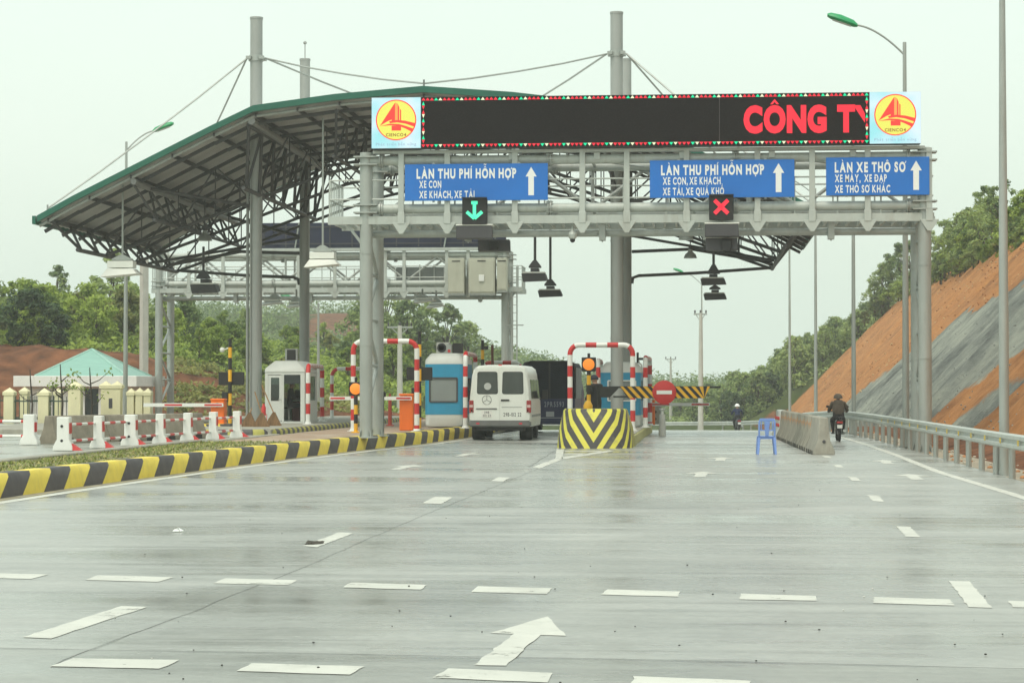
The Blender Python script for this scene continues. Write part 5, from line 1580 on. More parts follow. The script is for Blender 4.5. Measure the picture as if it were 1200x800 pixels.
# signal posts with an amber lamp
amber = emat('amber_lamp', (1.0, .26, .02), .6, (.6, .2, .03))
def signal_post(label, px, Y, z0, yl, ytop):
    t = thing('signal_post', label, 'traffic signal', (X_(px, Y), Y, z0), 'amber lamp posts in front of the islands')
    H = Z_(yl, Y) - z0
    mb = MB(); mb.tube([(0, 0, 0), (0, 0, H - .12)], .058, 12, stripe=(.27, (0, 1))); mb.build('post', [yellow_paint, black_paint], t)
    mb = MB(); mb.lathe((0, 0, 0), [(.14, 0), (.14, .025), (.07, .04)], 12); mb.build('base_plate', yellow_paint, t)
    mb = MB(); mb.box(-.2, -.06, H - .2, .2, .12, H + .2); hd = mb.build('signal_head', black_paint, t, bevel=.015)
    mb = MB(); mb.lathe((0, -.065, H), [(.165, 0), (.165, -.01), (.12, -.035), (.02, -.045)], 24, axis='y'); mb.build('lens', amber, hd)
    mb = MB(); mb.tube([(0, .03, H + .2), (0, .03, Z_(ytop, Y) - z0)], .04, 8); mb.build('aerial', black_paint, t)
    return t
signal_post('amber lamp on a striped post in front of the near gantry leg', 417, 64.2, .309, 455.5, 442)
signal_post('amber lamp on a striped post behind the chevron block', 690, 62.3, .62, 427, 414)
mb = MB(); mb.lathe((0, 0, 0), [(.12, 0), (.13, .1), (.08, .2), (.02, .24)], 12)
o = mb.build('warning_beacon', yellow_paint, loc=(X_(689, 60.9), 60.9, 1.03)); tag(o, 'small yellow dome on top of the chevron block', 'beacon')
mb = MB(); mb.lathe((0, 0, 0), [(.11, 0), (.13, .12), (.12, .2)], 12); mb.lathe((.0, 0, .2), [(.135, 0), (.135, .03), (.05, .05)], 12)
o = mb.build('plastic_pail', mat('pail_blue', (.05, .14, .5), .4), loc=(X_(713, 62.0), 62.0, .55)); tag(o, 'small blue plastic pail behind the chevron block', 'pail')

# tall striped posts with a black lane display
def display_post(label, px, Y, z0, ytop, yb0, yb1, x0p, x1p, side=-1, cam_side=True):
    t = thing('display_post', label, 'display post', (X_(px, Y), Y, z0), 'tall striped display posts')
    H = Z_(ytop, Y) - z0
    mb = MB(); mb.tube([(0, 0, 0), (0, 0, H - .28)], .062, 12, stripe=(.38, (0, 1))); mb.build('post', [yellow_paint, black_paint], t)
    mb = MB(); mb.tube([(0, 0, H - .28), (0, 0, H)], .05, 10); mb.tube([(0, 0, H - .06), (-.1, -.05, H - .06)], .02, 6); mb.build('top_camera', black_paint, t)
    mb = MB(); mb.lathe((0, 0, 0), [(.16, 0), (.16, .025), (.07, .05)], 12); mb.build('base_plate', galv, t)
    a, b = X_(x0p, Y) - t.location.x, X_(x1p, Y) - t.location.x
    mb = MB(); mb.box(a, .07, Z_(yb1, Y) - z0, b, .19, Z_(yb0, Y) - z0); mb.build('display_box', black_paint, t, bevel=.012)
    zc = Z_(yb1, Y) - z0
    mb = MB(); mb.box(-.24, -.10, zc - .52, -.065, .08, zc - .22); mb.build('card_reader', black_paint, t, bevel=.02)
    if cam_side:
        mb = MB(); mb.tube([(-.06, 0, H - .30), (-.2, 0, H - .36)], .02, 6); mb.ball((-.25, -.03, H - .36), .085, 10); mb.build('dome_camera', white_paint, t)
    mb = MB()
    mb.box(-.05, .0, zc + .1, .05, .069, zc + .3)
    mb.build('bracket', galv, t)
    return t
display_post('tall yellow and black post with a black display, by the left orange barrier', 269.5, 70, .3, 396, 435.5, 451, 255.5, 285)
display_post('tall yellow and black post with a black display, left of the blue booth', 491.5, 68.6, .309, 388, 430, 445.5, 476, 506, cam_side=False)
t = thing('camera_post', 'black camera post rising behind the white van, its top showing over the roof', 'camera', (X_(565.5, 76.5), 76.5, .33))
mb = MB(); mb.tube([(0, 0, 0), (0, 0, 2.6)], .06, 10, stripe=(.38, (0, 1))); mb.build('post', [yellow_paint, black_paint], t)
mb = MB(); mb.tube([(0, 0, 2.6), (0, 0, 2.95)], .05, 8); mb.box(.04, -.1, 2.62, .2, .06, 2.74); mb.tube([(0, 0, 2.78), (.16, 0, 2.8)], .02, 6); mb.build('camera', black_paint, t)
t = thing('camera_bracket', 'small black camera on a white bent pipe beside the middle booth', 'camera', (X_(749, 76), 76, 2.35))
mb = MB(); mb.tube([(.12, 0, -.2), (.08, 0, .06), (0, 0, .12), (-.02, 0, .2)], .03, 8); mb.build('pipe', white_paint, t)
mb = MB(); mb.tube([(-.05, 0, .12), (-.05, 0, .48)], .04, 8); mb.box(-.03, -.1, .22, .14, .05, .3); mb.build('camera', black_paint, t)
mb = MB(); mb.tube([(0, 0, 0), (0, 0, 3.0)], .05, 10)
o = mb.build('rusty_post', mat('rust', (.16, .06, .045), .8), loc=(X_(577, 81), 81, .2)); tag(o, 'thin rusty brown post standing just beyond the white van', 'post')
mb = MB(); mb.tube([(0, 0, 0), (0, 0, 1.05)], .09, 12); mb.lathe((0, 0, 1.05), [(.1, 0), (.14, .02), (.14, .12), (.1, .16)], 12); mb.box(-.05, -.14, .5, .02, -.08, 1.0)
o = mb.build('lane_post', black_paint, loc=(X_(446.5, 61.2), 61.2, .309)); tag(o, 'short black post between the legs of the near gantry and the kerb', 'post')
mb = MB(); mb.lathe((0, 0, 0), [(.14, 0), (.14, .04), (.07, .06), (.06, .95), (.03, 1.12)], 12)
o = mb.build('lane_marker', mat('marker_red', (.62, .09, .06), .5), loc=(X_(457, 76), 76, .3)); tag(o, 'slim red lane marker post beyond the near gantry leg', 'marker post')
t = thing('rest_post', 'short white concrete post below the no entry sign at the end of the island', 'post', (X_(776, 75), 75, zr(75)))
mb = MB(); mb.lathe((0, 0, 0), [(.12, 0), (.125, .05), (.10, .7), (.10, .74)], 14); mb.build('shaft', mat('white_post', (.6, .6, .56), .7, 0, .1, dirt=.4), t)
mb = MB(); mb.lathe((0, 0, .74), [(.05, 0), (.05, .1), (.11, .16), (.11, .2)], 12); mb.build('cup', white_paint, t)
# switch cabinet at the end of the middle island
t = thing('switch_box', 'low grey concrete box at the back of the middle island', 'box', (X_(768, 80), 80, .309))
mb = MB(); mb.box(-.22, -.2, 0, .22, .2, .66); mb.build('body', concrete, t, bevel=.02)
mb = MB()
for z in (.2, .45): mb.lathe((0, -.203, z), [(.05, 0), (.05, -.01)], 10, axis='y')
mb.build('sockets', black_paint, t)
# brooms leaning on the left mast, extinguisher
def broom(label, px, py, Y, lean, h):
    t = thing('broom', label, 'broom', (X_(px, Y), Y, .452), 'straw brooms by the left mast')
    mb = MB(); mb.tube([(0, 0, .38), (lean, .2, h)], .018, 6); mb.build('handle', wood, t)
    mb = MB(); mb.loft([[(-.26, -.06, 0), (.24, -.06, 0), (.24, .06, 0), (-.26, .06, 0)], [(-.17, -.045, .2), (.14, -.045, .2), (.14, .045, .2), (-.17, .045, .2)], [(-.03, -.03, .42), (.04, -.03, .42), (.04, .03, .42), (-.03, .03, .42)]]); mb.build('head', straw, t)
broom('leftmost short straw broom at the foot of the left mast', 292.5, 505, 66.0, .03, .55)
broom('middle straw broom, its bamboo handle leaning left onto the mast', 307, 505, 65.6, -.26, 1.05)
broom('straw broom leaning against the white booth door', 321, 505, 67.5, -.42, 1.25)
t = thing('fire_extinguisher', 'small red and white extinguisher between the left mast and the white booth', 'extinguisher', (X_(309, 70), 70, .452))
mb = MB(); mb.lathe((0, 0, 0), [(.07, 0), (.075, .02), (.075, .28)], 12); mb.build('lower_shell', white_paint, t)
mb = MB(); mb.lathe((0, 0, .282), [(.075, 0), (.075, .26), (.04, .33), (.03, .38)], 12); mb.tube([(0, 0, .36), (.1, 0, .32), (.1, 0, .12)], .012, 6); mb.build('upper_shell', red_paint, t)

# ------------------------------------------------------------------ left side: barrier fence, concrete blocks
fence = thing('barrier_fence', 'low fence of white posts with red and white rails, on the verge behind the kerb', 'fence', (-12.65, 51, .31))
def fence_post(x, y, big):
    mb = MB(); w = .115 if not big else .15; z = .31
    mb.loft([[(x - w - .06, y - .13, z), (x + w + .06, y - .13, z), (x + w + .06, y + .13, z), (x - w - .06, y + .13, z)],
             [(x - w - .05, y - .13, z + .1), (x + w + .05, y - .13, z + .1), (x + w + .05, y + .13, z + .1), (x - w - .05, y + .13, z + .1)],
             [(x - w + .02, y - .11, z + .24), (x + w - .02, y - .11, z + .24), (x + w - .02, y + .11, z + .24), (x - w + .02, y + .11, z + .24)],
             [(x - w + .02, y - .11, z + .70), (x + w - .02, y - .11, z + .70), (x + w - .02, y + .11, z + .70), (x - w + .02, y + .11, z + .70)]])
    return mb
FP = [(-13.2 + .18 * k, 45 + 2.0 * k) for k in range(7)]
for k, (x, y) in enumerate(FP):
    p = fence_post(x, y, k in (0, 2)).build('post', white_paint, fence, world=True, bevel=.015)
    w = .095 if k not in (0, 2) else .13
    mb = MB(); mb.box(x + w + .002, y - .10, .31 + .36, x + w + .008, y + .09, .31 + .58); mb.build('red_reflector', red_paint, p, world=True)
    mb = MB(); mb.loft([[(x + w - .02, y - .12, .32), (x + w + .24, y - .12, .32), (x + w + .24, y + .1, .32), (x + w - .02, y + .1, .32)], [(x + w - .01, y - .08, .46), (x + w + .05, y - .08, .46), (x + w + .05, y + .06, .46), (x + w - .01, y + .06, .46)]]); mb.build('red_foot', red_paint, p, world=True)
    if k not in (0, 2): continue
    mb = MB()
    for z in (.52, .82): mb.lathe((x - .02, y - .113, z), [(.03, 0), (.03, -.006)], 10, axis='y')
    mb.build('bolt_caps', black_paint, p, world=True)
for (a, b) in zip(FP, FP[1:]):
    mb = MB()
    for z in (.31 + .54, .31 + .20):
        mb.mark(); mb.tube([(a[0] + .09, a[1] + .05, z), (b[0] - .07, b[1] - .05, z)], .030, 8, stripe=(.42, (0, 1)))
    mb.build_each('rail', [white_paint, red_paint], fence, world=True)
fence2 = thing('barrier_fence', 'short run of the red and white rail fence at the left edge of the photo', 'fence', (-15.7, 49, .31))
F2 = [(-15.35, 49.6), (-16.9, 49.4)]
for (x, y) in F2:
    p = fence_post(x, y, True).build('post', white_paint, fence2, world=True, bevel=.015)
    mb = MB(); mb.box(x + .132, y - .10, .31 + .30, x + .138, y + .09, .31 + .52); mb.build('red_reflector', red_paint, p, world=True)
mb = MB()
for z in (.85, .51): mb.mark(); mb.tube([(-16.8, 49.4, z), (-15.5, 49.6, z)], .034, 8, stripe=(.42, (0, 1)))
mb.build_each('rail', [white_paint, red_paint], fence2, world=True)

def jersey(name, L, h=.9, wb=.52, wt=.2):
    mb = MB(); prof = [(-wb / 2, .0), (-wb / 2, .10), (-wt / 2 - .05, .34), (-wt / 2, h - .02), (-wt / 2 + .03, h), (wt / 2 - .03, h), (wt / 2, h - .02), (wt / 2 + .05, .34), (wb / 2, .10), (wb / 2, 0)]
    mb.loft([[Vector((a, y, z)) for a, z in prof] for y in (0, L)])
    return mb
brown_concrete = mat('stained_concrete', (0.25, 0.225, 0.175), 0.85, 0.0, 0.25, 3.0, bump=0.3, dirt=0.6, dirtcol=(0.10, 0.085, 0.065))
labs = ['grey concrete barrier block behind the white fence, leftmost of three', 'grey concrete barrier block behind the white fence, middle of three', 'grey concrete barrier block behind the white fence, nearest the orange barrier']
pts = [(-15.35, 51.0), (-14.6, 53.0), (-13.85, 55.0), (-13.15, 57.2)]
for k in range(3):
    a, b = Vector(pts[k]), Vector(pts[k + 1]); L = (b - a).length - .03; an = math.atan2(-(b - a).x, (b - a).y)
    t = thing('concrete_barrier', labs[k], 'barrier block', (a.x, a.y, .3), 'concrete blocks behind the white fence', an)
    mb = jersey('b', L, .66); mb.build('body', brown_concrete, t, bevel=.012)
    mb = MB()
    for q in (.35, L - .6):
        mb.mark(); mb.box(.262, q, .0, .275, q + .28, .13)
    mb.build_each('drain_slot', black_paint, t)

# ------------------------------------------------------------------ right side: row of jersey barriers
band_mat, t_, p_, out_ = newmat('weathered_barrier_concrete')
L_ = t_.links; tcn = t_.nodes.new('ShaderNodeTexCoord'); sp = t_.nodes.new('ShaderNodeSeparateXYZ'); L_.new(tcn.outputs['Object'], sp.inputs[0])
n = t_.nodes.new('ShaderNodeTexNoise'); n.inputs['Scale'].default_value = 3.5; n.inputs['Detail'].default_value = 8; L_.new(tcn.outputs['Object'], n.inputs['Vector'])
r = t_.nodes.new('ShaderNodeValToRGB'); r.color_ramp.elements[0].position = .3; r.color_ramp.elements[0].color = (.20, .185, .15, 1); r.color_ramp.elements[1].position = .7; r.color_ramp.elements[1].color = (.42, .40, .33, 1); L_.new(n.outputs['Fac'], r.inputs[0])
m1 = t_.nodes.new('ShaderNodeMath'); m1.operation = 'MULTIPLY_ADD'; L_.new(n.outputs['Fac'], m1.inputs[0]); m1.inputs[1].default_value = .5; L_.new(sp.outputs[2], m1.inputs[2])
rr = t_.nodes.new('ShaderNodeValToRGB'); e_ = rr.color_ramp.elements; e_[0].position = .88; e_[0].color = (0, 0, 0, 1); e_[1].position = .94; e_[1].color = (.75, .75, .75, 1); q = e_.new(1.06); q.color = (.75, .75, .75, 1); q = e_.new(1.10); q.color = (0, 0, 0, 1)
L_.new(m1.outputs[0], rr.inputs[0])
mx = t_.nodes.new('ShaderNodeMixRGB'); L_.new(rr.outputs[0], mx.inputs[0]); L_.new(r.outputs[0], mx.inputs[1]); mx.inputs[2].default_value = (.48, .22, .07, 1)
L_.new(mx.outputs[0], p_.inputs['Base Color']); p_.inputs['Roughness'].default_value = .85
n0 = 7; y = 54.0
for k in range(n0):
    L = 2.9
    x = 2.88 - k * .055
    lab = ('bare grey concrete barrier at the near end of the row by the blue chair' if k == 0 else 'white painted concrete barrier with red dots at the far end of the row' if k == n0 - 1 else 'grey concrete barrier with a faded orange top band, in the middle of the row')
    t = thing('jersey_barrier', lab, 'jersey barrier', (x, y, zr(y)), 'jersey barriers in the row beside the blue chair', .019)
    mb = jersey('j', L - .03, .90); mb.build('body', concrete if k == 0 else white_paint if k == n0 - 1 else band_mat, t, bevel=.015)
    mb = MB()
    if k < n0 - 1:
        for q in (.25, .9, 1.55, 2.2): mb.mark(); mb.box(-.275, q, .0, -.262, q + .22, .10)
        mb.build_each('drain_slot', black_paint, t)
    else:
        for i in range(14):
            q = .2 + (i % 7) * .38; z = .42 + (i // 7) * .22; xx = -.15 + (z - .34) * .05 - .022
            mb.lathe((xx, q, z), [(.055, -.012), (.055, .02)], 10, axis='x')
        mb.build('red_dots', red_paint, t)
    if k == 0:
        mb = MB(); mb.lathe((.0, -.002, .32), [(.04, 0), (.04, -.012), (.02, -.03)], 10, axis='y'); mb.build('lifting_eye', dark_grey, t)
    y += L
# ------------------------------------------------------------------ guard rail on the right
rail = thing('guard_rail', 'long galvanised guard rail along the right verge, bending left in the distance', 'guard rail', (5.3, 55, 0))
RP = Path([(x, y, zr(y) + 0.0) for x, y in RAIL])
mb = MB(); N = int(RP.L / 1.0)
prof = [(-.0, .55), (-.045, .58), (-.045, .63), (0, .66), (0, .70), (-.045, .73), (-.045, .79), (0, .82)]
rings = []
for i in range(N + 1):
    q = RP.L * i / N; c = RP.at(q); nn = RP.nrm(q)
    rings.append([c + nn * (-a + .02) + Vector((0, 0, z)) for a, z in prof] + [c + nn * (-a - .0) + Vector((0, 0, z)) for a, z in reversed(prof)])
mb.loft(rings); mb.build('beam', galv_light, rail, world=True, ang=50)
mb = MB(); k = 0; q = 1.0; refl = MB()
while q < RP.L - 1:
    c = RP.at(q); nn = RP.nrm(q); p = c - nn * .14
    mb.mark(); mb.tube([(p.x, p.y, c.z - .1), (p.x, p.y, c.z + .78)], .06, 8)
    mb.beam((p.x, p.y, c.z + .68), (c.x - nn.x * .03, c.y, c.z + .68), .1, .12)
    if c.y < 66:
        refl.mark(); w = c + nn * .07; refl.cbox(w.x, w.y, c.z + .68, .012, .12, .09)
    q += 2.1 if c.y < 90 else 2.5
mb.build_each('post', galv, rail, world=True)
refl.build_each('reflector', mat('reflector_yellow', (.7, .5, .05), .3), rail, world=True)
# ------------------------------------------------------------------ people: one continuous skinned surface each
skin_m = mat('skin', (.42, .25, .17), .55, 0, .06, 4.0)
hair_m = mat('black_hair', (.012, .01, .009), .6, 0, .3, 8.0)
def cloth(name, c): return mat(name, c, .9, 0, .2, 6.0, bump=.3, bscale=14)
def person_body(name, J, mats, parent, bulk=1.0):
    """J: joints dict in local metres. mats: top, bottom, shoes, skin"""
    V, E_, Rr, Mx = [], [], [], []
    idx = {}
    def v(key, p, r, m):
        idx[key] = len(V); V.append(Vector(p)); Rr.append(r if isinstance(r, tuple) else (r, r)); Mx.append(m); return idx[key]
    def e(a, b): E_.append((idx[a], idx[b]))
    b = bulk
    v('pelvis', J['pelvis'], (.145 * b, .11 * b), 1)
    P, C, N, H = (Vector(J[k]) for k in ('pelvis', 'chest', 'neck', 'head'))
    v('waist', P.lerp(C, .45), (.135 * b, .105 * b), 0); v('chest', C, (.165 * b, .12 * b), 0); v('upper', C.lerp(N, .6), (.12 * b, .09 * b), 0)
    v('neck', N, (.055, .055), 3); v('jaw', N.lerp(H, .55), (.068, .075), 3); v('head', H, (.088, .10), 3); v('crown', H + (H - N).normalized() * .085, (.062, .07), 3)
    e('pelvis', 'waist'); e('waist', 'chest'); e('chest', 'upper'); e('upper', 'neck'); e('neck', 'jaw'); e('jaw', 'head'); e('head', 'crown')
    fw = Vector(J['face']).normalized(); 
    for s, sd in (('l', -1), ('r', 1)):
        v('sh' + s, J['sh' + s], .075 * b, 0); v('el' + s, J['el' + s], .052 * b, 0); v('wr' + s, J['wr' + s], .036, 0); v('pa' + s, J['ha' + s], (.04, .022), 3)
        e('upper', 'sh' + s); e('sh' + s, 'el' + s); e('el' + s, 'wr' + s); e('wr' + s, 'pa' + s)
        hd = (Vector(J['ha' + s]) - Vector(J['wr' + s])).normalized(); ac = hd.cross(Vector((0, 0, 1)))
        if ac.length < .2: ac = fw.copy()
        ac.normalize(); curl = hd.cross(ac).normalized(); curl = -curl if curl.z > 0 else curl
        for f, (o_, ln) in enumerate(((-.030, .058), (-.010, .072), (.010, .068), (.030, .052))):
            q = Vector(J['ha' + s]) + hd * .035 + ac * o_
            v('f%d%s' % (f, s), q, .0095, 3); v('g%d%s' % (f, s), q + hd * ln * .5 + curl * .012, .009, 3); v('h%d%s' % (f, s), q + hd * ln * .6 + curl * .045, .008, 3)
            e('pa' + s, 'f%d%s' % (f, s)); e('f%d%s' % (f, s), 'g%d%s' % (f, s)); e('g%d%s' % (f, s), 'h%d%s' % (f, s))
        q = Vector(J['ha' + s]) + ac * (-.045 * sd) - hd * .005
        v('t0' + s, q, .011, 3); v('t1' + s, q + ac * (-.012 * sd) + hd * .04 + curl * .015, .009, 3); e('pa' + s, 't0' + s); e('t0' + s, 't1' + s)
        v('hp' + s, J['hp' + s], .098 * b, 1); v('kn' + s, J['kn' + s], .068 * b, 1); v('cf' + s, Vector(J['kn' + s]).lerp(Vector(J['an' + s]), .35), .062 * b, 1); v('an' + s, J['an' + s], .045, 1); v('hl' + s, Vector(J['an' + s]) + Vector((0, 0, -.05)), .045, 2); v('to' + s, J['to' + s], (.042, .03), 2)
        e('pelvis', 'hp' + s); e('hp' + s, 'kn' + s); e('kn' + s, 'cf' + s); e('cf' + s, 'an' + s); e('an' + s, 'hl' + s); e('hl' + s, 'to' + s)
    me = bpy.data.meshes.new(name); me.from_pydata([tuple(p) for p in V], E_, []); o = bpy.data.objects.new(name, me); COL.objects.link(o)
    sk = o.modifiers.new('skin', 'SKIN'); sk.use_smooth_shade = True
    for i, r in enumerate(Rr): me.skin_vertices[0].data[i].radius = r
    me.skin_vertices[0].data[0].use_root = True
    sb = o.modifiers.new('sub', 'SUBSURF'); sb.levels = 1; sb.render_levels = 1
    dg = bpy.context.evaluated_depsgraph_get(); dg.update()
    m2 = bpy.data.meshes.new_from_object(o.evaluated_get(dg)); bpy.data.objects.remove(o)
    m2.materials.clear()
    for m in mats: m2.materials.append(m)
    seg = [(V[a], V[bb], Mx[bb] if Mx[bb] != 0 or Mx[a] == 0 else Mx[a]) for a, bb in E_]
    # sleeves, trousers: the material of the nearest bone
    for p in m2.polygons:
        c = p.center; best = (9, 0)
        for (a, bb, mm) in seg:
            d = bb - a; t = max(0, min(1, (c - a).dot(d) / max(1e-9, d.length_squared))); q = (c - (a + d * t)).length
            if q < best[0]: best = (q, mm)
        p.material_index = best[1]; p.use_smooth = True
    ob = bpy.data.objects.new(name, m2); COL.objects.link(ob); ob.parent = parent
    # face: nose, eyes, ears as one small mesh on the head (skin and dark)
    hx = Vector(J['head']); up = (H - N).normalized(); side = fw.cross(up).normalized()
    mb = MB(); nb = hx + fw * .095 - up * .02; mb.ball(nb, .016, 8, 0, (1, 1, 1.3))
    for s_ in (-1, 1):
        mb.ball(hx + fw * .088 + side * .034 * s_ + up * .008, .011, 8, 1); mb.ball(hx + side * .092 * s_ - up * .005, .024, 8, 0, (.5, .8, 1.2))
    mb.tube([hx + fw * .092 - up * .06 - side * .022, hx + fw * .098 - up * .06, hx + fw * .092 - up * .06 + side * .022], .006, 6, 2)
    mb.build('face', [mats[3], hair_m, mat('lips', (.3, .12, .1), .5)], parent)
    return ob
def hair_cap(name, J, m, parent, r=.115, drop=.02):
    H = Vector(J['head']); N = Vector(J['neck']); up = (H - N).normalized(); fw = Vector(J['face']).normalized(); side = fw.cross(up).normalized()
    mb = MB(); n = 16; k = 7; vs = []; fs = []
    for i in range(k + 1):
        th = (math.pi * .58) * i / k
        for j in range(n):
            a = 2 * math.pi * j / n
            fr = math.cos(a)
            lim = th * (1.0 if fr < .2 else 1 - .32 * (fr - .2))
            vs.append(H + up * (drop + .02) + (up * math.cos(lim) + (fw * math.cos(a) + side * math.sin(a)) * max(.02, math.sin(lim))) * r)
    for i in range(k):
        for j in range(n): fs.append((i * n + j, (i + 1) * n + j, (i + 1) * n + (j + 1) % n, i * n + (j + 1) % n))
    mb.add(vs, fs); return mb.build(name, m, parent)

def rider_joints(hunch=0.0):
    return dict(pelvis=(0, .40, .84), chest=(0, .46 + hunch, 1.20), neck=(0, .50 + hunch * 1.4, 1.36), head=(0, .535 + hunch * 1.6, 1.48), face=(0, 1, -.08),
                shl=(-.19, .48 + hunch, 1.28), shr=(.19, .48 + hunch, 1.28), ell=(-.31, .60, 1.06), elr=(.31, .60, 1.06), wrl=(-.30, .85, 1.00), wrr=(.30, .85, 1.00), hal=(-.30, .925, 1.01), har=(.30, .925, 1.01),
                hpl=(-.10, .43, .80), hpr=(.10, .43, .80), knl=(-.19, .84, .74), knr=(.19, .84, .74), anl=(-.17, .62, .36), anr=(.17, .62, .36), tol=(-.18, .80, .29), tor=(.18, .80, .29))
def motorbike(label, loc, paint, rz=0.0, scale=1.0):
    t = thing('motorbike', label, 'motorbike', loc, None, rz); t.scale = (scale,) * 3
    tyre, chrome = rubber, galv
    for y in (0.0, 1.22):
        mb = MB(); R_, r_ = .235, .048
        mb.lathe((0, y, .285), [(R_ - .03, -r_), (R_ + .02, -r_ * .9), (R_ + .05, 0), (R_ + .02, r_ * .9), (R_ - .03, r_)], 24, axis='x'); w = mb.build('wheel', tyre, t)
        mb = MB(); mb.lathe((0, y, .285), [(R_ - .028, -.03), (R_ - .06, -.02), (R_ - .06, .02), (R_ - .028, .03)], 24, axis='x')
        for k in range(5):
            a = k * 1.257; mb.tube([(0, y, .285), (0, y + math.cos(a) * .19, .285 + math.sin(a) * .19)], .014, 6)
        mb.lathe((0, y, .285), [(.05, -.06), (.05, .06)], 10, axis='x'); mb.build('rim', chrome, w)
    mb = MB()
    def ring(y, z, w, h): return [Vector((w * math.cos(a) * .5, y, z + h * math.sin(a) * .5)) for a in [2 * math.pi * k / 10 for k in range(10)]]
    mb.loft([ring(-.30, .72, .06, .06), ring(-.22, .70, .20, .16), ring(0, .66, .28, .26), ring(.3, .58, .26, .30), ring(.55, .45, .20, .26), ring(.8, .55, .20, .30), ring(1.0, .78, .26, .36), ring(1.08, .92, .18, .18)])
    mb.build('bodywork', paint, t)
    mb = MB(); mb.loft([ring(-.24, .80, .14, .05), ring(-.05, .81, .25, .10), ring(.3, .78, .26, .10), ring(.62, .76, .16, .07)]); mb.build('seat', rubber, t)
    mb = MB(); mb.tube([(0, 1.22, .285), (0, 1.06, .75), (0, .98, 1.0)], .035, 8); mb.build('fork', chrome, t)
    mb = MB(); mb.tube([(-.34, .92, 1.0), (-.18, .98, 1.02), (0, 1.0, 1.0), (.18, .98, 1.02), (.34, .92, 1.0)], .018, 8); mb.build('handlebar', black_paint, t)
    mb = MB()
    for s in (-1, 1):
        mb.mark(); mb.tube([(s * .24, .97, 1.02), (s * .30, 1.0, 1.16)], .009, 6); mb.ball((s * .33, 1.0, 1.18), .055, 10, 0, (1.1, .3, .8))
    mb.build_each('mirror', black_paint, t)
    mb = MB(); mb.ball((0, 1.10, .93), .09, 12, 0, (1, .8, .9)); mb.build('headlight', lampwhite, t)
    mb = MB(); mb.box(-.10, -.315, .62, .10, -.27, .69); mb.build('tail_light', mat('tail_red', (.35, .02, .02), .25), t, bevel=.012)
    mb = MB(); mb.box(-.085, -.33, .46, .085, -.318, .58); mb.build('number_plate', plate_white, t)
    mb = MB(); mb.loft([[Vector((x, y, z)) for x, y, z in ((-.06, -.1, .62), (.06, -.1, .62), (.06, -.1, .56), (-.06, -.1, .56))], [Vector((x, y, z)) for x, y, z in ((-.06, -.30, .46), (.06, -.30, .46), (.055, -.27, .38), (-.055, -.27, .38))]]); mb.build('rear_mudguard', black_paint, t)
    mb = MB(); mb.tube([(.12, .55, .28), (.15, .1, .30), (.16, -.22, .38)], .045, 10, r1=.055); mb.build('exhaust', chrome, t)
    mb = MB(); mb.tube([(0, .0, .285), (0, .35, .33), (0, .6, .34)], .06, 8); mb.box(-.1, .42, .24, .1, .68, .42); mb.build('engine', dark_grey, t, bevel=.03)
    mb = MB()
    for s in (-1, 1): mb.mark(); mb.tube([(s * .05, .7, .27), (s * .24, .7, .27)], .014, 6)
    mb.build_each('footrest', rubber, t)
    return t
X1 = gp(985, 518).x
l1 = (X1, 67.3, 0)
motorbike('dark motorbike with a white number plate, ridden away beside the right guard rail', l1, mat('bike_black', (.02, .018, .018), .3), .0, .89)
rp = thing('person', 'rider in a dark brown jacket with a raised hood, seated on the nearer motorbike', 'person', l1); rp.scale = (.89,) * 3
brown = cloth('brown_jacket', (.075, .06, .045)); dkt = cloth('dark_trousers', (.02, .02, .022)); shoe = mat('dark_shoes', (.02, .018, .016), .6)
J = rider_joints(.04); person_body('body', J, [brown, dkt, shoe, skin_m], rp, 1.28)
hair_cap('hood', J, brown, rp, .155, -.02)
mb = MB(); mb.loft([[Vector((.19 * math.cos(a), .44 + .13 * math.sin(a), z)) for a in [2 * math.pi * k / 12 for k in range(12)]] for z in (.93, .96)] + [[Vector((.215 * math.cos(a), .46 + .15 * math.sin(a), 1.12)) for a in [2 * math.pi * k / 12 for k in range(12)]], [Vector((.20 * math.cos(a), .50 + .14 * math.sin(a), 1.30)) for a in [2 * math.pi * k / 12 for k in range(12)]], [Vector((.13 * math.cos(a), .51 + .12 * math.sin(a), 1.41)) for a in [2 * math.pi * k / 12 for k in range(12)]]])
mb.build('jacket', brown, rp)
Y2 = 128.0; l2 = (X_(865.5, Y2), Y2, zr(Y2))
motorbike('small far motorbike riding away near the bend in the guard rail', l2, mat('bike_blue', (.03, .03, .05), .3), .12)
rp = thing('person', 'rider in navy with a white helmet, on the far motorbike', 'person', l2, None, .12)
nv = cloth('navy_jacket', (.018, .028, .075)); J = rider_joints(.02); person_body('body', J, [nv, dkt, shoe, skin_m], rp, 1.1)
hair_cap('helmet', J, mat('helmet_white', (.72, .73, .72), .3), rp, .15, .0)

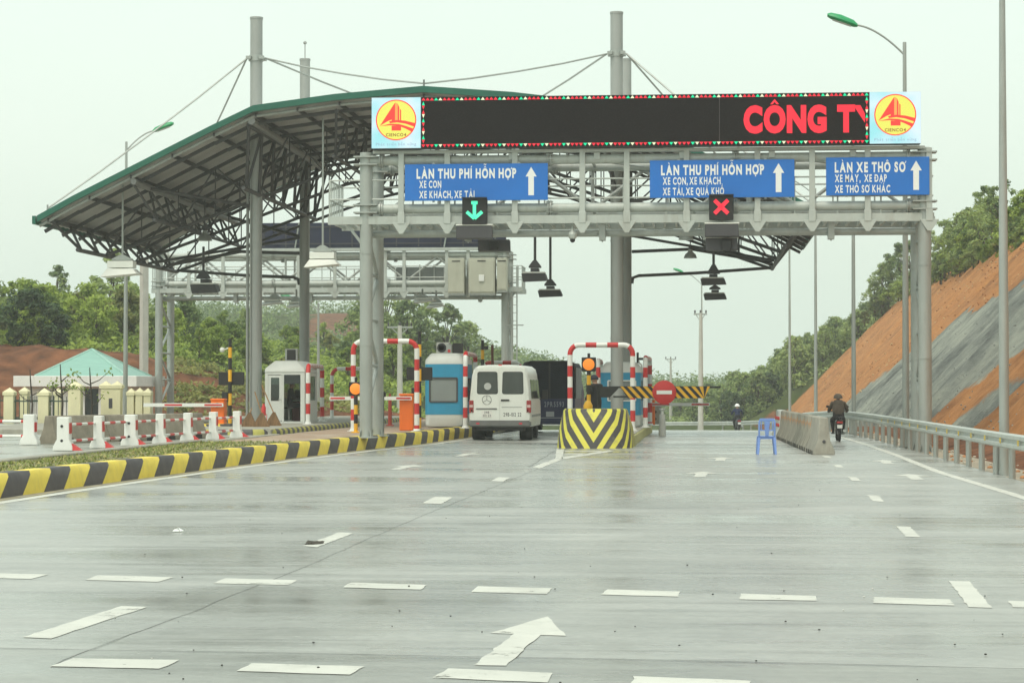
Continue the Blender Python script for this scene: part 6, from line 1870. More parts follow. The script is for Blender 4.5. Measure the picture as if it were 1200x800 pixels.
def standing(hands_front=True):
    z = 1.0
    return dict(pelvis=(0, 0, .88), chest=(0, .0, 1.24), neck=(0, .02, 1.42), head=(0, .045, 1.54), face=(0, 1, -.1), shl=(-.18, 0, 1.36), shr=(.18, 0, 1.36),
                ell=(-.25, .05, 1.08), elr=(.25, .05, 1.08), wrl=(-.16, .24, .98), wrr=(.18, .25, 1.0), hal=(-.12, .30, .98), har=(.13, .31, 1.0),
                hpl=(-.095, 0, .84), hpr=(.095, 0, .84), knl=(-.105, .02, .46), knr=(.105, .02, .46), anl=(-.11, -.01, .10), anr=(.11, -.01, .10), tol=(-.13, .14, .035), tor=(.13, .14, .035))
blackc = cloth('black_uniform', (.012, .012, .014))
gp_ = thing('person', 'person in black with a dark cap standing behind the chevron block, facing the booth', 'person', (X_(698, 63.9), 63.9, .309), None, R(48))
J = standing(); person_body('body', J, [blackc, blackc, shoe, skin_m], gp_, 1.25); cap = hair_cap('cap', J, mat('cap_navy', (.015, .017, .03), .8), gp_, .122, .01)
def seated(zs=.46):
    return dict(pelvis=(0, 0, zs + .1), chest=(0, .05, zs + .45), neck=(0, .08, zs + .62), head=(0, .11, zs + .74), face=(0, 1, -.1), shl=(-.18, .06, zs + .56), shr=(.18, .06, zs + .56),
                ell=(-.24, .16, zs + .30), elr=(.24, .16, zs + .30), wrl=(-.15, .36, zs + .28), wrr=(.15, .36, zs + .28), hal=(-.12, .43, zs + .28), har=(.12, .43, zs + .28),
                hpl=(-.1, .03, zs + .08), hpr=(.1, .03, zs + .08), knl=(-.12, .43, zs + .06), knr=(.12, .43, zs + .06), anl=(-.12, .40, .09), anr=(.12, .40, .09), tol=(-.13, .53, .035), tor=(.13, .53, .035))
def stool(parent_label, loc, h):
    t = thing('stool', parent_label, 'stool', loc)
    mb = MB(); mb.lathe((0, 0, 0), [(.17, h - .04), (.18, h - .02), (.17, h)], 16); mb.build('seat', black_paint, t)
    mb = MB(); mb.lathe((0, 0, 0), [(.18, 0), (.18, .02), (.03, .04), (.03, h - .042)], 12); mb.build('stand', galv, t)
bl = Vector((wb.location.x - .02 + .04, YB + .62, .452 + .064))
pp = thing('person', 'attendant in dark clothes seated in the doorway of the white booth', 'person', bl, None, R(-75)); J = seated(.46); person_body('body', J, [blackc, blackc, shoe, skin_m], pp, 1.1); hair_cap('hair', J, hair_m, pp)
stool('dark stool under the attendant in the white booth', bl, .46)
bl = Vector((t1.location.x - .05, 72.3 + 1.75, .345 + .43))
greyc = cloth('grey_shirt', (.22, .24, .24))
pp = thing('person', 'attendant in a grey shirt seated behind the window of the blue booth', 'person', bl, None, R(150)); J = seated(.30); J['anl'] = (-.12, .40, .08); person_body('body', J, [greyc, blackc, shoe, skin_m], pp, 1.05); hair_cap('hair', J, hair_m, pp)
stool('low stool inside the blue booth behind the window', bl, .30)
# ------------------------------------------------------------------ the white van at the booth
VY = 68.0; vx = (X_(550, VY) + X_(621.5, VY)) / 2
van = thing('van', 'white minibus van with double rear doors, stopped at the blue toll booth', 'van', (vx, VY, 0))
vp = lambda px, py: (X_(px, VY) - vx, Z_(py, VY))
van_w = mat('van_white', (.72, .75, .70), .28, 0, .03, 1.5, dirt=.18, dirtcol=(.4, .38, .32))
def vring(y, wb, wm, wt, zb, zt, ri=0.0):
    half = [(wb, zb), (wm, zb + .18), (wm, .95), (wm - .02, 1.3), (wt + .03, zt - .30), (wt - .02, zt - .12), (wt - .14, zt - .025), (wt - .45, zt)]
    r = [Vector((x, y, z)) for x, z in half] + [Vector((-x, y, z)) for x, z in reversed(half)]
    return r
mb = MB()
mb.loft([vring(0.0, .88, .915, .79, .52, 2.27), vring(.05, .91, .95, .83, .48, 2.30), vring(.5, .93, .965, .85, .42, 2.33), vring(3.6, .93, .965, .85, .42, 2.33), vring(4.0, .92, .95, .80, .42, 2.22), vring(4.5, .91, .93, .72, .42, 1.75), vring(5.0, .86, .88, .60, .42, 1.25), vring(5.25, .78, .80, .5, .45, .95)])
mb.build('body', van_w, van, ang=40)
zs0, zs1 = Z_(495, VY), Z_(508, VY)
def rearpanel(name, px0, px1, py0, py1, m, y0=-.012, y1=-.003, parent=van, bev=.0, tp=0.0):
    a, z1 = vp(px0, py0); b, z0 = vp(px1, py1)
    mb = MB(); mb.loft([[(a, y0, z0), (b, y0, z0), (b, y1, z0), (a, y1, z0)], [(a + tp, y0, z1), (b - tp, y0, z1), (b - tp, y1, z1), (a + tp, y1, z1)]]); return mb.build(name, m, parent, bevel=bev)
d1 = rearpanel('rear_door', 555.5, 585.5, 431, 493, van_w, -.012, -.002, tp=.03, bev=.004)
d2 = rearpanel('rear_door', 586.3, 616.5, 431, 493, van_w, -.012, -.002, tp=.03, bev=.004)
def window(dr, px0, px1, py0, py1, label=None):
    a, z1 = vp(px0, py0); b, z0 = vp(px1, py1); r = .06; P = []
    for (cx_, cz_, a0) in ((b - r, z0 + r, -math.pi / 2), (b - r - .015, z1 - r, 0), (a + r + .015, z1 - r, math.pi / 2), (a + r, z0 + r, math.pi)):
        for k in range(5): an = a0 + k * math.pi / 8; P.append((cx_ + r * math.cos(an), cz_ + r * math.sin(an)))
    mb = MB(); mb.prism([( (x - (a + b) / 2) * 1.05 + (a + b) / 2, (z - (z0 + z1) / 2) * 1.05 + (z0 + z1) / 2) for x, z in P], -.018, -.0125); fr = mb.build('window_seal', rubber, dr, world=False)
    mb = MB(); mb.prism(P, -.022, -.0185); mb.build('window', van_glass, dr)
    return a, b, z0, z1
window(d1, 559.5, 583, 436, 461); window(d2, 589, 613, 436, 461)
a, z = vp(571.5, 452.5); mb = MB(); mb.lathe((a, -.0235, z), [(.11, 0), (.11, -.001)], 20, axis='y'); mb.build('round_sticker', mat('sticker_grey', (.45, .47, .45), .5), d1)
mb = MB()
a, z = vp(570.5, 468.3); mb.tube([(a + .14 * math.cos(k / 24 * 6.2832), -.016, z + .14 * math.sin(k / 24 * 6.2832)) for k in range(25)], .010, 6)
for k in range(3):
    an = math.pi / 2 + k * 2.0944; mb.tube([(a, -.016, z), (a + .135 * math.cos(an), -.016, z + .135 * math.sin(an))], .009, 6)
mb.build('round_badge', mat('badge_grey', (.22, .23, .22), .3, .6), d1)
rearpanel('plate_recess', 558, 582.5, 478.2, 479.3, dark_grey, -.03, -.0125, d1); 
pl_ = rearpanel('number_plate', 564.5, 576.5, 481, 488.8, plate_white, -.022, -.0125, d1)
def vtext(s, px0, px1, pyb, h, par, y=-.0135, m=dark_grey, bold=.02):
    a, z = vp(px0, pyb); b, _ = vp(px1, pyb); mb = MB(); text2d(mb, s, a, z, y, h, b - a, bold=bold); mb.build('lettering', m, par, ang=None, fixn=False)
vtext('29B', 567.5, 573.5, 484.4, .07, pl_, -.0225); vtext('012 22', 566, 575.3, 488, .07, pl_, -.0225)
vtext('29B-012 22', 590, 611, 487.6, .115, d2)
rearpanel('handle', 587.0, 597, 467.8, 469.8, black_paint, -.035, -.0125, d2, .006)
mb = MB(); a, z = vp(588, 477); b, _ = vp(612, 477); mb.box(a, -.016, z - .006, b, -.0125, z + .006); mb.build('trim_line', dark_grey, d2)
vtext('Sprinter', 601, 612, 480.2, .05, d2, bold=.01) if False else None
for (x0, x1) in ((549.6, 555.0), (617.0, 622.4)):
    tl = rearpanel('tail_light', x0, x1, 469, 483.5, mat('tail_lens', (.30, .03, .03), .2, 0, .1), -.02, .10, van, .015)
    rearpanel('lamp_band', x0 + .6, x1 - .6, 474.2, 477.2, mat('clear_lens', (.6, .45, .42), .2), -.026, -.0205, tl)
mb = MB(); mb.box(-.955, -.10, .42, .955, .25, .62); bp = mb.build('bumper', mat('bumper_grey', (.14, .145, .14), .6, 0, .15, 2, dirt=.3), van, bevel=.04, bseg=2)
for x in (-.72, .60):
    mb = MB(); mb.box(x, -.106, .50, x + .10, -.101, .55); mb.build('reflector', mat('reflector_red', (.5, .03, .05), .3), bp)
mb = MB(); mb.box(-.75, .1, .30, .75, 4.6, .419); mb.build('underbody', black_paint, van)
for (x, y) in ((-.74, .95), (.74, .95), (-.74, 4.15), (.74, 4.15)):
    mb = MB(); w_ = .19 if y < 2 else .11; mb.lathe((x, y, .335), [(.2, -w_), (.31, -w_), (.335, -w_ * .8), (.335, w_ * .8), (.31, w_), (.2, w_)], 24, axis='x'); wh = mb.build('wheel', rubber, van)
    mb = MB(); mb.lathe((x, y, .335), [(.19, -w_ * .8), (.12, -w_ * .4), (.12, w_ * .4), (.19, w_ * .8)], 20, axis='x'); mb.build('rim', galv, wh)
for s in (-1, 1):
    for (y0, y1) in ((.45, 1.5), (1.6, 2.75), (2.85, 3.75)):
        mb = MB(); x = s * .945; mb.loft([[(x + s * .012, y0, 1.28), (x + s * .012, y1, 1.28), (x - s * .02, y1, 1.28), (x - s * .02, y0, 1.28)], [(x - s * .045, y0, 1.88), (x - s * .045, y1, 1.88), (x - s * .09, y1, 1.88), (x - s * .09, y0, 1.88)]]); mb.build('side_window', van_glass, van, bevel=.01)
    mb = MB(); mb.tube([(s * .93, 3.95, 1.25), (s * 1.08, 3.98, 1.3)], .02, 6); mb.box(s * 1.02, 3.95, 1.25, s * 1.2, 4.02, 1.55); mb.build('mirror', black_paint, van, bevel=.015)
    mb = MB(); mb.box(s * .972 - .008, .3, .72, s * .972 + .008, 3.9, .79); mb.build('side_trim', mat('trim_grey', (.3, .31, .3), .5), van)
mb = MB(); mb.quad((-.66, 4.52, 1.74), (.66, 4.52, 1.74), (.74, 4.06, 2.14), (-.74, 4.06, 2.14)); mb.xf(Matrix.Translation((0, .02, .02))); mb.build('windscreen', dark_glass, van)
for z in (1.42, .85):
    for s in (-1, 1):
        mb = MB(); mb.box(s * .845, -.02, z, s * .885, -.002, z + .10); mb.build('hinge', van_w, van)
mb = MB(); mb.tube([(-.05, .15, 2.29), (.05, .15, 2.29)], .05, 8); mb.build('brake_light', red_paint, van)

# ------------------------------------------------------------------ dark truck ahead
TY = 82.5; tx = (X_(612.5, TY) + X_(674, TY)) / 2
tr = thing('truck', 'dark navy lorry with a black canvas covered bed, ahead of the white van', 'truck', (tx, TY, zr(TY)))
tp = lambda px, py: (X_(px, TY) - tx, Z_(py, TY) - zr(TY))
hw = (X_(674, TY) - X_(612.5, TY)) / 2
navyp = mat('truck_navy', (.010, .014, .075), .45, 0, .15, 2, dirt=.15, dirtcol=(.08, .08, .08)); canv = mat('black_canvas', (.009, .011, .022), .9, 0, .3, 4, bump=.4); canvg = mat('grey_canvas', (.24, .25, .24), .9, 0, .2, 3, bump=.4)
_, zc0 = tp(640, 467); _, zc1 = tp(640, 423.5); _, zt0 = tp(640, 497)
mb = MB(); mb.box(-hw, 0, zt0 + .06, hw, 4.4, zt0 + .18); mb.build('bed_floor', navyp, tr)
tg = MB(); tg.box(-hw, -.05, zt0 + .02, hw, .0, zc0); tg = tg.build('tailgate', navyp, tr, bevel=.012)
mb = MB()
for s in (-1, 1): mb.mark(); mb.box(s * hw - s * .0, .003, zt0 + .182, s * (hw - .05), 4.4, zc0)
mb.build_each('side_board', navyp, tr)
mb = MB(); n = 9
arch = [(hw, zc0 + .004), (hw, zc1 - .22), (hw - .08, zc1 - .06), (hw - .3, zc1), (-hw + .3, zc1), (-hw + .08, zc1 - .06), (-hw, zc1 - .22), (-hw, zc0 + .004)]
inn = [(x * .97, z - .02 if z > zc0 + .3 else z) for x, z in arch]
for k in range(7): mb.add([(arch[k][0], .02, arch[k][1]), (arch[k + 1][0], .02, arch[k + 1][1]), (arch[k + 1][0], 4.4, arch[k + 1][1]), (arch[k][0], 4.4, arch[k][1])], [(0, 1, 2, 3)], 1 if k in (0,) else 0)
mb.poly([(x, 4.4, z) for x, z in arch]); mb.build('canopy_cover', [canv, canvg], tr, fixn=False)
mb = MB(); mb.poly([(x * .985, .03, z - .01) for x, z in arch if True]); mb.build('rear_curtain', canv, tr)
mb = MB()
for x in (0.02,): mb.box(x - .03, .012, zc0, x + .03, .028, zc1 - .03)
mb.tube([(x, -.0, z) for x, z in arch], .035, 8); mb.build('hoop_frame', black_paint, tr)
a, z = tp(638, 476.3); b, _ = tp(661, 476); mb = MB(); text2d(mb, '2PR5593', a, z, -.053, .19, b - a, bold=.02, gap=.3); mb.build('lettering', mat('stencil_grey', (.30, .32, .36), .7), tg, ang=None, fixn=False)
a, z1 = tp(640, 482); b, z0 = tp(649.5, 488); mb = MB(); mb.box(a, -.065, z0, b, -.052, z1); mb.build('number_plate', mat('plate_dull', (.38, .4, .42), .5), tg)
a, z = tp(613, 489.3); b, _ = tp(673, 489); mb = MB(); mb.box(a, -.058, z - .012, b, -.0515, z + .012); mb.build('white_line', mat('line_grey', (.4, .42, .44), .6), tg)
mb = MB(); mb.box(-hw + .05, -.12, .42, hw - .05, -.02, zt0); mb.build('bumper', navyp, tr, bevel=.02)
for s in (-1, 1):
    mb = MB(); mb.box(s * (hw - .12), -.13, .50, s * (hw - .38), -.121, .60); mb.build('tail_light', mat('dull_red', (.2, .02, .02), .4), tr)
    for y in (.9, 5.0):
        mb = MB(); mb.lathe((s * (hw - .2), y, .42), [(.25, -.16), (.40, -.16), (.42, -.12), (.42, .12), (.40, .16), (.25, .16)], 22, axis='x'); wh = mb.build('wheel', rubber, tr)
        mb = MB(); mb.lathe((s * (hw - .2), y, .42), [(.24, -.13), (.1, -.05), (.1, .05), (.24, .13)], 16, axis='x'); mb.build('rim', dark_grey, wh)
mb = MB(); mb.box(-.4, .2, .45, .4, 5.8, .62); mb.build('chassis', black_paint, tr)
mb = MB(); mb.loft([[(-hw, 4.6, .5), (hw, 4.6, .5), (hw, 6.2, .5), (-hw, 6.2, .5)], [(-hw, 4.6, 1.5), (hw, 4.6, 1.5), (hw, 6.2, 1.5), (-hw, 6.2, 1.5)], [(-hw + .1, 4.65, 2.3), (hw - .1, 4.65, 2.3), (hw - .15, 5.9, 2.3), (-hw + .15, 5.9, 2.3)]]); cb = mb.build('cab', navyp, tr, bevel=.05)
mb = MB(); mb.tube([(hw, 5.9, 1.7), (hw + .16, 5.95, 1.75)], .015, 6); mb.box(hw + .1, 5.9, 1.5, hw + .26, 5.96, 1.85); mb.build('mirror', black_paint, cb)

# ------------------------------------------------------------------ plastic chair
cc = gp(898, 532); cb_ = mat('chair_blue', (.20, .33, .72), .35, 0, .05, 3, spec=.5)
ch = thing('plastic_chair', 'pale blue plastic chair standing alone in the empty lane', 'chair', (cc.x, cc.y, 0), None, R(3))
mb = MB(); P = [(-.21, -.20), (.21, -.20), (.22, .20), (.16, .23), (-.16, .23), (-.22, .20)]; mb.prism(P, .42, .445, plane='xy'); mb.build('seat', cb_, ch, bevel=.01)
mb = MB(); mb.box(-.19, -.17, .375, .19, -.145, .419); mb.box(-.19, .17, .375, .19, .195, .419); mb.box(-.19, -.144, .375, -.165, .169, .419); mb.box(.165, -.144, .375, .19, .169, .419); mb.build('apron', cb_, ch)
for sx in (-1, 1):
    for sy in (-1, 1):
        mb = MB(); q = .2; mb.loft([[(sx * (.215 + a * .022), sy * (.225 + b * .022), 0) for a, b in ((-1, -1), (1, -1), (1, 1), (-1, 1))], [(sx * (.185 + a * .032), sy * (.18 + b * .03), .418) for a, b in ((-1, -1), (1, -1), (1, 1), (-1, 1))]]); mb.build('leg', cb_, ch, bevel=.006)
mb = MB()
by = lambda z: -.205 - (z - .44) * .16
def bp4(x0, x1, z0, z1, x2=None, x3=None):
    x2 = x0 if x2 is None else x2; x3 = x1 if x3 is None else x3; t_ = .012
    mb.loft([[(x0, by(z0) - t_, z0), (x1, by(z0) - t_, z0), (x1, by(z0) + t_, z0), (x0, by(z0) + t_, z0)], [(x2, by(z1) - t_, z1), (x3, by(z1) - t_, z1), (x3, by(z1) + t_, z1), (x2, by(z1) + t_, z1)]])
bp4(-.21, -.165, .44, .80); bp4(.165, .21, .44, .80); bp4(-.21, .21, .803, .875, -.17, .17); bp4(-.04, .04, .44, .80, -.07, .07); bp4(-.15, -.125, .60, .80); bp4(.125, .15, .60, .80); bp4(-.163, -.043, .57, .60); bp4(.043, .163, .57, .60)
mb.build('backrest', cb_, ch, bevel=.006)
# ------------------------------------------------------------------ street lamps and poles
def street_lamp(label, px, Y, h, arm, lift, pole_top=None, z0=None, x=None, r0=.095, r1=.05):
    x = X_(px, Y) if x is None else x; z0 = zr(Y) if z0 is None else z0
    t = thing('street_lamp', label, 'street lamp', (x, Y, z0), 'street lamps along the road')
    mb = MB(); mb.lathe((0, 0, 0), [(r0, -.2), (r0, 0), (r0 * .95, h * .25), (r0 * .8, h * .5), (r1 * 1.15, h * .8), (r1, h + .35), (r1 * .7, h + .36)], 14); mb.build('pole', galv, t)
    mb = MB(); mb.lathe((0, 0, 0), [(.2, 0), (.2, .025), (r0 + .01, .03), (r0 + .01, .12)], 12); mb.build('base_plate', galv, t)
    pts = []
    for k in range(13):
        q = k / 12; pts.append((arm * q, 0, h + lift * (1 - (1 - q) ** 1.7)))
    mb = MB(); mb.tube(pts, .028, 8); mb.build('arm', galv, t)
    e = Vector(pts[-1]); s = 1 if arm > 0 else -1
    mb = MB()
    def ring(q, w, h_): return [Vector((e.x + s * q, w * math.cos(a) * .5, e.z + .36 * q + h_ * math.sin(a) * .5 * (1.0 if math.sin(a) > 0 else .5))) for a in [2 * math.pi * k / 12 for k in range(12)]]
    mb.loft([ring(-.08, .14, .12), ring(.02, .30, .26), ring(.36, .36, .32), ring(.64, .32, .24), ring(.74, .2, .12)]); hd = mb.build('lamp_head', lampgreen, t)
    mb = MB(); mb.loft([[Vector((e.x + s * q, w * math.cos(a) * .5, e.z + .36 * q - .06 + .03 * math.sin(a))) for a in [2 * math.pi * k / 10 for k in range(10)]] for q, w in ((.10, .16), (.36, .22), (.6, .16))]); mb.build('lens', mat('lamp_lens', (.55, .58, .55), .2), hd)
    return t
street_lamp('tall near street lamp pole at the right, its head above the picture', 1176.5, 42.0, 11.0, -1.7, .85, z0=-.05)
street_lamp('street lamp with a green head reaching left over the right emblem of the message board', 1061.5, 61.5, 10.75, -1.36, .85)
street_lamp('slim street lamp pole right of the rider in brown, seen against the orange cutting', 1000.5, 82, 10.9, -1.6, .9, r0=.085)
street_lamp('slim street lamp pole above the grey concrete barriers, farther along the guard rail', 956, 104, 10.9, -1.6, .9, r0=.085)
street_lamp('farthest slim street lamp pole on the right, just left of the orange cutting', 925.5, 126, 10.6, -1.6, .9, r0=.085)
street_lamp('street lamp on the left whose green head shows above the canopy edge', 147, 86, 10.9, 1.15, .78, z0=.1)
street_lamp('distant street lamp with a small green head, beyond the red cross signal', 822.5, 180, 12.0, -1.55, 1.0, z0=-2.0, r0=.11)
street_lamp('pale slim pole in front of the bare red patch on the far ridge', 373, 112, 5.6, -1.2, .5, z0=0, r0=.1)
def electric_pole(label, px, Y, z0, ytop, wb, wt, arms, square=False):
    x = X_(px, Y); h = Z_(ytop, Y) - z0
    t = thing('utility_pole', label, 'utility pole', (x, Y, z0))
    mb = MB(); mb.tube([(0, 0, 0), (0, 0, h)], wb, 4 if square else 10, r1=wt); mb.build('pole', pole_concrete, t, ang=30)
    if square: return t
    for (za, w) in arms:
        mb = MB(); mb.box(-w, -.06, h - za - .05, w, .06, h - za + .05)
        mb.beam((-w * .7, .0, h - za), (0, 0, h - za - .5), .05, .05); mb.beam((w * .7, .0, h - za), (0, 0, h - za - .5), .05, .05)
        a_ = mb.build('crossarm', galv, t)
        mb = MB()
        for q in (-w + .08, 0, w - .08): mb.mark(); mb.lathe((q, 0, h - za + .06), [(.03, 0), (.06, .05), (.05, .12), (.07, .16), (.02, .22)], 8)
        mb.build_each('insulator', dark_grey, a_)
    return t
electric_pole('pale concrete utility pole with crossarms, between the no entry sign and the far rider', 821, 150, -1.6, 367, .21, .10, [(.1, .45)])
electric_pole('white T shaped utility pole seen behind the near gantry leg', 468.5, 128, -.4, 381, .19, .13, [(.1, .75)])
electric_pole('faint utility pole in the haze left of the no entry sign', 786, 240, -2, 420, .2, .1, [(.1, .6)])
electric_pole('plain square concrete pole on the red bank left of the far gantry', 168.5, 112, .4, 300, .24, .23, [], True)

# ------------------------------------------------------------------ guard house
HY = 95.0; hx0, hx1 = X_(15.5, HY), X_(160, HY); hw = (hx1 - hx0) / 2; hc = (hx0 + hx1) / 2; g0 = -.62
hs = thing('guard_house', 'small white guard house with a teal hipped roof, behind the cream fence', 'building', (hc, HY, g0))
Zl = lambda py: Z_(py, HY) - g0
housew = mat('house_white', (.82, .83, .79), .8, 0, .05, 1.5, dirt=.15); teal = mat('teal_roof', (.24, .44, .375), .5, 0, .08, 1.2, (1, 6, 1)); teal2 = mat('teal_ridge', (.33, .54, .47), .5)
dp = 4.6; ww = hw - .42
mb = MB()
zf0, zf1 = Zl(453), Zl(440)
xd0, xd1 = X_(96, HY) - hc, X_(112, HY) - hc; xw = [(X_(53, HY) - hc, X_(61.5, HY) - hc), (X_(64.5, HY) - hc, X_(69.5, HY) - hc)]
# front wall pieces round the openings
zw0 = .75; zw1 = zf0 - .16
cuts = [-ww] + [q for p in xw for q in p] + [xd0, xd1, ww]
for k in range(0, len(cuts), 2): mb.box(cuts[k], .45, 0, cuts[k + 1], .6, zf0)
for (a, b) in xw: mb.box(a, .45, 0, b, .6, zw0); mb.box(a, .45, zw1, b, .6, zf0)
mb.box(xd0, .45, zf0 - .08, xd1, .6, zf0)
mb.box(-ww, .6, 0, -ww + .15, dp, zf0); mb.box(ww - .15, .6, 0, ww, dp, zf0); mb.box(-ww + .15, dp - .15, 0, ww - .15, dp, zf0)
mb.build('wall', housew, hs)
mb = MB(); mb.box(-hw, 0, zf0 + .003, hw, dp + .5, zf1); mb.build('eave_slab', housew, hs, bevel=.015)
xa = X_(38, HY) - hc; xb = X_(146, HY) - hc; zt = Zl(407.5)
A, B, C, D = (xa, .35, zf1 + .004), (xb, .35, zf1 + .004), (xb, dp + .1, zf1 + .004), (xa, dp + .1, zf1 + .004); T = ((X_(89, HY) - hc), dp / 2 + .2, zt + .02)
mb = MB(); mb.add([A, B, C, D, T], [(0, 1, 4), (1, 2, 4), (2, 3, 4), (3, 0, 4), (3, 2, 1, 0)]); rf = mb.build('roof', teal, hs, ang=None)
mb = MB()
for P in (A, B, C, D): mb.mark(); mb.tube([P, T], .05, 6)
mb.build_each('ridge_cap', teal2, rf)
mb = MB(); mb.box(xd0, .52, 0, xd1, .56, zf0 - .082); mb.build('door', dark_glass, hs)
for (a, b) in xw:
    mb = MB(); mb.box(a, .5, zw0, b, .53, zw1); wf = mb.build('window', dark_glass, hs)
    mb = MB(); mb.box((a + b) / 2 - .02, .47, zw0, (a + b) / 2 + .02, .499, zw1); mb.box(a, .47, (zw0 + zw1) / 2 - .02, (a + b) / 2 - .021, .499, (zw0 + zw1) / 2 + .02); mb.build('glazing_bar', housew, wf)

# ------------------------------------------------------------------ cream fence with capped pillars
def cream_fence(label, Y, spec, rails):
    xs_ = [X_(p[0], Y) for p in spec]
    t = thing('pillar_fence', label, 'fence', (xs_[0], Y, .0), None)
    for (px, w, ytop), x in zip(spec, xs_):
        h = Z_(ytop, Y); w2 = w / 2 * Y / 2600
        mb = MB(); mb.box(x - w2 * .86, Y - .17, -.5, x + w2 * .86, Y + .17, h - .24)
        p = mb.build('pillar', cream, t, world=True, bevel=.015)
        mb = MB()
        m_ = 2 if w > 20 else 1
        for k in range(m_):
            cx_ = x + (k - (m_ - 1) / 2) * w2 * 2 / m_; ww = w2 / m_
            mb.box(cx_ - ww, Y - .2, h - .239, cx_ + ww - .004, Y + .2, h - .12)
            mb.add([(cx_ - ww, Y - .2, h - .12), (cx_ + ww - .004, Y - .2, h - .12), (cx_ + ww - .004, Y + .2, h - .12), (cx_ - ww, Y + .2, h - .12), (cx_, Y, h + .05)], [(0, 1, 4), (1, 2, 4), (2, 3, 4), (3, 0, 4)])
        mb.build('cap', cream, p, world=True)
        if w > 20:
            mb = MB(); mb.box(x - .07, Y - .178, h - 1.0, x + .07, Y - .171, h - .62); mb.build('letter_slot', dark_grey, p, world=True)
    for (i, j) in rails:
        a, b = xs_[i] + .1, xs_[j] - .1
        mb = MB()
        for z in (.45, 1.12): mb.beam((a, Y, z), (b, Y, z), .05, .05)
        k = a + .12
        while k < b: mb.box(k - .012, Y - .012, .1, k + .012, Y + .012, 1.3); k += .16
        mb.build('railing', mat('fence_iron', (.03, .06, .05), .6), t, world=True)
    return t
cream_fence('cream fence with pointed pillar caps and iron railings, in front of the guard house', 82, [(11.5, 14, 455.5), (52, 15, 456), (88.5, 18, 448)], [(0, 1), (1, 2)])
cream_fence('second line of cream pillars right of the guard house door, with a wide double pillar', 83.5, [(131, 28, 447.5), (154, 10, 456), (164, 10, 455.5), (173.5, 10, 456)], [(1, 2), (2, 3)])
cream_fence('cream pillars standing farther back left of the guard house windows', 86, [(-20, 11, 455), (29, 11, 454.5), (68.5, 10, 456)], [(0, 1), (1, 2)])

# ------------------------------------------------------------------ bare saplings
rs = np.random.RandomState(5)
twig = mat('dark_bark', (.05, .04, .03), .9, 0, .3, 6)
leafm = None
def sapling(label, px, Y, ytop, forks, leaves):
    x = X_(px, Y); h = Z_(ytop, Y) - .2
    t = thing('sapling', label, 'tree', (x, Y, .2))
    mb = MB(); mb.tube([(0, 0, 0), (.03, 0, h * .4), (-.04, 0, h * .8), (-.06, 0, h)], .045, 7, r1=.015); tips = []
    for k in range(forks):
        q = h * rs.uniform(.35, .75); s = 1 if k % 2 else -1; e = (s * rs.uniform(.25, .6), rs.uniform(-.2, .2), q + rs.uniform(.15, .5)); mb.tube([(0, 0, q), (e[0] * .5, e[1] * .5, q + .12), e], .026, 6, r1=.008); tips.append(e)
    mb.build('trunk', twig, t)
    if leaves:
        mb = MB()
        for k in range(leaves):
            e = Vector(tips[k % len(tips)]) + Vector(rs.normal(0, .13, 3)); a = Vector(rs.normal(0, 1, 3)).normalized() * .07; b = a.orthogonal().normalized() * .035
            mb.quad(e - a, e + b, e + a, e - b)
        mb.build('crown', leaf_a, t, ang=None, fixn=False)
# ------------------------------------------------------------------ foliage
def leaf_material(name, c0, c1, hue=.05):
    m, t, p, out = newmat(name); L = t.links
    oi = t.nodes.new('ShaderNodeObjectInfo'); g = t.nodes.new('ShaderNodeNewGeometry')
    n = t.nodes.new('ShaderNodeTexNoise'); n.inputs['Scale'].default_value = .7; n.inputs['Detail'].default_value = 3; L.new(g.outputs['Position'], n.inputs['Vector'])
    r = t.nodes.new('ShaderNodeValToRGB'); r.color_ramp.elements[0].position = .32; r.color_ramp.elements[1].position = .68; r.color_ramp.elements[0].color = c0 + (1,); r.color_ramp.elements[1].color = c1 + (1,)
    ad = t.nodes.new('ShaderNodeMath'); ad.operation = 'MULTIPLY_ADD'; L.new(oi.outputs['Random'], ad.inputs[0]); ad.inputs[1].default_value = .3
    s = t.nodes.new('ShaderNodeMath'); s.operation = 'SUBTRACT'; s.inputs[1].default_value = .15; L.new(n.outputs['Fac'], s.inputs[0]); L.new(s.outputs[0], ad.inputs[2]); 
    wn = t.nodes.new('ShaderNodeTexWhiteNoise'); wn.noise_dimensions = '3D'
    sn = t.nodes.new('ShaderNodeVectorMath'); sn.operation = 'SNAP'; sn.inputs[1].default_value = (.3, .3, .3); L.new(g.outputs['Position'], sn.inputs[0]); L.new(sn.outputs[0], wn.inputs[0])
    ad2 = t.nodes.new('ShaderNodeMath'); ad2.operation = 'MULTIPLY_ADD'; L.new(wn.outputs['Value'], ad2.inputs[0]); ad2.inputs[1].default_value = .30; L.new(ad.outputs[0], ad2.inputs[2])
    s3 = t.nodes.new('ShaderNodeMath'); s3.operation = 'SUBTRACT'; s3.inputs[1].default_value = .13; L.new(ad2.outputs[0], s3.inputs[0]); L.new(s3.outputs[0], r.inputs[0])
    L.new(r.outputs[0], p.inputs['Base Color']); p.inputs['Roughness'].default_value = .55; p.inputs['Specular IOR Level'].default_value = .3
    tr = t.nodes.new('ShaderNodeBsdfTranslucent'); L.new(r.outputs[0], tr.inputs[0])
    mx = t.nodes.new('ShaderNodeMixShader'); mx.inputs[0].default_value = .35; L.new(p.outputs[0], mx.inputs[1]); L.new(tr.outputs[0], mx.inputs[2]); L.new(mx.outputs[0], out.inputs['Surface'])
    return m
leaf_a = leaf_material('leaf_bright', (.10, .17, .03), (.36, .46, .085))
leaf_b = leaf_material('leaf_mid', (.115, .18, .06), (.36, .45, .15))
leaf_c = leaf_material('leaf_dark', (.025, .055, .02), (.10, .16, .06))
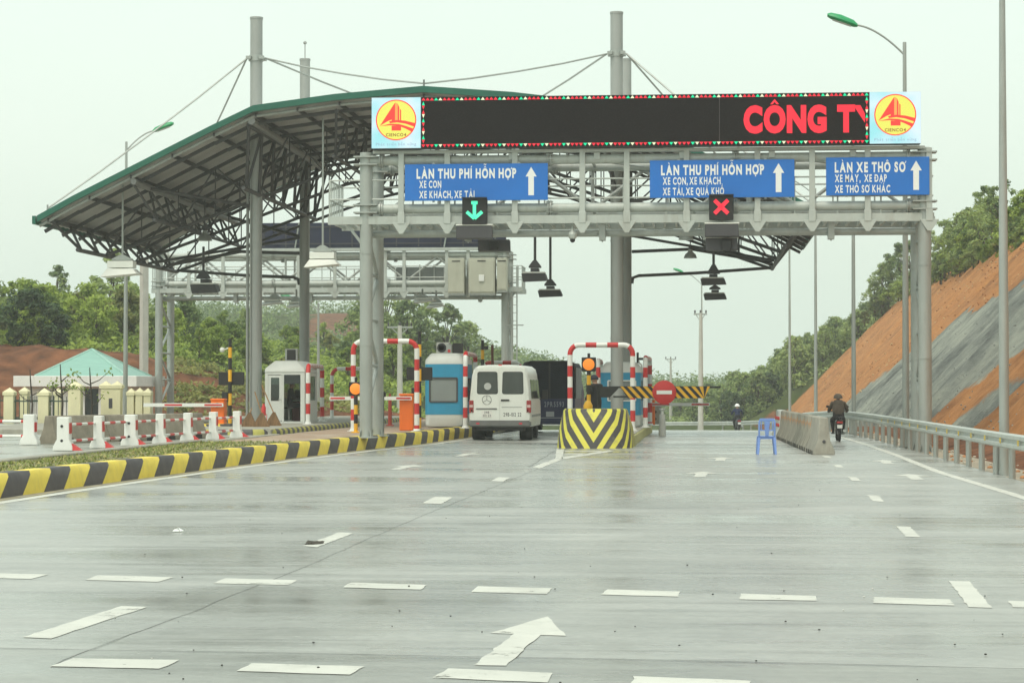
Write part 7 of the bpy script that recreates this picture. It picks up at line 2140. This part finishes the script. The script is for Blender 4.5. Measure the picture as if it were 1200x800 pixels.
leaf_d = leaf_material('leaf_olive', (.09, .12, .03), (.32, .33, .10))
bark = mat('bark', (.10, .08, .06), .95, 0, .3, 4, bump=.5)
def tree_meshes(name, seed, H, W, leafmat, nclump, per, leaf, base=.22, airy=1.0, bottom=0.25):
    r = np.random.RandomState(seed)
    cl = []
    for k in range(nclump):
        u = r.rand(); z = H * (bottom + (1 - bottom) * u ** .85)
        prof = math.sin(math.pi * min(1, max(.0, (z / H - bottom) / (1 - bottom)) * .86 + .12)) ** .75
        a = r.uniform(0, 6.283); q = W / 2 * prof * math.sqrt(r.rand()) * 1.05
        cl.append((q * math.cos(a) + .15 * W * (r.rand() - .5), q * math.sin(a) + .15 * W * (r.rand() - .5), z, r.uniform(.55, 1.15)))
    vs = []; fs = []
    for (cx_, cy_, cz_, s) in cl:
        n = int(per * s); R0 = W * .17 * s * airy
        P = r.normal(0, 1, (n, 3)); P /= np.linalg.norm(P, axis=1)[:, None] + 1e-6
        P *= (r.rand(n, 1) ** .45) * R0; P[:, 2] *= .75
        C = P + np.array([cx_, cy_, cz_])
        nrm = P / (R0 + 1e-6) + r.normal(0, .55, (n, 3)) + np.array([0, 0, .75]); nrm /= np.linalg.norm(nrm, axis=1)[:, None]
        t1_ = np.cross(nrm, r.normal(0, 1, (n, 3))); t1_ /= np.linalg.norm(t1_, axis=1)[:, None] + 1e-6; t2_ = np.cross(nrm, t1_)
        L_ = leaf * r.uniform(.6, 1.35, (n, 1)); A = t1_ * L_; Bq = t2_ * L_ * .48
        for i in range(n):
            o = len(vs); vs += [C[i] - A[i], C[i] + Bq[i] - A[i] * .1, C[i] + A[i], C[i] - Bq[i] + A[i] * .1]; fs.append((o, o + 1, o + 2, o + 3))
    me = bpy.data.meshes.new('crown'); me.from_pydata([tuple(v) for v in vs], [], fs); me.materials.append(leafmat)
    mb = MB(); mb.tube([(0, 0, -.6), (.03 * H, 0, H * .2), (-.02 * H, .02 * H, H * .55), (0, 0, H * .85)], H * .022 + .02, 7, r1=.02)
    for (cx_, cy_, cz_, s) in cl[::max(1, nclump // 12)]:
        zb_ = max(.1 * H, cz_ * .55); mb.tube([(0, 0, zb_), (cx_ * .5, cy_ * .5, (zb_ + cz_) / 2 + .05 * H), (cx_ * .92, cy_ * .92, cz_)], H * .010 + .008, 5, r1=.008)
    tb = bpy.data.meshes.new('trunk'); tb.from_pydata([tuple(v) for v in mb.v], [], mb.f); tb.materials.append(bark)
    for m_ in (tb,): m_.polygons.foreach_set('use_smooth', [True] * len(m_.polygons))
    return me, tb
def plant_tree(name, label, group, loc, meshes, sc, rz, szz=1.0):
    t = thing(name, label, 'tree', loc, group, rz); t.scale = (sc, sc, sc * szz)
    for nm, me in (('crown', meshes[0]), ('trunk', meshes[1])):
        o = bpy.data.objects.new(nm, me); COL.objects.link(o); o.parent = t
    return t
TM = {
 'a1': tree_meshes('a', 1, 4.6, 3.4, leaf_a, 42, 85, .16, bottom=.1), 'a2': tree_meshes('a', 2, 5.2, 3.2, leaf_a, 42, 80, .16, airy=.9, bottom=.1), 'a3': tree_meshes('a', 3, 4.0, 3.8, leaf_a, 42, 85, .16, bottom=.05),
 'b1': tree_meshes('b', 4, 5.5, 4.2, leaf_b, 44, 80, .19, bottom=.08), 'b2': tree_meshes('b', 5, 6.0, 3.8, leaf_b, 44, 75, .19, airy=.85, bottom=.1), 'c1': tree_meshes('c', 6, 4.4, 4.6, leaf_c, 40, 90, .20, bottom=.1),
 'd1': tree_meshes('d', 7, 4.2, 3.4, leaf_d, 34, 70, .19, bottom=.15),
 'e1': tree_meshes('e', 8, 7.0, 4.0, leaf_b, 40, 55, .18, airy=.75, bottom=.14), 'e2': tree_meshes('e', 9, 6.2, 4.4, leaf_b, 42, 62, .18, airy=.8, bottom=.10),
}
rt = np.random.RandomState(21)
def at_px(px, Y): return X_(px, Y)
# the wood on the red bank behind the guard house
LW = 'leafy green tree in the dense wood on the bank behind the guard house'
Ys_ = [120.5, 124, 128.5, 133, 139, 147, 156, 167, 180]
for j, Y in enumerate(Ys_):
    px = -70.0
    while px < 300:
        x = X_(px, Y); yy = Y + rt.uniform(-1.6, 1.6)
        if not (j == 0 and (110 < px)):
            k = rt.choice(['a1', 'a2', 'a3', 'd1', 'b1'], p=[.26, .24, .22, .10, .18]) if j < 6 else rt.choice(['b1', 'b2', 'a2'])
            sc = rt.uniform(.62, .90) * (1.0 if j > 1 else .75)
            if px > 170: sc *= .72
            plant_tree('bushy_tree', LW, 'trees in the wood behind the guard house', (x, yy, hterr(x, yy) - .15), TM[k], sc, rt.uniform(0, 6.28), rt.uniform(.85, 1.1))
        px += (2.9 if j < 5 else 3.6) * 2600 / Y * rt.uniform(.8, 1.15)
for px, Y, s in ((34, 119.5, .80), (58, 120.5, .62)): 
    x = X_(px, Y); plant_tree('dark_shrub_tree', 'very dark green rounded tree at the front of the wood' if s > .7 else 'smaller very dark green tree beside the larger dark one', None, (x, Y, hterr(x, Y) - .2), TM['c1'], s, rt.uniform(0, 6), .92)
for px, Y, s, lab in ((132, 160, 1.0, 'tall thin tree rising above the wood by the hanging white floodlight'), (66, 168, .85, 'rounded loose tree standing above the wood at the left skyline')):
    x = X_(px, Y); plant_tree('tall_tree', lab, None, (x, Y, hterr(x, Y)), TM['e1'], s, 1.0, 1.0)
# bright young trees farther back between the masts
MW = 'bright green young tree on the slope between the canopy masts'
for Y in (140, 148, 157, 168, 182, 200):
    px = 292.0
    while px < (470 if Y < 170 else 545):
        x = X_(px, Y); k = rt.choice(['a1', 'a2', 'a3', 'd1', 'b1']); sc = rt.uniform(.7, 1.0)
        plant_tree('young_tree', MW, 'young trees between the canopy masts', (x, Y + rt.uniform(-2, 2), hterr(x, Y) - .2), TM[k], sc * (.80 if px > 415 else .50), rt.uniform(0, 6.28), rt.uniform(.85, 1.1))
        px += 3.1 * 2600 / Y * rt.uniform(.8, 1.2)
for px, Y, s in ((432, 190, 1.1), (452, 205, 1.2), (478, 200, 1.05), (500, 212, 1.05), (525, 210, 1.1), (548, 216, .95), (585, 225, .7)):
    x = X_(px, Y); plant_tree('round_tree', 'mid green rounded tree in the gap between the near gantry leg and the blue booth', 'trees behind the blue booth', (x, Y, hterr(x, Y) - .3), TM[rt.choice(['b1', 'b2'])], s, rt.uniform(0, 6.28))
# the green hill beyond the cutting
RH = 'green tree on the wooded hill beyond the orange cutting'
for Y in (229, 234, 240, 247, 255, 264, 275, 290, 310):
    x = -1.0 if Y < 240 else -2.5
    while x < 21:
        k = rt.choice(['b1', 'b2', 'a2', 'c1', 'e2', 'a1'], p=[.27, .25, .13, .12, .13, .10]); sc = rt.uniform(.7, 1.0)
        if x < 3: sc *= .75
        plant_tree('hill_tree', RH, 'trees on the hill beyond the cutting', (x, Y + rt.uniform(-2, 2), hterr(x, Y) - .3), TM[k], sc, rt.uniform(0, 6.28), rt.uniform(.85, 1.1))
        x += rt.uniform(2.4, 3.8)
# trees along the top of the cutting
TC = 'airy tree on the top edge of the orange cutting'
for px, py, s, k in ((1016, 357, .55, 'b1'), (1026, 350, .72, 'e2'), (1036, 342, .80, 'b1'), (1047, 335, .85, 'e2'), (1058, 330, .78, 'b2'), (1096, 312, .75, 'e2'), (1106, 306, .7, 'a1'), (1116, 300, .72, 'b1'), (1128, 296, .72, 'a2'), (1140, 290, .72, 'e1'), (1150, 287, .66, 'e2'), (1163, 282, .66, 'e1'), (1085, 318, .55, 'a3'), (1121, 300, .6, 'b1'), (1134, 294, .65, 'a3'), (1157, 284, .6, 'b1'), (1170, 279, .62, 'a3'), (1101, 309, .6, 'b2'), (1178, 277, .65, 'a1'), (1190, 272, .62, 'a2'), (1204, 268, .62, 'a1'), (1225, 262, .7, 'b1')):
    Y = 22360 / ((px - 825) + (py - 455)); Y = min(Y, 222); p = pl(px, py, Y)
    plant_tree('hilltop_tree', TC, 'trees on top of the cutting', (p.x + .8, Y + 1, p.z - .5), TM[k], s * .9, rt.uniform(0, 6.28), 1.0)
for i in range(44):
    px = rt.uniform(1004, 1260); py = lerp_tab([(1000, 371), (1010, 364), (1040, 340), (1075, 322), (1110, 305), (1150, 288), (1200, 269), (1260, 250)], px) + 2
    Y = min(22360 / ((px - 825) + (py - 455)), 222); p = pl(px, py, Y)
    plant_tree('hilltop_bush', 'low leafy bush on the top edge of the orange cutting, beneath the airy trees', 'bushes on top of the cutting', (p.x + rt.uniform(.5, 1.6), Y + rt.uniform(-2, 2), p.z - .9), TM[rt.choice(['a3', 'b1', 'd1', 'a3'])], rt.uniform(.36, .52), rt.uniform(0, 6.28), .8)
# low growth at the foot of the trees: nobody could count it
def clutter(name, label, spots, leafmat, leaf, n, R0, zs=.6):
    vs = []; fs = []
    for (x, y, z) in spots:
        P = rt.normal(0, 1, (n, 3)); P /= np.linalg.norm(P, axis=1)[:, None]; P *= (rt.rand(n, 1) ** .5) * R0 * rt.uniform(.6, 1.2); P[:, 2] = np.abs(P[:, 2]) * zs
        C = P + np.array([x, y, z]); nr = rt.normal(0, .6, (n, 3)) + np.array([0, -.2, .9]); nr /= np.linalg.norm(nr, axis=1)[:, None]
        a = np.cross(nr, rt.normal(0, 1, (n, 3))); a /= np.linalg.norm(a, axis=1)[:, None]; b = np.cross(nr, a); L_ = leaf * rt.uniform(.6, 1.3, (n, 1)); A = a * L_; Bq = b * L_ * .5
        for i in range(n):
            o = len(vs); vs += [C[i] - A[i], C[i] + Bq[i], C[i] + A[i], C[i] - Bq[i]]; fs.append((o, o + 1, o + 2, o + 3))
    me = bpy.data.meshes.new(name); me.from_pydata([tuple(v) for v in vs], [], fs); me.materials.append(leafmat)
    o = bpy.data.objects.new(name, me); COL.objects.link(o); return tag(o, label, 'vegetation', kind='stuff')
sp = []
for k in range(700):
    Y = rt.uniform(119, 172); px = rt.uniform(-60, 500)
    if px > 120 and Y < 121: continue
    x = X_(px, Y); sp.append((x, Y, hterr(x, Y)))
clutter('undergrowth', 'green undergrowth between the trees on the left bank', sp, leaf_a, .17, 60, 1.3)
sp = []
for k in range(190):
    Y = rt.uniform(108, 122); px = rt.uniform(200, 420); x = X_(px, Y); sp.append((x, Y, hterr(x, Y)))
clutter('scrub', 'low olive scrub at the foot of the bank behind the boom barrier', sp, leaf_d, .14, 40, .8)
sp = []
for k in range(260):
    Y = rt.uniform(226, 300); x = rt.uniform(-3, 26); sp.append((x, Y, hterr(x, Y)))
clutter('undergrowth', 'green undergrowth on the hill beyond the cutting', sp, leaf_b, .22, 55, 1.7)
sp = []
for k in range(260):
    Y = rt.uniform(60, 222); H_c = lerp_tab(TOPZ, Y) - zbase(Y); x = TOE + H_c + rt.uniform(-.1, 3.5); sp.append((x, Y, hterr(x, Y) + .2))
clutter('scrub', 'low scrub along the top of the orange cutting', sp, leaf_b, .17, 70, 1.1, .9)
# the far wood on the ridge, one hazy mass
sp = []
for k in range(1900):
    Y = rt.uniform(285, 420); px = rt.uniform(-330, 905); x = X_(px, Y)
    if soil_amt(x, Y) > .5: continue
    if x > 1.5 and Y < 330: continue
    sp.append((x, Y, hterr(x, Y) - .5))
clutter('far_wood', 'hazy wood covering the far ridge behind the toll plaza', sp, leaf_b, .30, 95, 2.7, 1.5)

sapling('thin bare sapling in front of the left part of the cream fence', 37, 78, 432, 2, 0)
sapling('dark forked sapling with a few leaves in front of the guard house', 72.5, 76, 426, 6, 70)
sapling('slender pale sapling in front of the guard house door', 107, 77, 430, 5, 40)
# ------------------------------------------------------------------ the damp air
mb = MB(); mb.box(-262, -32, -4.0, 262, 476, 24)
m = bpy.data.materials.new('haze_air'); m.use_nodes = True; t = m.node_tree; t.nodes.clear()
out = t.nodes.new('ShaderNodeOutputMaterial'); pv = t.nodes.new('ShaderNodeVolumePrincipled')
pv.inputs['Color'].default_value = (.96, 1.0, .975, 1); pv.inputs['Density'].default_value = .00062; pv.inputs['Anisotropy'].default_value = .2
t.links.new(pv.outputs[0], out.inputs['Volume'])
o = mb.build('haze', m, ang=None); tag(o, 'thin pale haze over the whole toll plaza', 'haze', kind='stuff')
